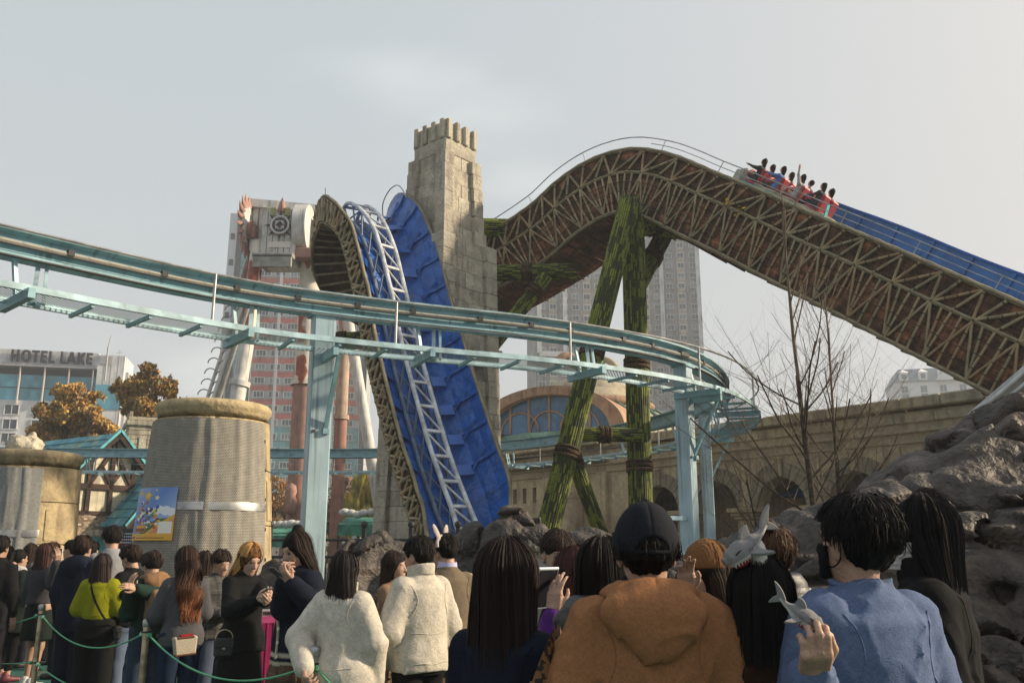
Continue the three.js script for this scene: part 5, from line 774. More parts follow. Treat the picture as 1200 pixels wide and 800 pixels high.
// ---------------------------------------------------------------- rocks
M.rock = mat([0.12, 0.11, 0.104], 0.66, { map: rep(T.rock, 0.4), bumpMap: rep(T.rockBump, 0.9), bumpScale: 0.04, vertexColors: true });
const smin = (a, b, k) => { const h = clamp(0.5 + 0.5 * (b - a) / k); return b + (a - b) * h - k * h * (1 - h); };
function rockMesh(blobs, seed, lo, hi, cell, amp, strata = 0, kk = 0.3) {
  const f = (x, y, z) => {
    let d = 1e9; for (const [bx, by, bz, rx, ry, rz, t = 0] of blobs) { const c = Math.cos(t), s = Math.sin(t), ux = x - bx, uy = y - by, X = ux * c + uy * s, Y = -ux * s + uy * c, k = Math.min(rx, ry, rz), l = Math.hypot(X / rx, Y / ry, (z - bz) / rz); d = smin(d, (l - 1) * mix(k, (rx + ry + rz) / 3, 0.3), kk); }
    if (d > amp * 3 + cell * 4) return d - amp;
    const wx = x + 0.35 * vnoise(x * 1.3 + seed, y * 1.3, z * 1.3), wy = y + 0.3 * vnoise(x * 1.3, y * 1.3 + seed, z * 1.3 + 7);
    let n = 0.55 * vnoise(wx * 0.9 + seed, wy * 1.1, z * 0.9), r1 = 1 - Math.abs(vnoise(wx * 1.6, wy * (1.6 + strata) + seed, z * 1.6)) * 2, r2 = 1 - Math.abs(vnoise(wx * 3.7 + 9, wy * (3.7 + strata) + seed, z * 3.7)) * 2;
    const r3 = 1 - Math.abs(vnoise(wx * 2.1 + wy * 1.4, wy * 3.4 - wx * 1.2 + seed, z * 2.4)) * 2.6, st = (wy * 2.6 + wx * 0.9 + 0.8 * vnoise(wx * 1.1, wy, z + seed)) % 1, sh = Math.abs(st);
    n += -0.45 * Math.max(0, r1) ** 2 - 0.95 * Math.max(0, r3) ** 3 - 0.16 * Math.max(0, r2) ** 2 + 0.45 * strata * (sh - 0.5) + 0.2 * vnoise(wx * 2.3, wy * 2.3, z * 2.3 + seed) + 0.06 * vnoise(x * 9, y * 9 + seed, z * 9) + 0.04 * vnoise(x * 21, y * 21, z * 21 + seed);
    return d - amp * n;
  };
  const g = meshField(f, lo, hi, cell, 2.2);
  return paint(g, (x, y, z) => { const a = 0.92 + 0.6 * fbm(x * 1.9 + seed, y * 2.6, z * 1.9, 5), w = sstep(0.08, 0.4, fbm(x * 3.1, y * 5 + seed, z * 3.1, 5)), q = sstep(0.0, 0.35, fbm(x * 0.9 + 7, y * 1.3, z * 0.9 + seed, 4)); return [a * mix(1, 1.35, w) * mix(1, 1.12, q), a * mix(0.96, 1.3, w), a * mix(0.94, 1.25, w) * mix(1, 0.86, q)]; });
}
{
  const R = (label, blobs, seed, lo, hi, cell, amp, st, kk) => tag(obj('rock', rockMesh(blobs, seed, lo, hi, cell, amp, st, kk), M.rock), label, 'rock');
  const at = (px, py, d) => { const p = P(px, py, d); return [p.x, p.y, p.z]; };
  // large outcrop on the right: ridge line follows the photograph
  const ridge = [[850, 690, 7.6, 0.5], [905, 664, 7.6, 0.55], [960, 646, 7.6, 0.6], [1010, 628, 7.7, 0.7], [1060, 592, 7.9, 0.75], [1120, 560, 8.1, 0.8], [1165, 534, 8.3, 0.85], [1210, 496, 8.5, 0.9], [1265, 470, 8.7, 1.0]];
  const bl = ridge.map(([x, y, d, r]) => { const p = P(x, y, d), h = p.y; return [p.x, h * 0.5 - 0.05, p.z, 0.78 + r * 0.35, h * 0.5 + 0.02, r * 1.05, 0]; });
  bl.push([3.75, 1.0, -6.9, 0.75, 0.45, 0.5, 0.35], [4.7, 1.55, -7.1, 0.9, 0.35, 0.5, 0.3], [5.0, 0.85, -6.5, 0.9, 0.35, 0.55, 0.1], [4.2, 0.3, -6.2, 1.1, 0.5, 0.6, 0], [5.6, 0.3, -5.9, 1.2, 0.55, 0.7, 0.1], [2.6, 0.45, -6.9, 0.9, 0.6, 0.5, 0], [5.9, 1.9, -7.4, 0.8, 0.4, 0.5, 0.4]);
  R('huge dark rock outcrop rising behind the woman in black', bl, 3, [1.0, -0.2, -10.2], [8.6, 4.0, -4.8], 0.036, 0.17, 0.6, 0.75);
  const low = (px, py, d, rx, rz, t = 0) => { const p = P(px, py, d); return [p.x, p.y * 0.5 - 0.08, p.z, rx, p.y * 0.5 + 0.06, rz, t]; };
  R('rounded grey boulder at the foot of the blue trough', [low(594, 584, 11.5, 0.5, 0.6), low(552, 606, 11.5, 0.4, 0.5), low(630, 600, 11.4, 0.38, 0.5)], 12, [-1.4, -0.2, -12.7], [0.9, 2.6, -10.4], 0.032, 0.11, 0.2);
  R('low dark boulder between the crowd and the tower foot', [low(452, 618, 12.5, 0.5, 0.5), low(420, 630, 12.2, 0.45, 0.5), low(484, 640, 12.2, 0.35, 0.5)], 17, [-3.2, -0.2, -13.5], [-0.8, 2.2, -11.2], 0.032, 0.11, 0.2);
  R('low pale boulder behind the purple hoodie', [low(672, 618, 12, 0.5, 0.5), low(708, 624, 12.2, 0.5, 0.5)], 23, [-0.3, -0.2, -13], [2.2, 2.2, -11.2], 0.034, 0.09, 0.2);
  R('flat topped grey boulder beside the monorail columns', [low(790, 648, 12.6, 0.9, 0.6), low(850, 650, 12.4, 0.7, 0.6)], 29, [0.7, -0.2, -13.6], [4.4, 2.0, -11.4], 0.04, 0.07, 0.2);
  R('small grey boulder in front of the black railing', [low(345, 660, 13, 0.5, 0.5), low(320, 655, 13.2, 0.4, 0.4)], 37, [-4.8, -0.2, -14], [-2.2, 2.0, -12.2], 0.045, 0.08, 0.2);
}
// handrail pipes climbing over the rock on the right
{
  const o = thing('pipe_handrail', 'pair of grey steel pipes slanting over the big rock', 'pipe');
  obj('pipe', rod(P(1140, 490, 9.6), P(1240, 405, 9.0), 0.07, 0.07, 10), M.steel, o); obj('pipe', rod(P(1146, 496, 9.5), P(1250, 412, 8.9), 0.035, 0.035, 8), M.steel, o);
}
// ---------------------------------------------------------------- figures
const capsule = (x, y, z, b) => { const [ax, ay, az, ra, bx, by, bz, rb] = b, dx = bx - ax, dy = by - ay, dz = bz - az, l2 = dx * dx + dy * dy + dz * dz || 1e-9, t = clamp(((x - ax) * dx + (y - ay) * dy + (z - az) * dz) / l2), ex = x - ax - dx * t, ey = y - ay - dy * t, ez = z - az - dz * t; return Math.sqrt(ex * ex + ey * ey + ez * ez) - (ra + (rb - ra) * t); };
const ellip = (x, y, z, cx, cy, cz, rx, ry, rz) => { const l = Math.hypot((x - cx) / rx, (y - cy) / ry, (z - cz) / rz); return (l - 1) * Math.min(rx, ry, rz); };
const smax = (a, b, k) => -smin(-a, -b, k);
const bonesField = (bones, k) => (x, y, z) => { let d = 1e9; for (const b of bones) d = smin(d, capsule(x, y, z, b), k); return d; };
const lerpTable = (tab, y) => { if (y <= tab[0][0]) return tab[0]; for (let i = 1; i < tab.length; i++) if (y <= tab[i][0]) { const t = sm((y - tab[i - 1][0]) / (tab[i][0] - tab[i - 1][0])); const a = tab[i - 1], b = tab[i], o = []; for (let k = 0; k < Math.max(a.length, b.length); k++) o.push(mix(a[k] || 0, b[k] || 0, t)); return o; } return tab[tab.length - 1]; };
const stack = (tab, x, y, z) => { const [, w, dp, cz = 0, cx = 0] = lerpTable(tab, y); return (Math.hypot((x - cx) / w, (z - cz) / dp) - 1) * Math.min(w, dp); };   // stacked ellipses [y, half width, half depth, z, x]
const matCache = new Map();
const clothMat = (c, kind = 'cloth') => { const key = kind + c; if (!matCache.has(key)) { const col = Array.isArray(c) ? c : new THREE.Color(c).toArray(); matCache.set(key, kind === 'fleece' ? mat(col, 1, { map: rep(T.fleece, 5), bumpMap: rep(T.clothBump, 6), bumpScale: 0.005, specularIntensity: 0.2 }) : kind === 'knit' ? mat(col, 0.95, { map: rep(T.cloth, 4), bumpMap: rep(T.weave, 5), bumpScale: 0.003, specularIntensity: 0.2 }) : kind === 'shiny' ? mat(col, 0.5, { map: rep(T.cloth, 3), bumpMap: rep(T.clothBump, 3), bumpScale: 0.003 }) : mat(col, 0.9, { map: rep(T.cloth, 3), bumpMap: rep(T.clothBump, 5), bumpScale: 0.0018, specularIntensity: 0.2 })); } return matCache.get(key); };
const skinMat = {}; const skinOf = k => skinMat[k] ||= mat([[0.5, 0.3, 0.21], [0.56, 0.35, 0.26], [0.42, 0.25, 0.17]][k], 0.55, { map: rep(T.cloth, 6), bumpMap: rep(T.bump, 8), bumpScale: 0.002 });
const hairMats = new Map(); const hairMat = c => { const k = c.join(); if (!hairMats.has(k)) hairMats.set(k, [mat(c.map(v => v * 0.8), 0.7, { specularIntensity: 0.35, map: rep(T.reed, 8, 1) }), mat([1, 1, 1], 0.68, { specularIntensity: 0.4, vertexColors: true, side: THREE.DoubleSide })]); return hairMats.get(k); };
const plaidTex = (base, a, b) => tex(128, 128, (u, v) => { const s = (t, c, w) => Math.abs(t - c) < w ? 1 : 0; let k = [...base]; const on = (m, c) => { if (m) k = k.map((q, i) => mix(q, c[i], 0.5)); }; on(s(u, 0.3, 0.09), a); on(s(v, 0.3, 0.09), a); on(s(u, 0.7, 0.03), b); on(s(v, 0.7, 0.03), b); const n = 0.9 + 0.2 * (pfbm(u, v, 32, 4, 2) - 0.5); return k.map(q => q * n); });
const plaidMat = t => mat([0.8, 0.8, 0.8], 0.95, { map: rep(t, 9), bumpMap: rep(T.clothBump, 5), bumpScale: 0.004 });
const PLAID = { tan: plaidMat(plaidTex([0.62, 0.5, 0.38], [0.25, 0.18, 0.14], [0.75, 0.7, 0.6])), brown: plaidMat(plaidTex([0.4, 0.3, 0.22], [0.2, 0.15, 0.12], [0.6, 0.45, 0.3])), grey: plaidMat(plaidTex([0.35, 0.34, 0.33], [0.18, 0.18, 0.19], [0.5, 0.49, 0.47])) };
// hand in its own frame: wrist at 0, fingers along +y, palm looks to +z, thumb on +x
const handCache = new Map();
function handGeo(curl, cell) {
  const key = curl + '_' + cell; if (handCache.has(key)) return handCache.get(key);
  const bones = [[0, -0.04, 0, 0.026, 0, 0.01, 0, 0.025]];
  [[0.027, 0.083, 0.066, 1], [0.009, 0.088, 0.074, 0.97], [-0.01, 0.084, 0.068, 1.03], [-0.027, 0.075, 0.054, 1.1]].forEach(([x, y, L, c], i) => { let p = [x, y, 0], a = 0; const ph = [0.44, 0.3, 0.26]; bones.push([x * 0.7, 0.02, 0, 0.014, x, y, 0, 0.0115]); ph.forEach((f, k) => { a += curl * c * [0.75, 1.0, 0.7][k]; const q = [p[0] + x * 0.06, p[1] + Math.cos(a) * L * f * 1.35, p[2] + Math.sin(a) * L * f * 1.35]; bones.push([...p, 0.0098 - k * 0.001, ...q, 0.009 - k * 0.001]); p = q; }); });
  { const t0 = [0.026, 0.025, 0.006], t1 = [0.048, 0.055, 0.014 + 0.012 * curl], t2 = [0.056 - 0.016 * curl, 0.083, 0.022 + 0.022 * curl], t3 = [0.054 - 0.03 * curl, 0.102, 0.028 + 0.03 * curl]; bones.push([...t0, 0.015, ...t1, 0.0118], [...t1, 0.0112, ...t2, 0.0098], [...t2, 0.0095, ...t3, 0.008]); }
  const f0 = bonesField(bones.slice(0, 1), 0.01), f1 = bones.slice(1), f = (x, y, z) => { let d = Math.max(Math.hypot(Math.max(Math.abs(x) - 0.026, 0), Math.max(Math.abs(y - 0.047) - 0.032, 0), Math.max(Math.abs(z) - 0.004, 0)) - 0.012, -1); d = smin(d, f0(x, y, z), 0.012); for (const b of f1) d = smin(d, capsule(x, y, z, b), 0.004); return d; };
  const g = meshField(f, [-0.06, -0.06, -0.04], [0.085, 0.2, 0.12], cell); handCache.set(key, g); return g;
}
function headField() {
  return (x, y, z) => {
    let d = ellip(x, y, z, 0, 0.125, -0.012, 0.076, 0.098, 0.096);
    d = smin(d, ellip(x, y, z, 0, 0.062, 0.026, 0.06, 0.078, 0.068), 0.03);
    d = smin(d, ellip(x, y, z, 0, 0.002, 0.058, 0.03, 0.026, 0.03), 0.03);
    d = smin(d, capsule(x, y, z, [0, 0.112, 0.088, 0.009, 0, 0.072, 0.106, 0.0125]), 0.012);
    d = smin(d, capsule(x, y, z, [-0.012, 0.069, 0.094, 0.008, 0.012, 0.069, 0.094, 0.008]), 0.008);
    d = smin(d, capsule(x, y, z, [-0.034, 0.128, 0.078, 0.008, 0.034, 0.128, 0.078, 0.008]), 0.016);
    for (const s of [-1, 1]) { d = smax(d, -(Math.hypot(x - s * 0.031, (y - 0.106) * 1.3, z - 0.103) - 0.017), 0.012); d = smin(d, ellip(x, y, z, s * 0.077, 0.085, -0.008, 0.012, 0.032, 0.02), 0.008); }
    d = smin(d, capsule(x, y, z, [-0.019, 0.038, 0.087, 0.0075, 0.019, 0.038, 0.087, 0.0075]), 0.007);
    d = smax(d, -capsule(x, y, z, [-0.02, 0.038, 0.097, 0.002, 0.02, 0.038, 0.097, 0.002]), 0.004);
    return smin(d, capsule(x, y, z, [0, -0.14, -0.032, 0.062, 0, 0.02, -0.014, 0.052]), 0.03);
  };
}
const headCache = new Map(); const headGeo = cell => { if (!headCache.has(cell)) headCache.set(cell, meshField(headField(), [-0.11, -0.12, -0.13], [0.11, 0.24, 0.14], cell)); return headCache.get(cell); };
const shoeCache = {}; const shoeGeo = () => shoeCache.g ||= (() => { const f = (x, y, z) => { let d = capsule(x, y, z, [0, 0.05, -0.05, 0.042, 0, 0.035, 0.12, 0.036]); d = smin(d, capsule(x, y, z, [0, 0.1, -0.03, 0.045, 0, 0.05, 0.0, 0.045]), 0.03); return Math.max(d, 0.006 - y); }; return meshField(f, [-0.07, -0.01, -0.12], [0.07, 0.17, 0.19], 0.013); })();
// head frame: origin at the chin level of the neck axis; 0 is 0.235 m under the crown
function hairGeo(h, cell, seed) {
  const long = h.kind !== 'short', end = long ? -(h.len || 0.4) : -0.02, wv = h.wave || 0, wide = h.wide || 1;
  const tab = [[end - 0.02, 0.03 * wide, 0.02, -0.075], [end + 0.06, 0.085 * wide, 0.035, -0.075], [end * 0.5, 0.105 * wide, 0.045, -0.072], [-0.06, 0.1 * wide, 0.058, -0.055], [0.05, 0.094, 0.078, -0.035], [0.12, 0.09, 0.09, -0.02]];
  const f = (x, y, z) => {
    const an = Math.atan2(x, -z - 0.02), gro = vnoise(an * 9 + seed, y * 2.2 + wv * Math.sin(y * 22), seed) * 0.0045 + vnoise(an * 26 + seed, y * 2, 4) * 0.0022;
    let d = ellip(x, y, z, 0, 0.128, -0.018, 0.089 + (h.vol || 0), 0.112 + (h.vol || 0), 0.106 + (h.vol || 0));
    const fo = ellip(x, y, z, 0, h.fringe ? 0.03 : 0.058, 0.115, 0.068, 0.092, 0.1);
    if (long) { let b = stack(tab, x + wv * 0.02 * Math.sin(y * 18 + seed), y, z); b = Math.max(b, y - 0.12, end - y); d = smin(d, b, 0.03); }
    else { d = Math.max(d, (0.035 + Math.max(0, z + 0.06) * 0.75) - y); d = smax(d, -ellip(x, y, z, 0.084, 0.07, 0.0, 0.03, 0.05, 0.03), 0.01); d = smax(d, -ellip(x, y, z, -0.084, 0.07, 0.0, 0.03, 0.05, 0.03), 0.01); }
    if (h.kind === 'ponytail') { d = ellip(x, y, z, 0, 0.128, -0.018, 0.086, 0.109, 0.103); d = Math.max(d, (0.03 + Math.max(0, z + 0.06) * 0.8) - y); d = smin(d, capsule(x, y, z, [0, 0.16, -0.12, 0.035, 0, 0.0, -0.15, 0.045]), 0.02); d = smin(d, capsule(x, y, z, [0, 0.0, -0.15, 0.045, 0.01, -(h.len || 0.2), -0.13, 0.015]), 0.02); }
    if (h.kind === 'bun' || h.bun) { if (h.kind === 'bun') { d = ellip(x, y, z, 0, 0.128, -0.018, 0.086, 0.109, 0.103); d = Math.max(d, (0.03 + Math.max(0, z + 0.06) * 0.8) - y); } d = smin(d, Math.hypot(x - (h.bx || 0), y - (h.by || 0.25), z + 0.06) - 0.042, 0.015); }
    return smax(d, -fo, 0.012) + gro;
  };
  return meshField(f, [-0.19, end - 0.06, -0.24], [0.19, 0.32, 0.13], cell, 2);
}
function strandGeo(h, n, seed, width) {                                  // single locks over the hair mass
  const r = rng(seed), pos = [], col = [], idx = [], long = h.kind === 'long', seg = long ? 12 : 6, end = long ? -(h.len || 0.4) : 0, wv = h.wave || 0, wide = h.wide || 1, vol = (h.vol || 0) + 0.001;
  for (let i = 0; i < n; i++) {
    const a = long ? mix(0.9, 2 * Math.PI - 0.9, r()) : r() * 6.283, k = 0.8 + 0.45 * r(), off = r() < 0.06 ? 0.006 + 0.012 * r() : 0.0005 + 0.005 * r(), ph = r() * 6.28, e2 = end + (r() - 0.62) * 0.16 * (long ? 1 : 0), pts = [], roll = (r() - 0.5) * 1.2, drift = (r() - 0.5) * 0.24;
    const p0 = h.capped ? 1.55 + 0.3 * r() : long ? 0.12 + 0.5 * r() * r() : 0.15 + 1.15 * Math.sqrt(r()), p1 = long ? 1.75 : Math.min(p0 + 0.35 + 0.4 * r(), a > 1.2 && a < 5.08 ? 2.0 : 1.35), gap = Math.max(0, Math.cos(a)) ;
    for (let j = 0; j <= seg; j++) {
      const t = j / seg; let x, y, z;
      const ang = a + drift * t + (long ? 0 : roll * 0.25 * t);
      if (!long || t < 0.35) { const u = mix(p0, p1, long ? t / 0.35 : t), q = off + (long ? 0 : 0.012 * t * r()); x = (0.089 + vol + q) * Math.sin(u) * Math.sin(ang); z = -0.018 + (0.106 + vol + q) * Math.sin(u) * Math.cos(ang); y = 0.128 + (0.112 + vol + q) * Math.cos(u); }
      else { const u = (t - 0.35) / 0.65, yy = mix(0.1, e2, u), w = lerpTable([[end - 0.02, 0.07 * wide, 0.03, -0.075], [end * 0.5, 0.105 * wide, 0.046, -0.072], [-0.06, 0.1 * wide, 0.06, -0.055], [0.05, 0.096, 0.082, -0.035], [0.12, 0.091, 0.098, -0.02]], yy), b = Math.cos(ang) > 0.1 ? 1 : 0; x = (w[1] + off) * Math.sin(ang) + wv * 0.018 * Math.sin(yy * 26 + ph) ; z = w[3] + (w[2] + off) * Math.cos(ang) + wv * 0.012 * Math.cos(yy * 24 + ph); y = yy; }
      pts.push(V(x, y, z));
    }
    const b0 = pos.length / 3, kk = k, c = h.color, hi = h.tip || c;
    pts.forEach((p, j) => { const t = j / seg, w = width * (0.35 + 0.65 * Math.sin(Math.PI * clamp(0.12 + t * 0.86))), out = V(p.x, 0, p.z + 0.03).normalize(), tan = (pts[Math.min(seg, j + 1)].clone().sub(pts[Math.max(0, j - 1)])).normalize(), sd = out.clone().cross(tan).normalize().multiplyScalar(w / 2).addScaledVector(out, 0.0012 * Math.sin(ph)); const m = sstep(0.5, 1, t); for (const s of [-1, 1]) { pos.push(p.x + sd.x * s, p.y + sd.y * s, p.z + sd.z * s); col.push(mix(c[0], hi[0], m) * kk, mix(c[1], hi[1], m) * kk, mix(c[2], hi[2], m) * kk); } });
    for (let j = 0; j < seg; j++) { const q = b0 + j * 2; idx.push(q, q + 1, q + 2, q + 1, q + 3, q + 2); }
  }
  const g = new THREE.BufferGeometry(); g.setAttribute('position', new THREE.Float32BufferAttribute(pos, 3)); g.setAttribute('color', new THREE.Float32BufferAttribute(col, 3)); g.setIndex(idx); g.computeVertexNormals(); return g;
}
const BLACK = [0.014, 0.011, 0.01], DBROWN = [0.03, 0.017, 0.012], BROWN = [0.075, 0.038, 0.022], BLOND = [0.5, 0.27, 0.1];
let figureNo = 0; const PI_ = Math.PI;
function person(o) {
  figureNo++; const seed = figureNo * 13 + 5, near = o.d < 3.6, mid = o.d < 8, h = o.h || EYE + o.d * slopeOf(o.top), s = h / 1.7, f = o.sex === 'f';
  const g = thing('person', o.label, 'person', onGround(o.px, o.d), o.rot, o.group); g.scale.setScalar(s);
  const sw = f ? 0.14 : 0.164, A = o.arms || {};
  for (const k of ['l', 'r']) if (Array.isArray(A[k])) A[k] = A[k].map(p => [p[0] * 0.8, p[1], p[2] * 0.9]);
  const arm = (side, def) => { const k = side === 'l' ? 1 : -1, a = A[side]; return a || [[k * (sw + 0.04), 1.1, -0.03], [k * (sw + 0.045), 0.86, 0.03]]; };
  const shs = { l: [sw, 1.368, -0.012], r: [-sw, 1.368, -0.012] };
  const reach = (side, to) => {                                        // bend an arm so that the wrist gets to a place
    g.updateMatrixWorld(true); const k = side === 'l' ? 1 : -1, S = V(...shs[side]), W = g.worldToLocal(to.isVector3 ? to.clone() : P(...to)), U = 0.285, L = 0.265; let D = W.clone().sub(S), l = D.length(); if (l > U + L - 0.01) { D.setLength(U + L - 0.01); l = U + L - 0.01; W.copy(S).add(D); }
    const a = (U * U - L * L + l * l) / (2 * l), hh = Math.sqrt(Math.max(0, U * U - a * a)), n = D.clone().normalize(), b = V(k * 0.55, -1, -0.35); b.addScaledVector(n, -b.dot(n)).normalize(); const E = S.clone().addScaledVector(n, a).addScaledVector(b, hh); return [E.toArray(), W.toArray()];
  };
  for (const k of ['l', 'r']) if (A[k] && A[k].to) A[k] = reach(k, A[k].to);
  const aL = arm('l'), aR = arm('r'), sh = [[sw, 1.368, -0.012], [-sw, 1.368, -0.012]];
  const stance = o.stance || [[0.1, 0.02], [-0.1, -0.02]];
  // body: one continuous skin, from the feet to the hands
  const skin = [[-0.07, 1.26, 0, 0.105, 0.07, 1.26, 0, 0.105], [-0.05, 1.08, 0, 0.098, 0.05, 1.08, 0, 0.098], [-0.07, 0.94, -0.01, 0.105, 0.07, 0.94, -0.01, 0.105], [0, 1.2, 0, 0.1, 0, 0.98, 0, 0.1], [0, 1.3, -0.01, 0.07, 0, 1.46, -0.012, 0.05], [...sh[0], 0.048, ...sh[1], 0.048]];
  [aL, aR].forEach(([e, w], i) => { skin.push([...sh[i], 0.045, ...e, 0.037], [...e, 0.036, ...w, 0.026]); });
  stance.forEach(([x, z], i) => { const k = i ? -1 : 1; skin.push([k * 0.085, 0.9, 0, 0.08, k * 0.09 + (x - k * 0.1) * 0.5, 0.49, z * 0.5 + 0.015, 0.055], [k * 0.09 + (x - k * 0.1) * 0.5, 0.49, z * 0.5 + 0.015, 0.052, x, 0.09, z - 0.02, 0.036], [x, 0.05, z - 0.03, 0.034, x * 1.15, 0.035, z + 0.13, 0.03]); });
  const bf = bonesField(skin, 0.03), reachX = Math.max(0.3, ...[aL, aR].flat().map(p => Math.abs(p[0]) + 0.1)), zs = [aL, aR].flat().map(p => p[2]), z0 = Math.min(-0.24, ...zs.map(z => z - 0.1)), z1 = Math.max(0.24, ...zs.map(z => z + 0.1)), yTop = Math.max(1.55, ...[aL, aR].flat().map(p => p[1] + 0.1));
  const list = [meshField(bf, [-reachX, 0, z0], [reachX, yTop, z1], 0.022)];
  const hm = new THREE.Matrix4().makeTranslation(0, 1.465, 0.006).multiply(new THREE.Matrix4().makeRotationFromEuler(new THREE.Euler(o.pitch || 0, o.yaw || 0, o.roll || 0, 'YXZ')));
  const toHead = q => q.clone().applyMatrix4(hm);
  list.push(toHead(headGeo(near ? 0.0055 : mid ? 0.008 : 0.011)));
  [[aL, 1], [aR, -1]].forEach(([[e, w], k], i) => {
    const y = V(w[0] - e[0], w[1] - e[1], w[2] - e[2]).normalize(), want = o.palms ? V(...o.palms[i]) : V(-k, 0, 0.25); let z = want.clone().addScaledVector(y, -want.dot(y)).normalize(); let x = y.clone().cross(z).normalize();
    const q = handGeo((o.curl && o.curl[i]) ?? 0.35, near ? 0.0045 : 0.0075).clone(); const right = x.clone().dot(V(0, 0, 1)) ; if ((k > 0) !== !!(o.flipThumb)) q.scale(-1, 1, 1); if ((k > 0) !== !!(o.flipThumb)) { const ix = q.index.array; for (let t = 0; t < ix.length; t += 3) { const v = ix[t]; ix[t] = ix[t + 1]; ix[t + 1] = v; } q.computeVertexNormals(); }
    q.applyMatrix4(new THREE.Matrix4().makeBasis(x, y, z).setPosition(w[0] + y.x * 0.02, w[1] + y.y * 0.02, w[2] + y.z * 0.02)); list.push(q);
  });
  obj('body', merge(list), skinOf(o.skin || 0), g);
  if (o.face) { const eyes = []; for (const k of [-1, 1]) eyes.push(toHead(new THREE.SphereGeometry(0.0115, 10, 8).translate(k * 0.031, 0.106, 0.079))); obj('eyes', eyes, mat([0.03, 0.02, 0.015], 0.2), g); obj('lips', toHead(new THREE.SphereGeometry(0.02, 10, 6).scale(1, 0.28, 0.35).translate(0, 0.038, 0.0895)), mat([0.4, 0.14, 0.12], 0.5), g); for (const k of [-1, 1]) obj('eyebrow', toHead(tube([V(k * 0.014, 0.129, 0.087), V(k * 0.03, 0.134, 0.084), V(k * 0.047, 0.128, 0.073)], 0.0028, 5)), mat([0.02, 0.015, 0.012], 0.8), g); }
  // upper garment
  const t = o.topw, fit = (t.fit ?? 0.03) * 0.62, hem = t.hem ?? 0.88, fl = t.flare || 0, cell = near ? 0.0095 : mid ? 0.014 : 0.018, body = f ? [[0.7, 0.18, 0.128], [0.9, 0.168, 0.122, -0.01], [1.08, 0.126, 0.102], [1.25, 0.146, 0.118, 0.008], [1.36, 0.146, 0.088, -0.01], [1.41, 0.106, 0.076, -0.014], [1.455, 0.06, 0.062, -0.012], [1.5, 0.055, 0.058, -0.008]] : [[0.7, 0.172, 0.126], [0.9, 0.162, 0.12, -0.01], [1.08, 0.148, 0.114], [1.26, 0.172, 0.124, 0.004], [1.35, 0.164, 0.1, -0.01], [1.4, 0.112, 0.082, -0.014], [1.46, 0.066, 0.066, -0.012], [1.5, 0.058, 0.06, -0.008]];
  const tab = body.map(([y, w, dp, cz = 0]) => { const k = y > 1.43 ? 0.35 : y > 1.38 ? 0.6 : 1, low = y < 1.2 ? fl * (1.2 - y) / 0.5 : 0; return [y, w + fit * k + low + (t.boxy && y < 1.2 ? t.boxy : 0), dp + fit * k * 0.9 + low * 0.8 + (t.boxy && y < 1.2 ? t.boxy * 0.7 : 0), cz]; });
  const sl = 0.01 + fit * 0.7 + (t.sleeve || 0) * 0.7, bonesA = [];
  [aL, aR].forEach(([e, w], i) => { const sh2 = [sh[i][0] * 0.93, sh[i][1] - 0.012, sh[i][2]], cut = t.short ? 0.45 : 1, we = [0, 1, 2].map(k => mix(e[k], w[k], 0.97)); if (t.short === 'none') return; bonesA.push([...sh2, 0.046 + sl * 0.85, ...(t.short ? [0, 1, 2].map(k => mix(sh2[k], e[k], 0.7)) : e), 0.042 + sl]); if (!t.short) bonesA.push([...e, 0.042 + sl, ...we, 0.026 + sl * 0.75]); });
  const wr = t.wrinkle ?? 1, nearArm = bonesField(bonesA.length ? bonesA : [[0, 1.3, 0, 0.1, 0, 1.2, 0, 0.1]], 0.02), gather = t.rib ? (y => 0.02 * Math.exp(-((y - hem) ** 2) / 0.0012)) : (() => 0);
  const topField = (x, y, z) => {
    let d = stack(tab, x, y, z) + gather(y); d = Math.max(d, hem - y, y - (t.neck || 1.462));
    if (bonesA.length) d = smin(d, nearArm(x, y, z), 0.022);
    if (d < 0.05 && d > -0.06) { const q = vnoise(x * 5.5 + seed, y * 4, z * 5.5), q2 = 1 - Math.abs(vnoise(x * 8 + y * 3, y * 4.5 - Math.abs(x) * 5 + seed, z * 7)) * 2, q3 = 1 - Math.abs(vnoise(x * 13 - y * 6 + seed, y * 9 + x * 8, z * 11)) * 2; d += 0.75 * wr * (0.006 * q - 0.009 * Math.max(0, q2) ** 3 - 0.005 * Math.max(0, q3) ** 3 + 0.001 * vnoise(x * 38, y * 38 + seed, z * 38)); }
    return d;
  };
  const tg = meshField(topField, [-reachX - 0.1, hem - 0.06, z0 - 0.06], [reachX + 0.1, yTop + 0.05, z1 + 0.06], cell, 2); if (t.paint) paint(tg, t.paint);
  const top = obj(t.name || 'top', tg, t.paint ? Object.assign(clothMat(t.color, t.kind).clone(), { vertexColors: true, color: new THREE.Color(1, 1, 1) }) : t.mat || clothMat(t.color, t.kind), g);
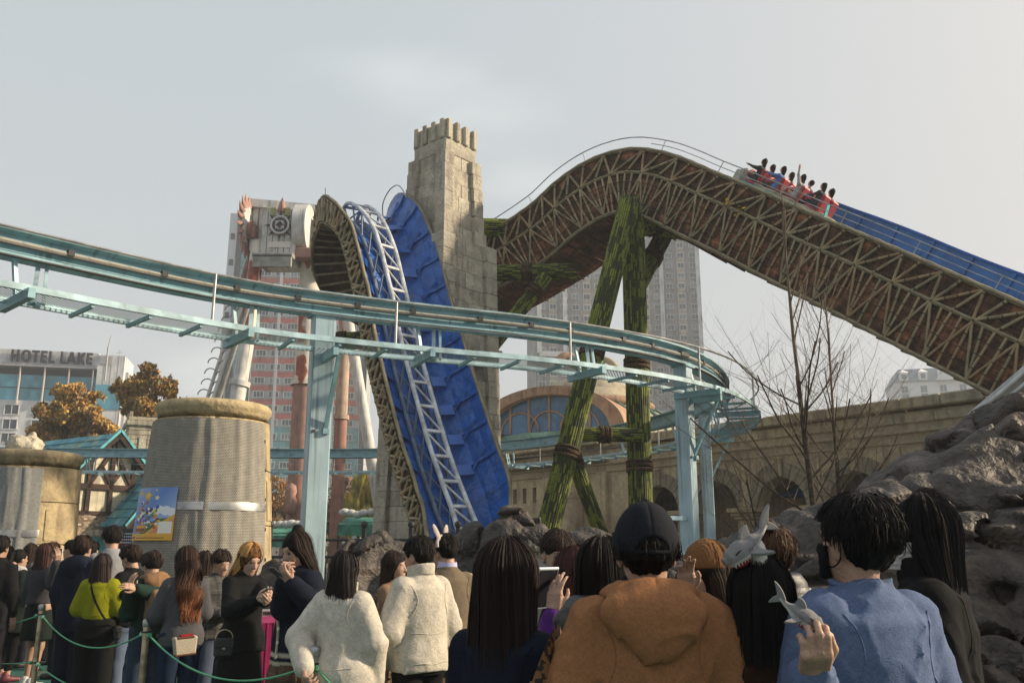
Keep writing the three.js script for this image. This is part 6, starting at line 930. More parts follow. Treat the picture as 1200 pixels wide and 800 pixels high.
  if (t.hood) obj('hood', meshField((x, y, z) => { const R = Math.hypot(x * 0.92, (z + 0.02) * 1.05), yy = y - (1.435 - (z + 0.02) * 0.22); let d = Math.hypot(R - 0.1, yy * 0.9) - 0.031; let bk = ellip(x, y, z, 0, 1.405, -0.1 - fit, 0.148, 0.062, 0.056); bk = smin(bk, ellip(x, y, z, 0, 1.345, -0.122 - fit, 0.085, 0.075, 0.04), 0.05); d = smin(d, bk, 0.05); const gr = vnoise(x * 9 + seed, y * 12, z * 9) * 0.006 - 0.006 * Math.max(0, 1 - Math.abs(vnoise(x * 14, y * 10 + seed, z * 10)) * 3); d = smax(d, -(Math.hypot(x, (z + 0.012) * 1.0) - 0.068) - Math.max(0, 1.41 - y) * 3, 0.015); return d + gr + (t.seam ? 0.004 * Math.exp(-((Math.abs(x) - 0.001) ** 2) / 0.00001) : 0); }, [-0.24, 1.2, -0.3], [0.24, 1.56, 0.2], near ? 0.008 : 0.013, 2), t.hoodMat || top.material, g);
  if (t.collar === 'stand') obj('collar', meshField((x, y, z) => { const R = Math.hypot(x, (z + 0.008) * 1.02), yy = y - 1.47 + (z + 0.01) * 0.18; return Math.max(Math.abs(R - 0.078) - 0.012, Math.abs(yy) - 0.035) - 0.004 + 0.003 * vnoise(x * 20, y * 20, z * 20); }, [-0.13, 1.38, -0.13], [0.13, 1.56, 0.13], 0.009), t.collarMat || top.material, g);
  if (t.collar === 'crew') obj('collar', new THREE.TorusGeometry(0.07, 0.0105, 8, 28).rotateX(Math.PI / 2 - 0.2).scale(1, 1, 1).translate(0, 1.452, -0.006), t.collarMat || top.material, g);
  if (t.rib && near) for (const [e, w] of [aL, aR]) { const a = V(...e).lerp(V(...w), 0.9), b = V(...e).lerp(V(...w), 1.03); obj('cuff', rod(a, b, 0.026 + sl * 0.72, 0.026 + sl * 0.62, 16), top.material, g); }
  // lower garment
  const b = o.bottom;
  if (b.type === 'skirt') { const y0 = b.hem || 0.62, y1 = 1.02, w0 = b.wide || 0.2; obj('skirt', meshField((x, y, z) => { const k = (y1 - y) / (y1 - y0), an = Math.atan2(x, z); return Math.max(stack([[y0, w0, w0 * 0.78, -0.005], [0.92, 0.175, 0.135, -0.005], [y1, 0.145, 0.118]], x, y, z) - (b.pleat || 0) * Math.abs(Math.sin(an * 14)) * k, y0 - y, y - y1); }, [-0.3, y0 - 0.04, -0.26], [0.3, y1 + 0.04, 0.26], mid ? 0.014 : 0.018, 2), b.mat || clothMat(b.color), g); }
  else {
    const loose = b.loose || 0.02, bones = []; stance.forEach(([x, z], i) => { const k = i ? -1 : 1, kn = [k * 0.092 + (x - k * 0.1) * 0.5, 0.49, z * 0.5 + 0.015]; bones.push([k * 0.082, 0.92, -0.005, 0.092 + loose * 0.6, ...kn, 0.06 + loose], [...kn, 0.06 + loose, x, 0.1, z - 0.02, 0.042 + loose * 1.2]); });
    const lf = bonesField(bones, 0.012); obj('trousers', meshField((x, y, z) => { let d = smin(lf(x, y, z), Math.max(stack([[0.8, 0.178, 0.128, -0.01], [0.93, 0.175, 0.125, -0.01], [1.04, 0.15, 0.112]], x, y, z), 0.82 - y, y - 1.03), 0.03); return Math.max(d, (b.ankle || 0.07) - y) + 0.005 * vnoise(x * 8, y * 16 + seed, z * 8) - 0.005 * Math.max(0, 1 - Math.abs(vnoise(x * 6 + seed, y * 13, z * 6)) * 2); }, [-0.32, 0.02, -0.26], [0.32, 1.07, 0.26], mid ? 0.016 : 0.02, 2), b.mat || clothMat(b.color, b.kind), g);
  }
  stance.forEach(([x, z], i) => { const m = obj('shoe', shoeGeo(), clothMat(o.shoes || [0.03, 0.03, 0.03], 'shiny'), g); m.position.set(x, 0, z - 0.01); m.rotation.y = i ? -0.15 : 0.15; });
  // hair
  const hr = o.hair; if (hr && hr.kind !== 'none') {
    const [m0, m1] = hairMat(hr.color), hg = obj('hair', toHead(hairGeo(hr, near ? 0.0065 : mid ? 0.01 : 0.013, seed)), m0, g);
    if (hr.strands !== 0) obj('locks', toHead(strandGeo(hr, (hr.strands || (near ? 1300 : mid ? 600 : 260)) * (near ? 2.4 : 1), seed, near ? 0.0017 : mid ? 0.004 : 0.008)), m1, hg);
  }
  const back = (x, y, dz = 0) => { let z = -0.02; while (z > -0.4 && topField(x, y, z) < 0) z -= 0.004; let a = z, b = z + 0.004; for (let i = 0; i < 6; i++) { const m = (a + b) / 2; if (topField(x, y, m) < 0) b = m; else a = m; } return V(x, y, a - dz); };
  const seam = (pts, r = near ? 0.0022 : 0.0032, name = 'seam') => obj(name, tube(pts.map(([x, y]) => back(x, y)), r, 5, pts.length * 5), top.material, g);
  const line = (f, n = 12) => [...Array(n + 1).keys()].map(i => f(i / n));
  if (o.d < 10 && t.seams !== 0 && !t.paint) { for (const k of [-1, 1]) seam(line(u => [k * (sw * 0.98 - 0.035 * Math.sin(u * PI_) - 0.01), 1.385 - 0.2 * u])); if (hem > 0.7) seam(line(u => [mix(-0.13, 0.13, u), hem + 0.055 + 0.004 * Math.sin(u * 9)])); if (t.yoke) seam(line(u => [mix(-0.15, 0.15, u), t.yoke + 0.006 * Math.cos(u * 6.28)])); }
  return { g, toHead, s, aL, aR, sw, seam, line };
}
const bagStrap = (pts, w, m, parent, name = 'strap') => { const c = new THREE.CatmullRomCurve3(pts.map(p => V(...p))), n = 24, pos = [], idx = []; for (let i = 0; i <= n; i++) { const p = c.getPointAt(i / n), tn = c.getTangentAt(i / n), out = V(p.x, 0, p.z).normalize(), sd = tn.clone().cross(out).normalize().multiplyScalar(w / 2); for (const k of [-1, 1]) { pos.push(p.x + sd.x * k + out.x * 0.002, p.y + sd.y * k, p.z + sd.z * k + out.z * 0.002); } } for (let i = 0; i < n; i++) { const a = i * 2; idx.push(a, a + 1, a + 2, a + 1, a + 3, a + 2); } const g = new THREE.BufferGeometry(); g.setAttribute('position', new THREE.Float32BufferAttribute(pos, 3)); g.setIndex(idx); g.computeVertexNormals(); const mm = m.clone(); mm.side = THREE.DoubleSide; return obj(name, g, mm, parent); };
// ---------------------------------------------------------------- the queue and the crowd
const PI = Math.PI, hair = (kind, color = BLACK, len, extra = {}) => ({ kind, color, len, ...extra });
const trousers = (color, o = {}) => ({ type: 'trousers', color, ...o }), skirt = (color, hem, o = {}) => ({ type: 'skirt', color, hem, ...o });
const W = (p, x, y, z) => p.g.localToWorld(V(x, y, z));
function held(name, label, category, geos, p, pos, rot = [0, 0, 0]) {   // a thing carried by a person, placed in that person's frame
  p.g.updateMatrixWorld(true); const o = new THREE.Group(); o.name = numbered(name); scene.add(o); o.userData = { label, category };
  o.position.copy(p.g.localToWorld(V(...pos))); o.rotation.set(rot[0], p.g.rotation.y + rot[1], rot[2], 'YXZ'); o.scale.setScalar(p.s);
  for (const [n, g, m] of geos) obj(n, g, m, o); return o;
}
const phoneParts = () => [['case', bev(0.075, 0.155, 0.011, 0.004), mat([0.03, 0.03, 0.035], 0.35)], ['screen', box(0.068, 0.146, 0.002, 0, 0, 0.0066), mat([0.02, 0.022, 0.03], 0.08)]];

// -- foreground
const capMan = person({ px: 757, d: 2.72, top: 592, sex: 'm', rot: PI + 0.02, label: 'man in brown hooded sweatshirt and black cap seen from behind', hair: hair('short', BLACK, 0, { strands: 700, capped: true }), topw: { name: 'hoodie', color: [0.36, 0.165, 0.076], fit: 0.062, hem: 0.8, hood: true, seam: true, sleeve: 0.016, wrinkle: 1.7 }, bottom: trousers([0.03, 0.03, 0.04]), arms: { l: [[0.32, 1.12, -0.02], [0.3, 0.88, 0.1]], r: [[-0.32, 1.12, -0.02], [-0.3, 0.88, 0.1]] } });
{ // baseball cap
  const f = (x, y, z) => { const an = Math.atan2(x, z + 0.015), gr = 0.0022 * Math.exp(-(((an / (PI / 3) + 10.5) % 1 - 0.5) ** 2) / 0.0006); let d = ellip(x, y, z, 0, 0.115, -0.012, 0.098, 0.132, 0.118) + gr; d = Math.max(d, 0.098 + 0.1 * (z + 0.1) * 0.3 - y); d = smin(d, Math.hypot(x, (y - 0.248) * 1.4, z + 0.012) - 0.011, 0.004); const arch = Math.hypot(x / 0.045, (y - 0.1) / 0.04) - 1; if (z < -0.06) d = smax(d, -arch * 0.03, 0.006); const brim = Math.max(Math.abs(y - (0.118 - (z - 0.08) * 0.25 - x * x * 2)) - 0.004, ellip(x, 0, z, 0, 0, 0.1, 0.085, 1, 0.095)); return Math.min(d, z > 0.06 ? brim : 9); };
  obj('cap', capMan.toHead(meshField(f, [-0.13, 0.05, -0.16], [0.13, 0.28, 0.22], 0.005)), clothMat([0.018, 0.02, 0.026]), capMan.g);
  obj('cap_strap', capMan.toHead(tube([V(-0.05, 0.098, -0.112), V(0, 0.098, -0.131), V(0.05, 0.098, -0.112)], 0.007, 6)), clothMat([0.014, 0.015, 0.02]), capMan.g);
  obj('shirt_collar', new THREE.TorusGeometry(0.068, 0.014, 8, 24).rotateX(PI / 2 - 0.2).translate(0, 1.475, -0.008), clothMat([0.015, 0.017, 0.03]), capMan.g);
}
const longHair = person({ px: 595, d: 2.85, top: 636, sex: 'f', rot: PI - 0.45, label: 'woman with long dark brown hair and navy top with leopard strap', hair: hair('long', [0.022, 0.013, 0.011], 0.8, { tip: [0.06, 0.024, 0.015], wide: 1.05, strands: 1900, vol: 0.002 }), topw: { color: [0.012, 0.015, 0.028], fit: 0.035, hem: 0.85 }, bottom: trousers([0.02, 0.02, 0.03]), arms: { r: [[-0.2, 1.1, 0.02], [-0.1, 1.12, 0.24]], l: [[0.22, 1.1, 0.0], [0.08, 1.12, 0.24]] } });
{ const leo = mat([0.8, 0.8, 0.8], 0.7, { map: rep(tex(128, 128, (u, v) => { const a = pfbm(u, v, 9, 3, 2); return a > 0.56 ? [0.12, 0.07, 0.04] : a > 0.5 ? [0.3, 0.17, 0.09] : [0.5, 0.34, 0.2]; }), 9) }); bagStrap([[-0.14, 1.2, 0.16], [-0.17, 1.42, 0.03], [-0.19, 1.41, -0.06], [-0.17, 1.25, -0.17], [-0.1, 1.0, -0.18]], 0.045, leo, longHair.g); }
const sharkGirl = person({ px: 888, d: 2.72, top: 657, sex: 'f', rot: PI - 0.1, label: 'woman with very long straight black hair wearing a shark headband', hair: hair('long', [0.011, 0.009, 0.009], 0.6, { wide: 1.15, strands: 1900, vol: 0.004 }), topw: { color: [0.045, 0.022, 0.014], kind: 'fleece', fit: 0.055, hem: 0.75 }, bottom: trousers([0.02, 0.02, 0.03]) });
const blueMan = person({ px: 1000, d: 2.62, top: 580, sex: 'm', rot: PI + 0.42, yaw: 0.1, pitch: -0.1, label: 'man in slate blue sweatshirt holding up a shark plush', hair: hair('short', [0.011, 0.009, 0.009], 0, { vol: 0.003, strands: 1700 }), topw: { name: 'sweatshirt', color: [0.125, 0.17, 0.3], fit: 0.06, hem: 0.82, collar: 'crew', sleeve: 0.014, wrinkle: 1.7, rib: true }, bottom: trousers([0.03, 0.03, 0.04]), arms: { l: { to: [953, 792, 2.36] }, r: [[-0.3, 1.12, 0.0], [-0.26, 0.9, 0.12]] }, curl: [1.0, 0.4], palms: [[-0.6, 0.2, 1], [1, 0, 0.2]] });
obj('mask_loop', blueMan.toHead(tube([V(0.07, 0.05, 0.05), V(0.079, 0.035, 0.01), V(0.086, 0.06, -0.024), V(0.082, 0.105, -0.02)], 0.0022, 5)), clothMat([0.01, 0.01, 0.012]), blueMan.g);
obj('face_mask', blueMan.toHead(meshField((x, y, z) => Math.max(Math.abs(headField()(x, y, z) - 0.006) - 0.004, Math.abs(y - 0.045) - 0.05, 0.03 - z), [-0.1, -0.03, 0.02], [0.1, 0.11, 0.14], 0.007)), clothMat([0.012, 0.012, 0.014]), blueMan.g);
const blackWoman = person({ px: 1080, d: 3.2, top: 583, sex: 'f', rot: -PI / 2 - 0.45, label: 'woman all in black with waist length hair and white mask', hair: hair('long', [0.011, 0.009, 0.01], 0.5, { wide: 1.1, strands: 1700 }), face: true, skin: 1, topw: { name: 'coat', color: [0.012, 0.012, 0.013], fit: 0.06, hem: 0.45, flare: 0.05, collar: 'stand' }, bottom: trousers([0.015, 0.015, 0.016]) });
obj('face_mask', blackWoman.toHead(meshField((x, y, z) => Math.max(Math.abs(headField()(x, y, z) - 0.008) - 0.004, Math.abs(y - 0.04) - 0.046, 0.02 - z) + 0.0015 * Math.sin(y * 300), [-0.1, -0.03, 0.0], [0.1, 0.11, 0.15], 0.006)), clothMat([0.62, 0.62, 0.6]), blackWoman.g);
obj('mask_loop', blackWoman.toHead(tube([V(0.072, 0.07, 0.04), V(0.086, 0.1, 0.0), V(0.089, 0.07, -0.024), V(0.08, 0.03, 0.0), V(0.068, 0.02, 0.04)], 0.002, 5)), clothMat([0.6, 0.6, 0.58]), blackWoman.g);
const vestPerson = person({ px: 908, d: 4.3, top: 618, sex: 'f', rot: PI + 0.1, label: 'person in dark padded vest over white sleeves with hair bun', hair: hair('bun', BROWN, 0, { bx: 0.05, by: 0.24 }), topw: { color: [0.62, 0.62, 0.6], fit: 0.03, hem: 0.9 }, bottom: trousers([0.03, 0.03, 0.05]) });
obj('vest', meshField((x, y, z) => { const q = 0.006 * Math.abs(Math.sin((y - 0.9) * 42)); return Math.max(stack([[0.85, 0.235, 0.18], [1.25, 0.22, 0.18], [1.36, 0.205, 0.145, -0.01], [1.42, 0.14, 0.12, -0.01], [1.5, 0.1, 0.1, -0.01]], x, y, z) - q, 0.86 - y, y - 1.49); }, [-0.28, 0.82, -0.24], [0.28, 1.53, 0.24], 0.013), clothMat([0.02, 0.026, 0.04], 'shiny'), vestPerson.g);
const beaniePerson = person({ px: 826, d: 3.95, top: 636, sex: 'f', rot: -1.3, face: true, label: 'person in tan knitted hat raising a hand beside the shark headband', hair: hair('long', DBROWN, 0.25), topw: { color: [0.09, 0.05, 0.028], fit: 0.04, hem: 0.85 }, bottom: trousers([0.03, 0.03, 0.03]), arms: { r: { to: [806, 700, 3.8] } } });
obj('knitted_hat', beaniePerson.toHead(meshField((x, y, z) => Math.max(ellip(x, y, z, 0, 0.13, -0.016, 0.099, 0.125, 0.115) + 0.0025 * Math.sin(Math.atan2(x, z) * 40), 0.12 - y), [-0.13, 0.09, -0.16], [0.13, 0.29, 0.13], 0.007)), clothMat([0.24, 0.115, 0.05], 'knit'), beaniePerson.g);
const hPerson = person({ px: 708, d: 3.35, top: 632, sex: 'f', rot: PI - 0.6, label: 'woman with black hair and black quilted jacket beside the cap wearer', hair: hair('long', BLACK, 0.3, { strands: 1200 }), topw: { color: [0.012, 0.012, 0.013], fit: 0.05, hem: 0.85, hood: true, kind: 'shiny' }, bottom: trousers([0.02, 0.02, 0.02]) });
const purple = person({ px: 670, d: 4.1, top: 642, sex: 'f', rot: PI + 0.75, label: 'woman in purple hooded sweatshirt with dark reddish hair and backpack strap', hair: hair('long', [0.05, 0.018, 0.016], 0.14, { tip: [0.1, 0.03, 0.02] }), topw: { color: [0.1, 0.028, 0.19], fit: 0.045, hem: 0.82, hood: true }, bottom: trousers([0.03, 0.03, 0.05]), arms: { l: { to: [648, 722, 3.85] } } });
bagStrap([[0.12, 1.15, 0.17], [0.13, 1.42, 0.05], [0.13, 1.41, -0.07], [0.13, 1.1, -0.19], [0.12, 0.95, -0.17]], 0.04, clothMat([0.03, 0.02, 0.02]), purple.g);
held('tablet', 'pale blue tablet held up by the woman in purple', 'tablet', [['case', bev(0.13, 0.2, 0.012, 0.004), mat([0.5, 0.56, 0.6], 0.5)], ['screen', box(0.115, 0.18, 0.002, 0, 0, 0.007), mat([0.02, 0.02, 0.025], 0.1)]], purple, purple.aL[1].map((v, i) => v + [0.0, 0.12, 0.06][i]), [0.4, PI, 0]);
const greyMan = person({ px: 651, d: 5.3, top: 620, sex: 'm', rot: 0.25, face: true, pitch: 0.35, label: 'man with brown hair in grey jacket bending over a phone', hair: hair('short', DBROWN), topw: { color: [0.3, 0.29, 0.28], fit: 0.035, hem: 0.85, collar: 'stand' }, bottom: trousers([0.03, 0.03, 0.04]) });
// -- middle of the queue
const fleeceMan = person({ px: 493, d: 6.0, top: 628, sex: 'm', rot: -2.35, yaw: 0.25, pitch: 0.18, face: true, label: 'man in cream fleece jacket with short black hair and hands in pockets', hair: hair('short', BLACK), topw: { name: 'jacket', color: [0.7, 0.64, 0.54], kind: 'fleece', fit: 0.055, hem: 0.84, collar: 'stand', sleeve: 0.014, boxy: 0.01, yoke: 1.08 }, bottom: trousers([0.015, 0.015, 0.017]), arms: { l: [[0.31, 1.1, 0.0], [0.22, 0.9, 0.14]], r: [[-0.31, 1.1, -0.02], [-0.22, 0.9, 0.14]] } });
const suitMan = person({ px: 524, d: 6.7, top: 625, sex: 'm', rot: PI + 0.5, pitch: 0.3, yaw: 0.3, label: 'man in taupe suit jacket with lilac shirt collar', hair: hair('short', BLACK), topw: { name: 'blazer', color: [0.2, 0.155, 0.11], fit: 0.035, hem: 0.76, wrinkle: 0.8, flare: 0.02 }, bottom: trousers([0.1, 0.07, 0.05]) });
obj('shirt_collar', new THREE.CylinderGeometry(0.068, 0.078, 0.05, 20, 1, true).rotateX(-0.15).translate(0, 1.475, -0.008), mat([0.42, 0.42, 0.62], 0.8, { side: THREE.DoubleSide }), suitMan.g);
const tanGirl = person({ px: 463, d: 7.3, top: 646, sex: 'f', rot: 1.2, label: 'woman in tan jacket and checked skirt behind the cream coats', hair: hair('long', DBROWN, 0.3), topw: { color: [0.32, 0.2, 0.12], fit: 0.04, hem: 0.88, flare: 0.02 }, bottom: skirt(null, 0.45, { mat: PLAID.tan, wide: 0.22, pleat: 0.008 }), arms: { r: [[-0.22, 1.16, 0.1], [-0.2, 1.2, 0.36]] } });
held('cat_ear_headband', 'pinkish white headband with ears beside the taupe suit man', 'headband', [['band', new THREE.TorusGeometry(0.085, 0.012, 6, 20, PI), clothMat([0.6, 0.5, 0.46], 'fleece')], ['ear', meshField((x, y, z) => Math.max(ellip(x, y, z, 0, 0.03, 0, 0.03, 0.075, 0.012), -0.03 - y), [-0.05, -0.05, -0.03], [0.05, 0.12, 0.03], 0.007).rotateZ(0.5).translate(-0.05, 0.08, 0), clothMat([0.62, 0.52, 0.48], 'fleece')], ['ear', meshField((x, y, z) => Math.max(ellip(x, y, z, 0, 0.03, 0, 0.03, 0.075, 0.012), -0.03 - y), [-0.05, -0.05, -0.03], [0.05, 0.12, 0.03], 0.007).rotateZ(-0.5).translate(0.05, 0.08, 0), clothMat([0.62, 0.52, 0.48], 'fleece')]], suitMan, [0.04, 1.6, -0.02], [0.2, 0.6, 0]);
const creamGirl = person({ px: 406, d: 5.8, top: 647, sex: 'f', rot: PI - 0.3, yaw: -0.15, label: 'woman in long cream fleece coat with black hair holding the rope', hair: hair('long', [0.016, 0.011, 0.01], 0.24, { wide: 1.2 }), topw: { name: 'coat', color: [0.74, 0.68, 0.58], kind: 'fleece', fit: 0.065, hem: 0.5, flare: 0.05, collar: 'stand', sleeve: 0.02, yoke: 0.95 }, bottom: trousers([0.02, 0.02, 0.02]), arms: { l: { to: [356, 783, 5.62] }, r: [[-0.28, 1.1, 0.02], [-0.27, 0.86, 0.08]] }, curl: [1.0, 0.4] });
const varsity = person({ px: 352, d: 6.5, top: 622, sex: 'f', rot: -0.75, pitch: 0.3, face: true, label: 'woman in navy cardigan with cream stripes looking at phone', hair: hair('long', [0.022, 0.013, 0.01], 0.3, { bun: true, bx: -0.02, by: 0.235, tip: [0.07, 0.03, 0.015], wide: 1.1 }), topw: { name: 'cardigan', color: [0.016, 0.02, 0.034], kind: 'knit', fit: 0.055, hem: 0.8, sleeve: 0.012, paint: (x, y) => (y < 0.825 || (y > 0.85 && y < 0.875)) ? [0.55, 0.48, 0.38] : [0.016, 0.02, 0.034] }, bottom: skirt(null, 0.66, { mat: PLAID.brown, wide: 0.22, pleat: 0.012 }), arms: { l: { to: [343, 684, 6.15] }, r: { to: [333, 682, 6.2] } }, curl: [0.9, 0.9], palms: [[-0.4, 0.6, -0.4], [0.4, 0.6, -0.4]] });
{ const [e, w] = varsity.aL, a = V(...e).lerp(V(...w), 0.84), b = V(...e).lerp(V(...w), 0.9), c = V(...e).lerp(V(...w), 0.95); obj('cuff_stripe', [rod(a, b, 0.055, 0.054, 14), rod(b.clone().lerp(c, 0.5), c.clone().lerp(V(...w), 0.3), 0.054, 0.053, 14)], clothMat([0.55, 0.48, 0.38], 'knit'), varsity.g); }
obj('front_trim', tube([V(0.04, 1.42, 0.085), V(0.01, 1.2, 0.16), V(0, 1.0, 0.143), V(0, 0.84, 0.152)], 0.011, 6), clothMat([0.55, 0.48, 0.38], 'knit'), varsity.g);
for (let i = 0; i < 5; i++) obj('button', new THREE.CylinderGeometry(0.012, 0.012, 0.008, 12).rotateX(PI / 2).translate(0.02, 1.22 - i * 0.09, 0.158), mat([0.6, 0.55, 0.45], 0.4), varsity.g);
held('phone', 'dark phone held by the woman in striped navy cardigan', 'phone', phoneParts(), varsity, varsity.aR[1].map((v, i) => v + [0.03, 0.05, 0.07][i]), [-0.9, PI, 0]);
const blonde = person({ px: 290, d: 7.4, top: 635, sex: 'f', rot: 0.85, pitch: 0.42, face: true, skin: 1, label: 'woman with long blond hair in black blazer and black skirt', hair: hair('long', BLOND, 0.26, { tip: [0.55, 0.3, 0.12], wide: 1.15 }), topw: { name: 'blazer', color: [0.014, 0.015, 0.016], fit: 0.035, hem: 0.82, flare: 0.02 }, bottom: skirt([0.013, 0.013, 0.014], 0.55, { wide: 0.2 }), arms: { r: { to: [300, 704, 7.05] }, l: { to: [312, 704, 7.05] } }, curl: [0.9, 0.9], palms: [[-0.4, 0.6, -0.4], [0.4, 0.6, -0.4]] });
held('phone', 'black phone held by the blond woman', 'phone', phoneParts(), blonde, blonde.aR[1].map((v, i) => v + [0.045, 0.05, 0.06][i]), [-0.9, PI, 0]);
held('shoulder_bag', 'small black quilted bag at the blond woman hip', 'bag', [['body', bev(0.2, 0.2, 0.08, 0.03), clothMat([0.02, 0.022, 0.026], 'shiny')], ['flap', bev(0.205, 0.11, 0.088, 0.02, 0, 0.05, 0.002), clothMat([0.024, 0.026, 0.03], 'shiny')], ['clasp', bev(0.03, 0.02, 0.01, 0.004, 0, 0.0, 0.05), M.brass], ['chain', new THREE.TorusGeometry(0.09, 0.007, 6, 18, PI).translate(0, 0.1, 0), M.brass]], blonde, [-0.2, 0.86, 0.06], [0, -0.5, 0]).scale.multiplyScalar(0.75);
const greyPlaid = person({ px: 258, d: 8.7, top: 644, sex: 'm', rot: 0.9, pitch: 0.3, label: 'person in grey checked jacket and jeans behind the blond woman', hair: hair('short', DBROWN, 0, { vol: 0.006 }), topw: { mat: PLAID.grey, color: [0.2, 0.2, 0.2], fit: 0.06, hem: 0.82 }, bottom: trousers([0.08, 0.1, 0.15]), arms: { r: [[-0.26, 1.1, 0.05], [-0.12, 1.08, 0.25]], l: [[0.26, 1.1, 0.05], [0.1, 1.08, 0.25]] } });
const greySweater = person({ px: 220, d: 7.8, top: 641, sex: 'f', rot: -2.55, yaw: 0.3, pitch: 0.15, label: 'woman in grey sweater with wavy brown hair and cream handbag', hair: hair('long', [0.04, 0.02, 0.014], 0.36, { tip: [0.2, 0.075, 0.03], wave: 1, wide: 1.15, strands: 700 }), topw: { color: [0.105, 0.105, 0.115], kind: 'knit', fit: 0.045, hem: 0.84, sleeve: 0.012 }, bottom: trousers([0.02, 0.035, 0.07]), arms: { r: [[-0.24, 1.12, 0.02], [-0.22, 1.0, 0.25]], l: [[0.27, 1.1, 0.06], [0.2, 0.98, 0.24]] } });
held('handbag', 'cream leather handbag with brown handles under the grey sweater', 'bag', [['body', (() => { const g = bev(0.3, 0.23, 0.13, 0.02), p = g.attributes.position; for (let i = 0; i < p.count; i++) if (p.getY(i) < 0) p.setX(i, p.getX(i) * 0.86); g.computeVertexNormals(); return g; })(), clothMat([0.58, 0.5, 0.38], 'shiny')], ['base_trim', bev(0.265, 0.035, 0.135, 0.01, 0, -0.105, 0), clothMat([0.16, 0.06, 0.03], 'shiny')], ['handle', new THREE.TorusGeometry(0.075, 0.012, 6, 20, PI).rotateZ(PI).translate(0, 0.1, -0.07), clothMat([0.12, 0.04, 0.02], 'shiny')], ['handle_tab', bev(0.22, 0.035, 0.14, 0.01, 0, 0.1, 0), clothMat([0.12, 0.04, 0.02], 'shiny')], ['lining', bev(0.16, 0.04, 0.1, 0.01, 0.02, 0.115, 0), clothMat([0.4, 0.02, 0.02])]], greySweater, [0.02, 0.86, -0.24], [0, PI, 0.06]).scale.multiplyScalar(0.68);
const blockJacket = person({ px: 182, d: 8.6, top: 646, sex: 'm', rot: -2.3, pitch: 0.45, label: 'man in green and tan jacket with tan backpack looking down', hair: hair('short', DBROWN, 0, { vol: 0.01 }), topw: { color: [0.02, 0.045, 0.036], fit: 0.05, hem: 0.86, sleeve: 0.012, hood: true, hoodMat: clothMat([0.3, 0.17, 0.09]) }, bottom: trousers([0.045, 0.06, 0.095]), arms: { l: { to: [152, 692, 8.3] }, r: { to: [160, 690, 8.25] } } });
obj('backpack', meshField((x, y, z) => Math.max(Math.hypot(Math.max(Math.abs(x) - 0.1, 0), Math.max(Math.abs(y - 1.12) - 0.16, 0), Math.max(Math.abs(z + 0.24) - 0.05, 0)) - 0.05 + 0.004 * vnoise(x * 14, y * 14, z * 14), -1), [-0.2, 0.85, -0.4], [0.2, 1.4, -0.1], 0.014), clothMat([0.3, 0.18, 0.1]), blockJacket.g);
const darkMan = person({ px: 157, d: 9.3, top: 639, sex: 'm', rot: -1.9, pitch: 0.35, label: 'man in black jacket and pale jeans beside the green jacket', hair: hair('short', DBROWN, 0, { vol: 0.012 }), topw: { color: [0.013, 0.013, 0.015], fit: 0.05, hem: 0.86 }, bottom: trousers([0.12, 0.16, 0.24]), arms: { l: { to: [150, 695, 9.0] } } });
const lime = person({ px: 122, d: 9.0, top: 649, sex: 'f', rot: PI + 0.1, label: 'woman in lime green sweater and black trousers with crossbody bag', hair: hair('long', [0.026, 0.016, 0.016], 0.26, { wide: 1.15 }), topw: { color: [0.3, 0.3, 0.015], kind: 'knit', fit: 0.05, hem: 1.0, rib: true, sleeve: 0.02 }, bottom: trousers([0.013, 0.014, 0.013], { loose: 0.05 }), arms: { l: [[0.26, 1.12, 0.02], [0.2, 1.08, 0.25]], r: [[-0.26, 1.12, 0.02], [-0.18, 1.1, 0.25]] } });
bagStrap([[0.12, 1.4, 0.06], [0.1, 1.43, -0.05], [-0.02, 1.22, -0.19], [-0.14, 1.02, -0.17], [-0.21, 0.92, -0.03]], 0.022, clothMat([0.012, 0.012, 0.012]), lime.g);
held('crossbody_bag', 'black crossbody bag at the hip of lime sweater', 'bag', [['body', bev(0.19, 0.15, 0.07, 0.03), clothMat([0.014, 0.014, 0.015], 'shiny')], ['flap', bev(0.195, 0.08, 0.076, 0.02, 0, 0.035, 0), clothMat([0.018, 0.018, 0.02], 'shiny')]], lime, [-0.24, 0.87, -0.06], [0, PI / 2 + 0.5, 0]);
const navyMan = person({ px: 97, d: 9.8, top: 628, sex: 'm', rot: PI - 0.15, label: 'man in navy hooded parka standing behind lime sweater', hair: hair('short', DBROWN, 0, { vol: 0.01 }), topw: { name: 'parka', color: [0.012, 0.016, 0.032], fit: 0.06, hem: 0.7, hood: true, sleeve: 0.014 }, bottom: trousers([0.015, 0.018, 0.03], { loose: 0.04 }) });
const tallMan = person({ px: 131, d: 10.2, top: 616, sex: 'm', rot: PI + 0.4, yaw: 0.2, pitch: 0.35, label: 'tall man in pale grey top with head bowed', hair: hair('short', BLACK, 0, { vol: 0.008 }), topw: { color: [0.34, 0.34, 0.36], fit: 0.04, hem: 0.85, collar: 'crew' }, bottom: trousers([0.03, 0.03, 0.04]) });
const vestGirl = person({ px: 54, d: 10.8, top: 637, sex: 'f', rot: PI - 0.35, label: 'woman in charcoal top and dark skirt with white sneakers', skin: 2, hair: hair('long', [0.045, 0.02, 0.018], 0.27, { wide: 1.1 }), topw: { color: [0.065, 0.063, 0.07], fit: 0.05, hem: 0.98, sleeve: 0.01 }, bottom: skirt([0.018, 0.026, 0.022], 0.56, { wide: 0.2 }), shoes: [0.6, 0.6, 0.58], arms: { r: { to: [66, 660, 10.5] } }, stance: [[0.11, 0.05], [-0.1, -0.06]] });
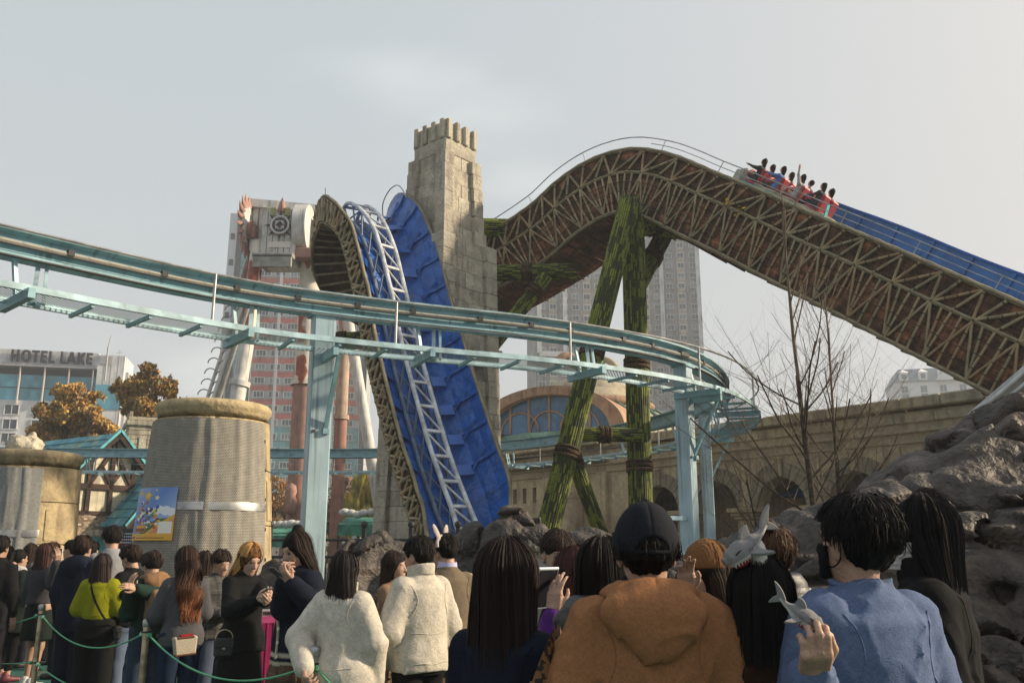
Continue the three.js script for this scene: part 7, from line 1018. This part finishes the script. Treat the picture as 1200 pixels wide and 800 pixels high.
held('phone', 'white phone lifted by the woman in charcoal top', 'phone', [['case', bev(0.075, 0.155, 0.011, 0.004), mat([0.6, 0.58, 0.55], 0.4)], ['screen', box(0.068, 0.146, 0.002, 0, 0, 0.0066), mat([0.02, 0.022, 0.03], 0.1)]], vestGirl, vestGirl.aR[1].map((v, i) => v + [0.0, 0.1, 0.03][i]), [0, PI, 0]);
const greenCoat = person({ px: 24, d: 11.3, top: 643, sex: 'f', rot: PI - 0.5, label: 'woman in dark green coat with white hood and ponytail', hair: hair('ponytail', BLACK, 0.16, { strands: 0 }), topw: { name: 'coat', color: [0.018, 0.026, 0.022], fit: 0.055, hem: 0.62, flare: 0.05, hood: true, hoodMat: clothMat([0.5, 0.5, 0.5]) }, bottom: trousers([0.012, 0.012, 0.014], { loose: 0.006, ankle: 0.16 }), shoes: [0.14, 0.02, 0.035] });
const edgeMan = person({ px: 0, d: 10, top: 627, sex: 'm', rot: PI, label: 'man in black top at the end of the queue by grey drum', hair: hair('short', BLACK), topw: { color: [0.014, 0.014, 0.016], fit: 0.04, hem: 0.85 }, bottom: trousers([0.02, 0.02, 0.025]) });
const phoneMan = person({ px: 84, d: 11.6, top: 632, sex: 'm', rot: -1.7, label: 'man in off white knit raising a phone behind the navy parka', hair: hair('short', BLACK), topw: { color: [0.5, 0.47, 0.42], kind: 'knit', fit: 0.05, hem: 0.85 }, bottom: trousers([0.03, 0.03, 0.04]), arms: { l: { to: [69, 668, 11.3] } } });
[[38, 12.6, 637, 'f', DBROWN, 'woman with brown hair and grey scarf deep in the queue', [0.12, 0.12, 0.12]], [62, 12.9, 635, 'm', BROWN, 'person with reddish brown hair deep in the queue', [0.05, 0.04, 0.04]], [108, 12.4, 634, 'm', BLACK, 'man in charcoal coat standing in front of the cottage door', [0.04, 0.04, 0.045]], [10, 13.2, 640, 'f', BLACK, 'woman in navy coat beside the plain grey drum', [0.02, 0.024, 0.04]], [240, 9.6, 646, 'f', DBROWN, 'woman in brown coat hidden behind the wavy brown hair', [0.1, 0.06, 0.04]]].forEach(([px, d, top, sex, c, label, col], i) => person({ px, d, top, sex, rot: PI + 0.4 * (i - 2), label, hair: hair(sex === 'f' ? 'long' : 'short', c, 0.2), topw: { color: col, fit: 0.05, hem: 0.8 }, bottom: trousers([0.02, 0.02, 0.03]) }));

// ---------------------------------------------------------------- shark plushes
function sharkParts(o, grey, bellyM) {
  // nose at -x, tail at +x; body 0.26 long
  const f = (x, y, z) => { const t = clamp((x + 0.13) / 0.26), bend = 0.05 * t * t * t, r = lerpTable([[0, 0.018], [0.12, 0.042], [0.35, 0.056], [0.6, 0.042], [0.85, 0.018], [1, 0.012]], t)[1]; const d = Math.hypot(y - bend, z * 0.95) - r; return Math.max(d, Math.abs(x) - 0.13 - 0.004) * 0.8; };
  const g = meshField((x, y, z) => smax(f(x, y, z), -ellip(x, y, z, -0.05, -0.062, 0, 0.066, 0.05, 0.07), 0.006) + 0.0008 * vnoise(x * 120, y * 120, z * 120), [-0.16, -0.08, -0.075], [0.16, 0.13, 0.075], 0.0045, 2);
  paint(g, (x, y, z) => { const t = clamp((x + 0.13) / 0.26), k = sstep(-0.006, 0.002, y - 0.05 * t * t * t + 0.012 - 0.02 * t); return [0, 1, 2].map(i => mix([0.6, 0.58, 0.55][i], [0.25, 0.245, 0.25][i], k)); });
  obj('body', g, mat([1, 1, 1], 1, { vertexColors: true, bumpMap: rep(T.clothBump, 12), bumpScale: 0.004, sheen: 0.5 }), o);
  const fin = (pts, th, m, nm, tf) => { const s = new THREE.Shape(); s.moveTo(...pts[0]); s.quadraticCurveTo(...pts[1], ...pts[2]); s.quadraticCurveTo(...pts[3], ...pts[4]); s.closePath(); obj(nm, tf(new THREE.ExtrudeGeometry(s, { depth: th, bevelEnabled: true, bevelThickness: 0.005, bevelSize: 0.005, bevelSegments: 3 }).translate(0, 0, -th / 2)), m, o); };
  fin([[-0.02, 0.04], [0.0, 0.1], [0.04, 0.095], [0.03, 0.06], [0.045, 0.035]], 0.008, grey, 'dorsal_fin', q => q);
  for (const s of [-1, 1]) fin([[-0.02, 0], [0.02, 0.06], [0.06, 0.075], [0.03, 0.03], [0.03, 0]], 0.007, grey, 'side_fin', q => q.rotateX(s * 1.9).translate(0.0, -0.005, s * 0.045));
  fin([[0.1, 0.045], [0.13, 0.1], [0.185, 0.125], [0.15, 0.08], [0.145, 0.05]], 0.008, grey, 'tail_fin', q => q); fin([[0.11, 0.045], [0.14, 0.03], [0.18, 0.005], [0.165, 0.05], [0.14, 0.06]], 0.008, grey, 'tail_fin', q => q);
  for (const s of [-1, 1]) { obj('eye', new THREE.SphereGeometry(0.012, 12, 8).scale(1.3, 0.7, 0.5).rotateZ(-0.35).translate(-0.062, 0.014, s * 0.043), mat([0.4, 0.02, 0.02], 0.25), o); obj('pupil', new THREE.SphereGeometry(0.006, 10, 8).scale(1, 1, 0.6).translate(-0.064, 0.014, s * 0.0475), mat([0.01, 0.01, 0.01], 0.15), o); obj('eyelid', tube([V(-0.082, 0.02, s * 0.043), V(-0.064, 0.027, s * 0.0475), V(-0.044, 0.026, s * 0.0465)], 0.004, 5), mat([0.03, 0.03, 0.035], 0.8), o); for (let i = 0; i < 3; i++) obj('gill', tube([V(-0.022 + i * 0.012, 0.02, s * 0.0535), V(-0.026 + i * 0.012, 0.005, s * 0.0565)], 0.0016, 4), mat([0.08, 0.08, 0.085], 0.9), o); }
  for (const s of [-1, 1]) for (let i = 0; i < 7; i++) { const x = -0.1 + i * 0.016; obj('tooth', new THREE.ConeGeometry(0.007, 0.018, 4).rotateX(PI).translate(x, -0.03 + 0.018 * Math.abs(i - 3) / 3 * -0.2, s * (0.03 + 0.009 * Math.sin(i / 6 * PI))), mat([0.75, 0.74, 0.7], 0.8), o); }
  obj('mouth', meshField((x, y, z) => Math.max(ellip(x, y, z, -0.05, -0.03, 0, 0.058, 0.03, 0.036), y + 0.012), [-0.12, -0.07, -0.05], [0.02, 0.01, 0.05], 0.006), mat([0.28, 0.02, 0.03], 0.9), o);
}
{
  const grey = mat([0.25, 0.245, 0.25], 1, { bumpMap: rep(T.clothBump, 12), bumpScale: 0.003, sheen: 0.5 }), belly = mat([0.6, 0.58, 0.55], 1);
  const a = thing('shark_headband', 'grey plush shark headband worn on long black hair', 'headband', P(876, 643, 2.66), 0.12); sharkParts(a, grey, belly); a.rotation.set(0.15, 0.25, 0.5, 'YXZ'); a.scale.setScalar(0.64);
  obj('belly_flap', meshField((x, y, z) => Math.max(ellip(x, y, z, 0.055, -0.05, 0, 0.04, 0.095, 0.05), -1) + 0.001 * vnoise(x * 100, y * 100, z * 100), [0, -0.16, -0.07], [0.12, 0.06, 0.07], 0.006).rotateZ(-0.5), belly, a);
  const b = thing('shark_plush', 'grey and white shark plush held in hand of blue sweatshirt', 'plush toy', P(938, 722, 2.33), 0); sharkParts(b, grey, belly); b.rotation.set(-0.2, PI - 0.45, 0.42, 'YXZ'); b.scale.setScalar(0.45);
}
// ---------------------------------------------------------------- snack box, suitcase, rope posts
{
  const o = thing('snack_box', 'yellow snack box with straws behind the brown hoodie', 'box', P(651, 772, 2.92), 0.25), yel = mat([0.62, 0.36, 0.02], 0.6);
  const g = bev(0.13, 0.17, 0.11, 0.006), p = g.attributes.position; for (let i = 0; i < p.count; i++) if (p.getY(i) < 0) { p.setX(i, p.getX(i) * 0.85); p.setZ(i, p.getZ(i) * 0.85); } g.computeVertexNormals(); g.translate(0, -0.06, 0); obj('carton', g, yel, o);
  const cv = document.createElement('canvas'); cv.width = 256; cv.height = 128; const x = cv.getContext('2d'); x.fillStyle = '#d39a12'; x.fillRect(0, 0, 256, 128); x.fillStyle = '#1c1710'; x.font = 'bold 92px sans-serif'; x.textAlign = 'center'; x.fillText('bhc', 128, 84); x.fillRect(70, 98, 116, 14); const t = new THREE.CanvasTexture(cv); t.colorSpace = THREE.SRGBColorSpace;
  obj('print', keepUV(new THREE.PlaneGeometry(0.1, 0.05).rotateX(0.06).translate(0.0, -0.03, 0.0575)), mat([0.85, 0.85, 0.85], 0.6, { map: t }), o);
  obj('rim', [box(0.136, 0.008, 0.116, 0, 0.026, 0)], mat([0.65, 0.62, 0.55], 0.7), o);
  obj('straw', rod(V(-0.05, -0.05, 0), V(-0.075, 0.11, 0), 0.0035), mat([0.6, 0.45, 0.2], 0.5), o); obj('straw', rod(V(0.025, -0.05, 0.02), V(0.035, 0.11, 0.02), 0.0035), mat([0.35, 0.55, 0.6], 0.5), o);
}
{
  const o = thing('suitcase', 'magenta hard shell suitcase standing behind the blond woman', 'suitcase', onGround(325, 8.0), 0.5), mg = mat([0.3, 0.015, 0.1], 0.35, { clearcoat: 0.4, map: rep(T.grime, 1) });
  obj('shell', bev(0.4, 0.95, 0.3, 0.05, 0, 0.54, 0), mg, o); for (let i = 0; i < 6; i++) obj('ridge', bev(0.02, 0.86, 0.312, 0.006, -0.14 + i * 0.056, 0.54, 0), mg, o);
  obj('zip', bev(0.408, 0.958, 0.02, 0.008, 0, 0.54, 0), M.dark, o); for (const s of [-1, 1]) for (const z of [-0.1, 0.1]) obj('wheel', new THREE.CylinderGeometry(0.03, 0.03, 0.03, 14).rotateZ(PI / 2).translate(s * 0.18, 0.035, z), M.dark, o);
  obj('handle', [bev(0.22, 0.03, 0.03, 0.01, 0, 1.05, -0.04), bev(0.02, 0.05, 0.03, 0.005, -0.1, 1.03, -0.04), bev(0.02, 0.05, 0.03, 0.005, 0.1, 1.03, -0.04)], M.steel, o);
}
{
  const posts = [[-90, 12.3, ''], [57, 9.7, 'brass queue post in front of the charcoal top and parka'], [180, 7.75, 'brass queue post beside the cream handbag'], [374, 5.7, 'steel queue post beside the cream fleece coat'], [560, 4.6, '']], at = [];
  posts.forEach(([px, d, label], i) => { const p = onGround(px, d); at.push(p); if (!label) label = i ? 'queue post behind the long dark brown hair' : 'queue post past the end of the crowd'; const o = thing('queue_post', label, 'post', p, 0, 'rope queue posts'), m = i === 3 ? M.steel : M.brass; obj('pole', rod(V(0, 0.02, 0), V(0, 0.96, 0), 0.027, 0.027, 16), m, o); obj('cap', lathe([[0.027, 0.94], [0.034, 0.945], [0.036, 0.97], [0.034, 0.995], [0.018, 1.005], [0, 1.007]], 18), M.steel, o); obj('base', lathe([[0, 0.035], [0.06, 0.034], [0.15, 0.014], [0.16, 0.005], [0.16, 0]].reverse(), 24), m, o); for (const y of [0.9, 0.42]) obj('rope_ring', new THREE.TorusGeometry(0.034, 0.008, 6, 16).rotateX(PI / 2).translate(0, y, 0), M.dark, o); });
  const rt = tex(64, 64, (u, v) => { const k = (u * 4 + v * 2) % 1; return k < 0.25 ? [0.85, 0.9, 0.85] : [0.2, 0.62, 0.45]; }), rm = mat([0.5, 0.75, 0.62], 0.7, { map: rt });
  for (let i = 0; i < at.length - 1; i++) for (const [y, sag, k] of [[0.9, 0.22, 0], [0.42, 0.12, 1]]) {
    const a = at[i].clone().setY(y), b = at[i + 1].clone().setY(y), pts = []; for (let j = 0; j <= 14; j++) { const t = j / 14, p = a.clone().lerp(b, t); p.y -= sag * 4 * t * (1 - t); pts.push(p); }
    const g = tube(pts, 0.0072, 7, 60), uv = g.attributes.uv; for (let q = 0; q < uv.count; q++) uv.setX(q, uv.getX(q) * 40);
    const o = thing('queue_rope', [['upper green rope beyond the green coat', 'lower green rope beyond the green coat'], ['upper green rope across the lime sweater', 'lower green rope across the black trousers'], ['upper green rope in front of the blond woman and handbag', 'lower green rope in front of the blond woman legs'], ['upper green rope in front of the cream fleece coat', 'lower green rope below the cream fleece coat']][i][k], 'rope'); obj('cord', keepUV(g), rm, o);
    for (const e of [0.03, 0.97]) { const c = a.clone().lerp(b, e); c.y -= sag * 4 * e * (1 - e); obj('knot', meshField((x, yy, z) => Math.hypot(x, yy, z) - 0.022 + 0.006 * vnoise(x * 60, yy * 60, z * 60), [-0.04, -0.04, -0.04], [0.04, 0.04, 0.04], 0.006).translate(c.x, c.y, c.z), rm, o); }
  }
}
{ // small notice on the cottage wall
  const p = P(149, 632, 30), o = thing('notice_board', 'small dark notice with red flower beside the bowed tall man', 'sign', V(p.x, 0, p.z), 0.1), h = p.y; obj('stand', rod(V(0, 0, 0), V(0, h - 0.3, 0), 0.04), M.dark, o); obj('panel', bev(0.62, 0.72, 0.05, 0.01, 0, h, 0), mat([0.02, 0.025, 0.05], 0.5), o);
  const cv = document.createElement('canvas'); cv.width = cv.height = 128; const x = cv.getContext('2d'); x.fillStyle = '#1b2034'; x.fillRect(0, 0, 128, 128); x.fillStyle = '#c9ced6'; for (let i = 0; i < 4; i++) for (let j = 0; j < 6 - i % 2; j++) x.fillRect(22 + j * 15, 20 + i * 20, 10, 9); const t = new THREE.CanvasTexture(cv); t.colorSpace = THREE.SRGBColorSpace; obj('print', keepUV(new THREE.PlaneGeometry(0.54, 0.62).translate(0, h, 0.028)), mat([0.8, 0.8, 0.8], 0.6, { map: t }), o);
  obj('flower', meshField((x, y, z) => Math.hypot(x, y, z) - 0.12 + 0.05 * vnoise(x * 14, y * 14, z * 14), [-0.2, -0.2, -0.2], [0.2, 0.2, 0.2], 0.03).translate(0.06, h - 0.3, 0.12), mat([0.5, 0.01, 0.02], 0.6), o);
}
// ---------------------------------------------------------------- boat with riders on the hump
{
  const f = hillAt(884), c = onF(f, -1.3, 0.72), B = new THREE.Matrix4().makeBasis(f.t, f.u, f.s).setPosition(c);
  const place = o => { B.decompose(o.position, o.quaternion, o.scale); return o; };
  const boat = place(thing('ride_boat', 'beige ride boat with red seats climbing the hump', 'boat')), hull = mat([0.4, 0.36, 0.27], 0.6, { map: rep(T.grime, 0.6) }), red = mat([0.32, 0.03, 0.04], 0.5), teal = mat([0.06, 0.4, 0.42], 0.5), L = 4.6;
  obj('hull', meshField((x, y, z) => { const k = clamp((x + L / 2) / L), w = lerpTable([[0, 0.12], [0.14, 0.55], [0.5, 0.72], [0.9, 0.68], [1, 0.5]], k)[1], top = lerpTable([[0, 0.75], [0.14, 0.85], [0.22, 0.5], [1, 0.42]], k)[1]; return smax(Math.max(Math.abs(z) - w, Math.abs(x) - L / 2), Math.max(y - top, 0.02 - y), 0.08) + 0.01 * Math.sin(x * 9); }, [-L / 2 - 0.15, -0.1, -0.9], [L / 2 + 0.15, 1.0, 0.9], 0.05), hull, boat);
  obj('trim', [bar(V(-1.4, 0.35, 0.78), V(2.2, 0.3, 0.76), 0.1, 0.05), bar(V(-1.4, 0.35, -0.78), V(2.2, 0.3, -0.76), 0.1, 0.05)], teal, boat);
  const rows = [-1.25, -0.4, 0.45, 1.3], rr = rng(6);
  rows.forEach(x => { for (const z of [-0.34, 0.34]) { obj('seat', [bev(0.5, 0.16, 0.56, 0.06, x, 0.42, z), bev(0.14, 0.66, 0.54, 0.06, x + 0.3, 0.72, z)], red, boat); obj('lap_bar', new THREE.TorusGeometry(0.24, 0.05, 6, 16, PI).rotateY(PI / 2).rotateX(0).translate(x - 0.22, 0.62, z), red, boat); } });
  obj('tail_banner', bar(V(2.25, -0.1, 0.8), V(2.05, 0.75, 0.82), 0.22, 0.03), teal, boat);
  const tops = [[0.03, 0.03, 0.03], [0.3, 0.28, 0.26], [0.1, 0.18, 0.42], [0.03, 0.035, 0.06], [0.36, 0.35, 0.35], [0.03, 0.04, 0.07], [0.04, 0.04, 0.05], [0.2, 0.12, 0.1]], words = ['rider in black reaching forward in front row of the boat', 'rider in white trousers in front row of the boat', 'rider in blue denim in second row of the boat', 'rider with dark hair beside the blue denim rider', 'rider in grey top raising one arm in third row of boat', 'rider in dark blue in third row of the boat', 'rider in dark jacket in the rear row of boat', 'rider with ponytail next to the teal banner'];
  let n = 0; rows.forEach((x, i) => { for (const z of [0.34, -0.34]) {
    const o = place(thing('person', words[n], 'person', [0, 0, 0], 0, 'riders in the boat')), up = n === 4, fwd = n === 0 || n === 2, b = [x + 0.12, 0.58, z];
    const S = k => [x + 0.06, 1.04, z + k * 0.18], bones = [[x + 0.1, 0.62, z, 0.16, x + 0.08, 0.95, z, 0.16], [...S(-1), 0.07, ...S(1), 0.07], [x + 0.02, 1.1, z, 0.055, x, 1.18, z, 0.05], [x + 0.05, 0.6, z - 0.1, 0.09, x - 0.38, 0.68, z - 0.1, 0.07], [x + 0.05, 0.6, z + 0.1, 0.09, x - 0.38, 0.68, z + 0.1, 0.07], [x - 0.38, 0.66, z - 0.1, 0.065, x - 0.42, 0.32, z - 0.1, 0.05], [x - 0.38, 0.66, z + 0.1, 0.065, x - 0.42, 0.32, z + 0.1, 0.05]];
    for (const k of [-1, 1]) { const e = up && k > 0 ? [x - 0.1, 1.3, z + 0.22] : [x - 0.12, fwd ? 0.98 : 0.84, z + k * 0.24], w = up && k > 0 ? [x - 0.22, 1.56, z + 0.2] : [x - (fwd ? 0.45 : 0.34), fwd ? 1.0 : 0.8, z + k * 0.16]; bones.push([...S(k), 0.06, ...e, 0.05], [...e, 0.05, ...w, 0.036], [...w, 0.036, w[0] + (w[0] - e[0]) * 0.3, w[1] + (w[1] - e[1]) * 0.3, w[2], 0.03]); }
    const bf = bonesField(bones, 0.04), hx = x - 0.03, g = meshField((a, q, c2) => smin(bf(a, q, c2), ellip(a, q, c2, hx, 1.29, z, 0.095, 0.115, 0.078), 0.02), [x - 0.75, 0.2, z - 0.42], [x + 0.4, 1.85, z + 0.42], 0.028), leg = n === 1 ? [0.6, 0.58, 0.55] : [[0.03, 0.035, 0.06], [0.4, 0.3, 0.25], [0.06, 0.06, 0.07]][n % 3];
    paint(g, (a, q, c2) => { if (q > 1.13 && Math.hypot(a - hx, c2 - z) < 0.13 && q < 1.45) return [0.5, 0.3, 0.21]; if (bones.slice(7).some((bb, j) => j % 3 === 2 && capsule(a, q, c2, bb) < 0.012)) return [0.5, 0.3, 0.21]; if (a < x - 0.02 && q < 0.8 && bones.slice(3, 7).some(bb => capsule(a, q, c2, bb) < 0.02)) return leg; return tops[n]; });
    obj('body', g, mat([1, 1, 1], 0.9, { vertexColors: true }), o);
    const hc = [[0.12, 0.06, 0.03], [0.2, 0.1, 0.05], [0.06, 0.03, 0.02], [0.16, 0.07, 0.03], [0.1, 0.05, 0.03], [0.03, 0.02, 0.015], [0.1, 0.05, 0.025], [0.03, 0.02, 0.015]][n];
    obj('hair', meshField((a, q, c2) => { let d = ellip(a, q, c2, hx + 0.03, 1.315, z, 0.1, 0.118, 0.09); if (n !== 5) d = smin(d, capsule(a, q, c2, [hx + 0.07, 1.28, z, 0.075, hx + 0.14, 1.0, z, 0.04]), 0.03); return Math.max(smax(d, -ellip(a, q, c2, hx - 0.12, 1.25, z, 0.1, 0.12, 0.08), 0.02), -1) + 0.01 * vnoise(a * 20, q * 8, c2 * 20); }, [hx - 0.16, 0.9, z - 0.18], [hx + 0.3, 1.5, z + 0.18], 0.022), hairMat(hc)[0], o);
    n++;
  } });
}
renderer.render(scene, camera);
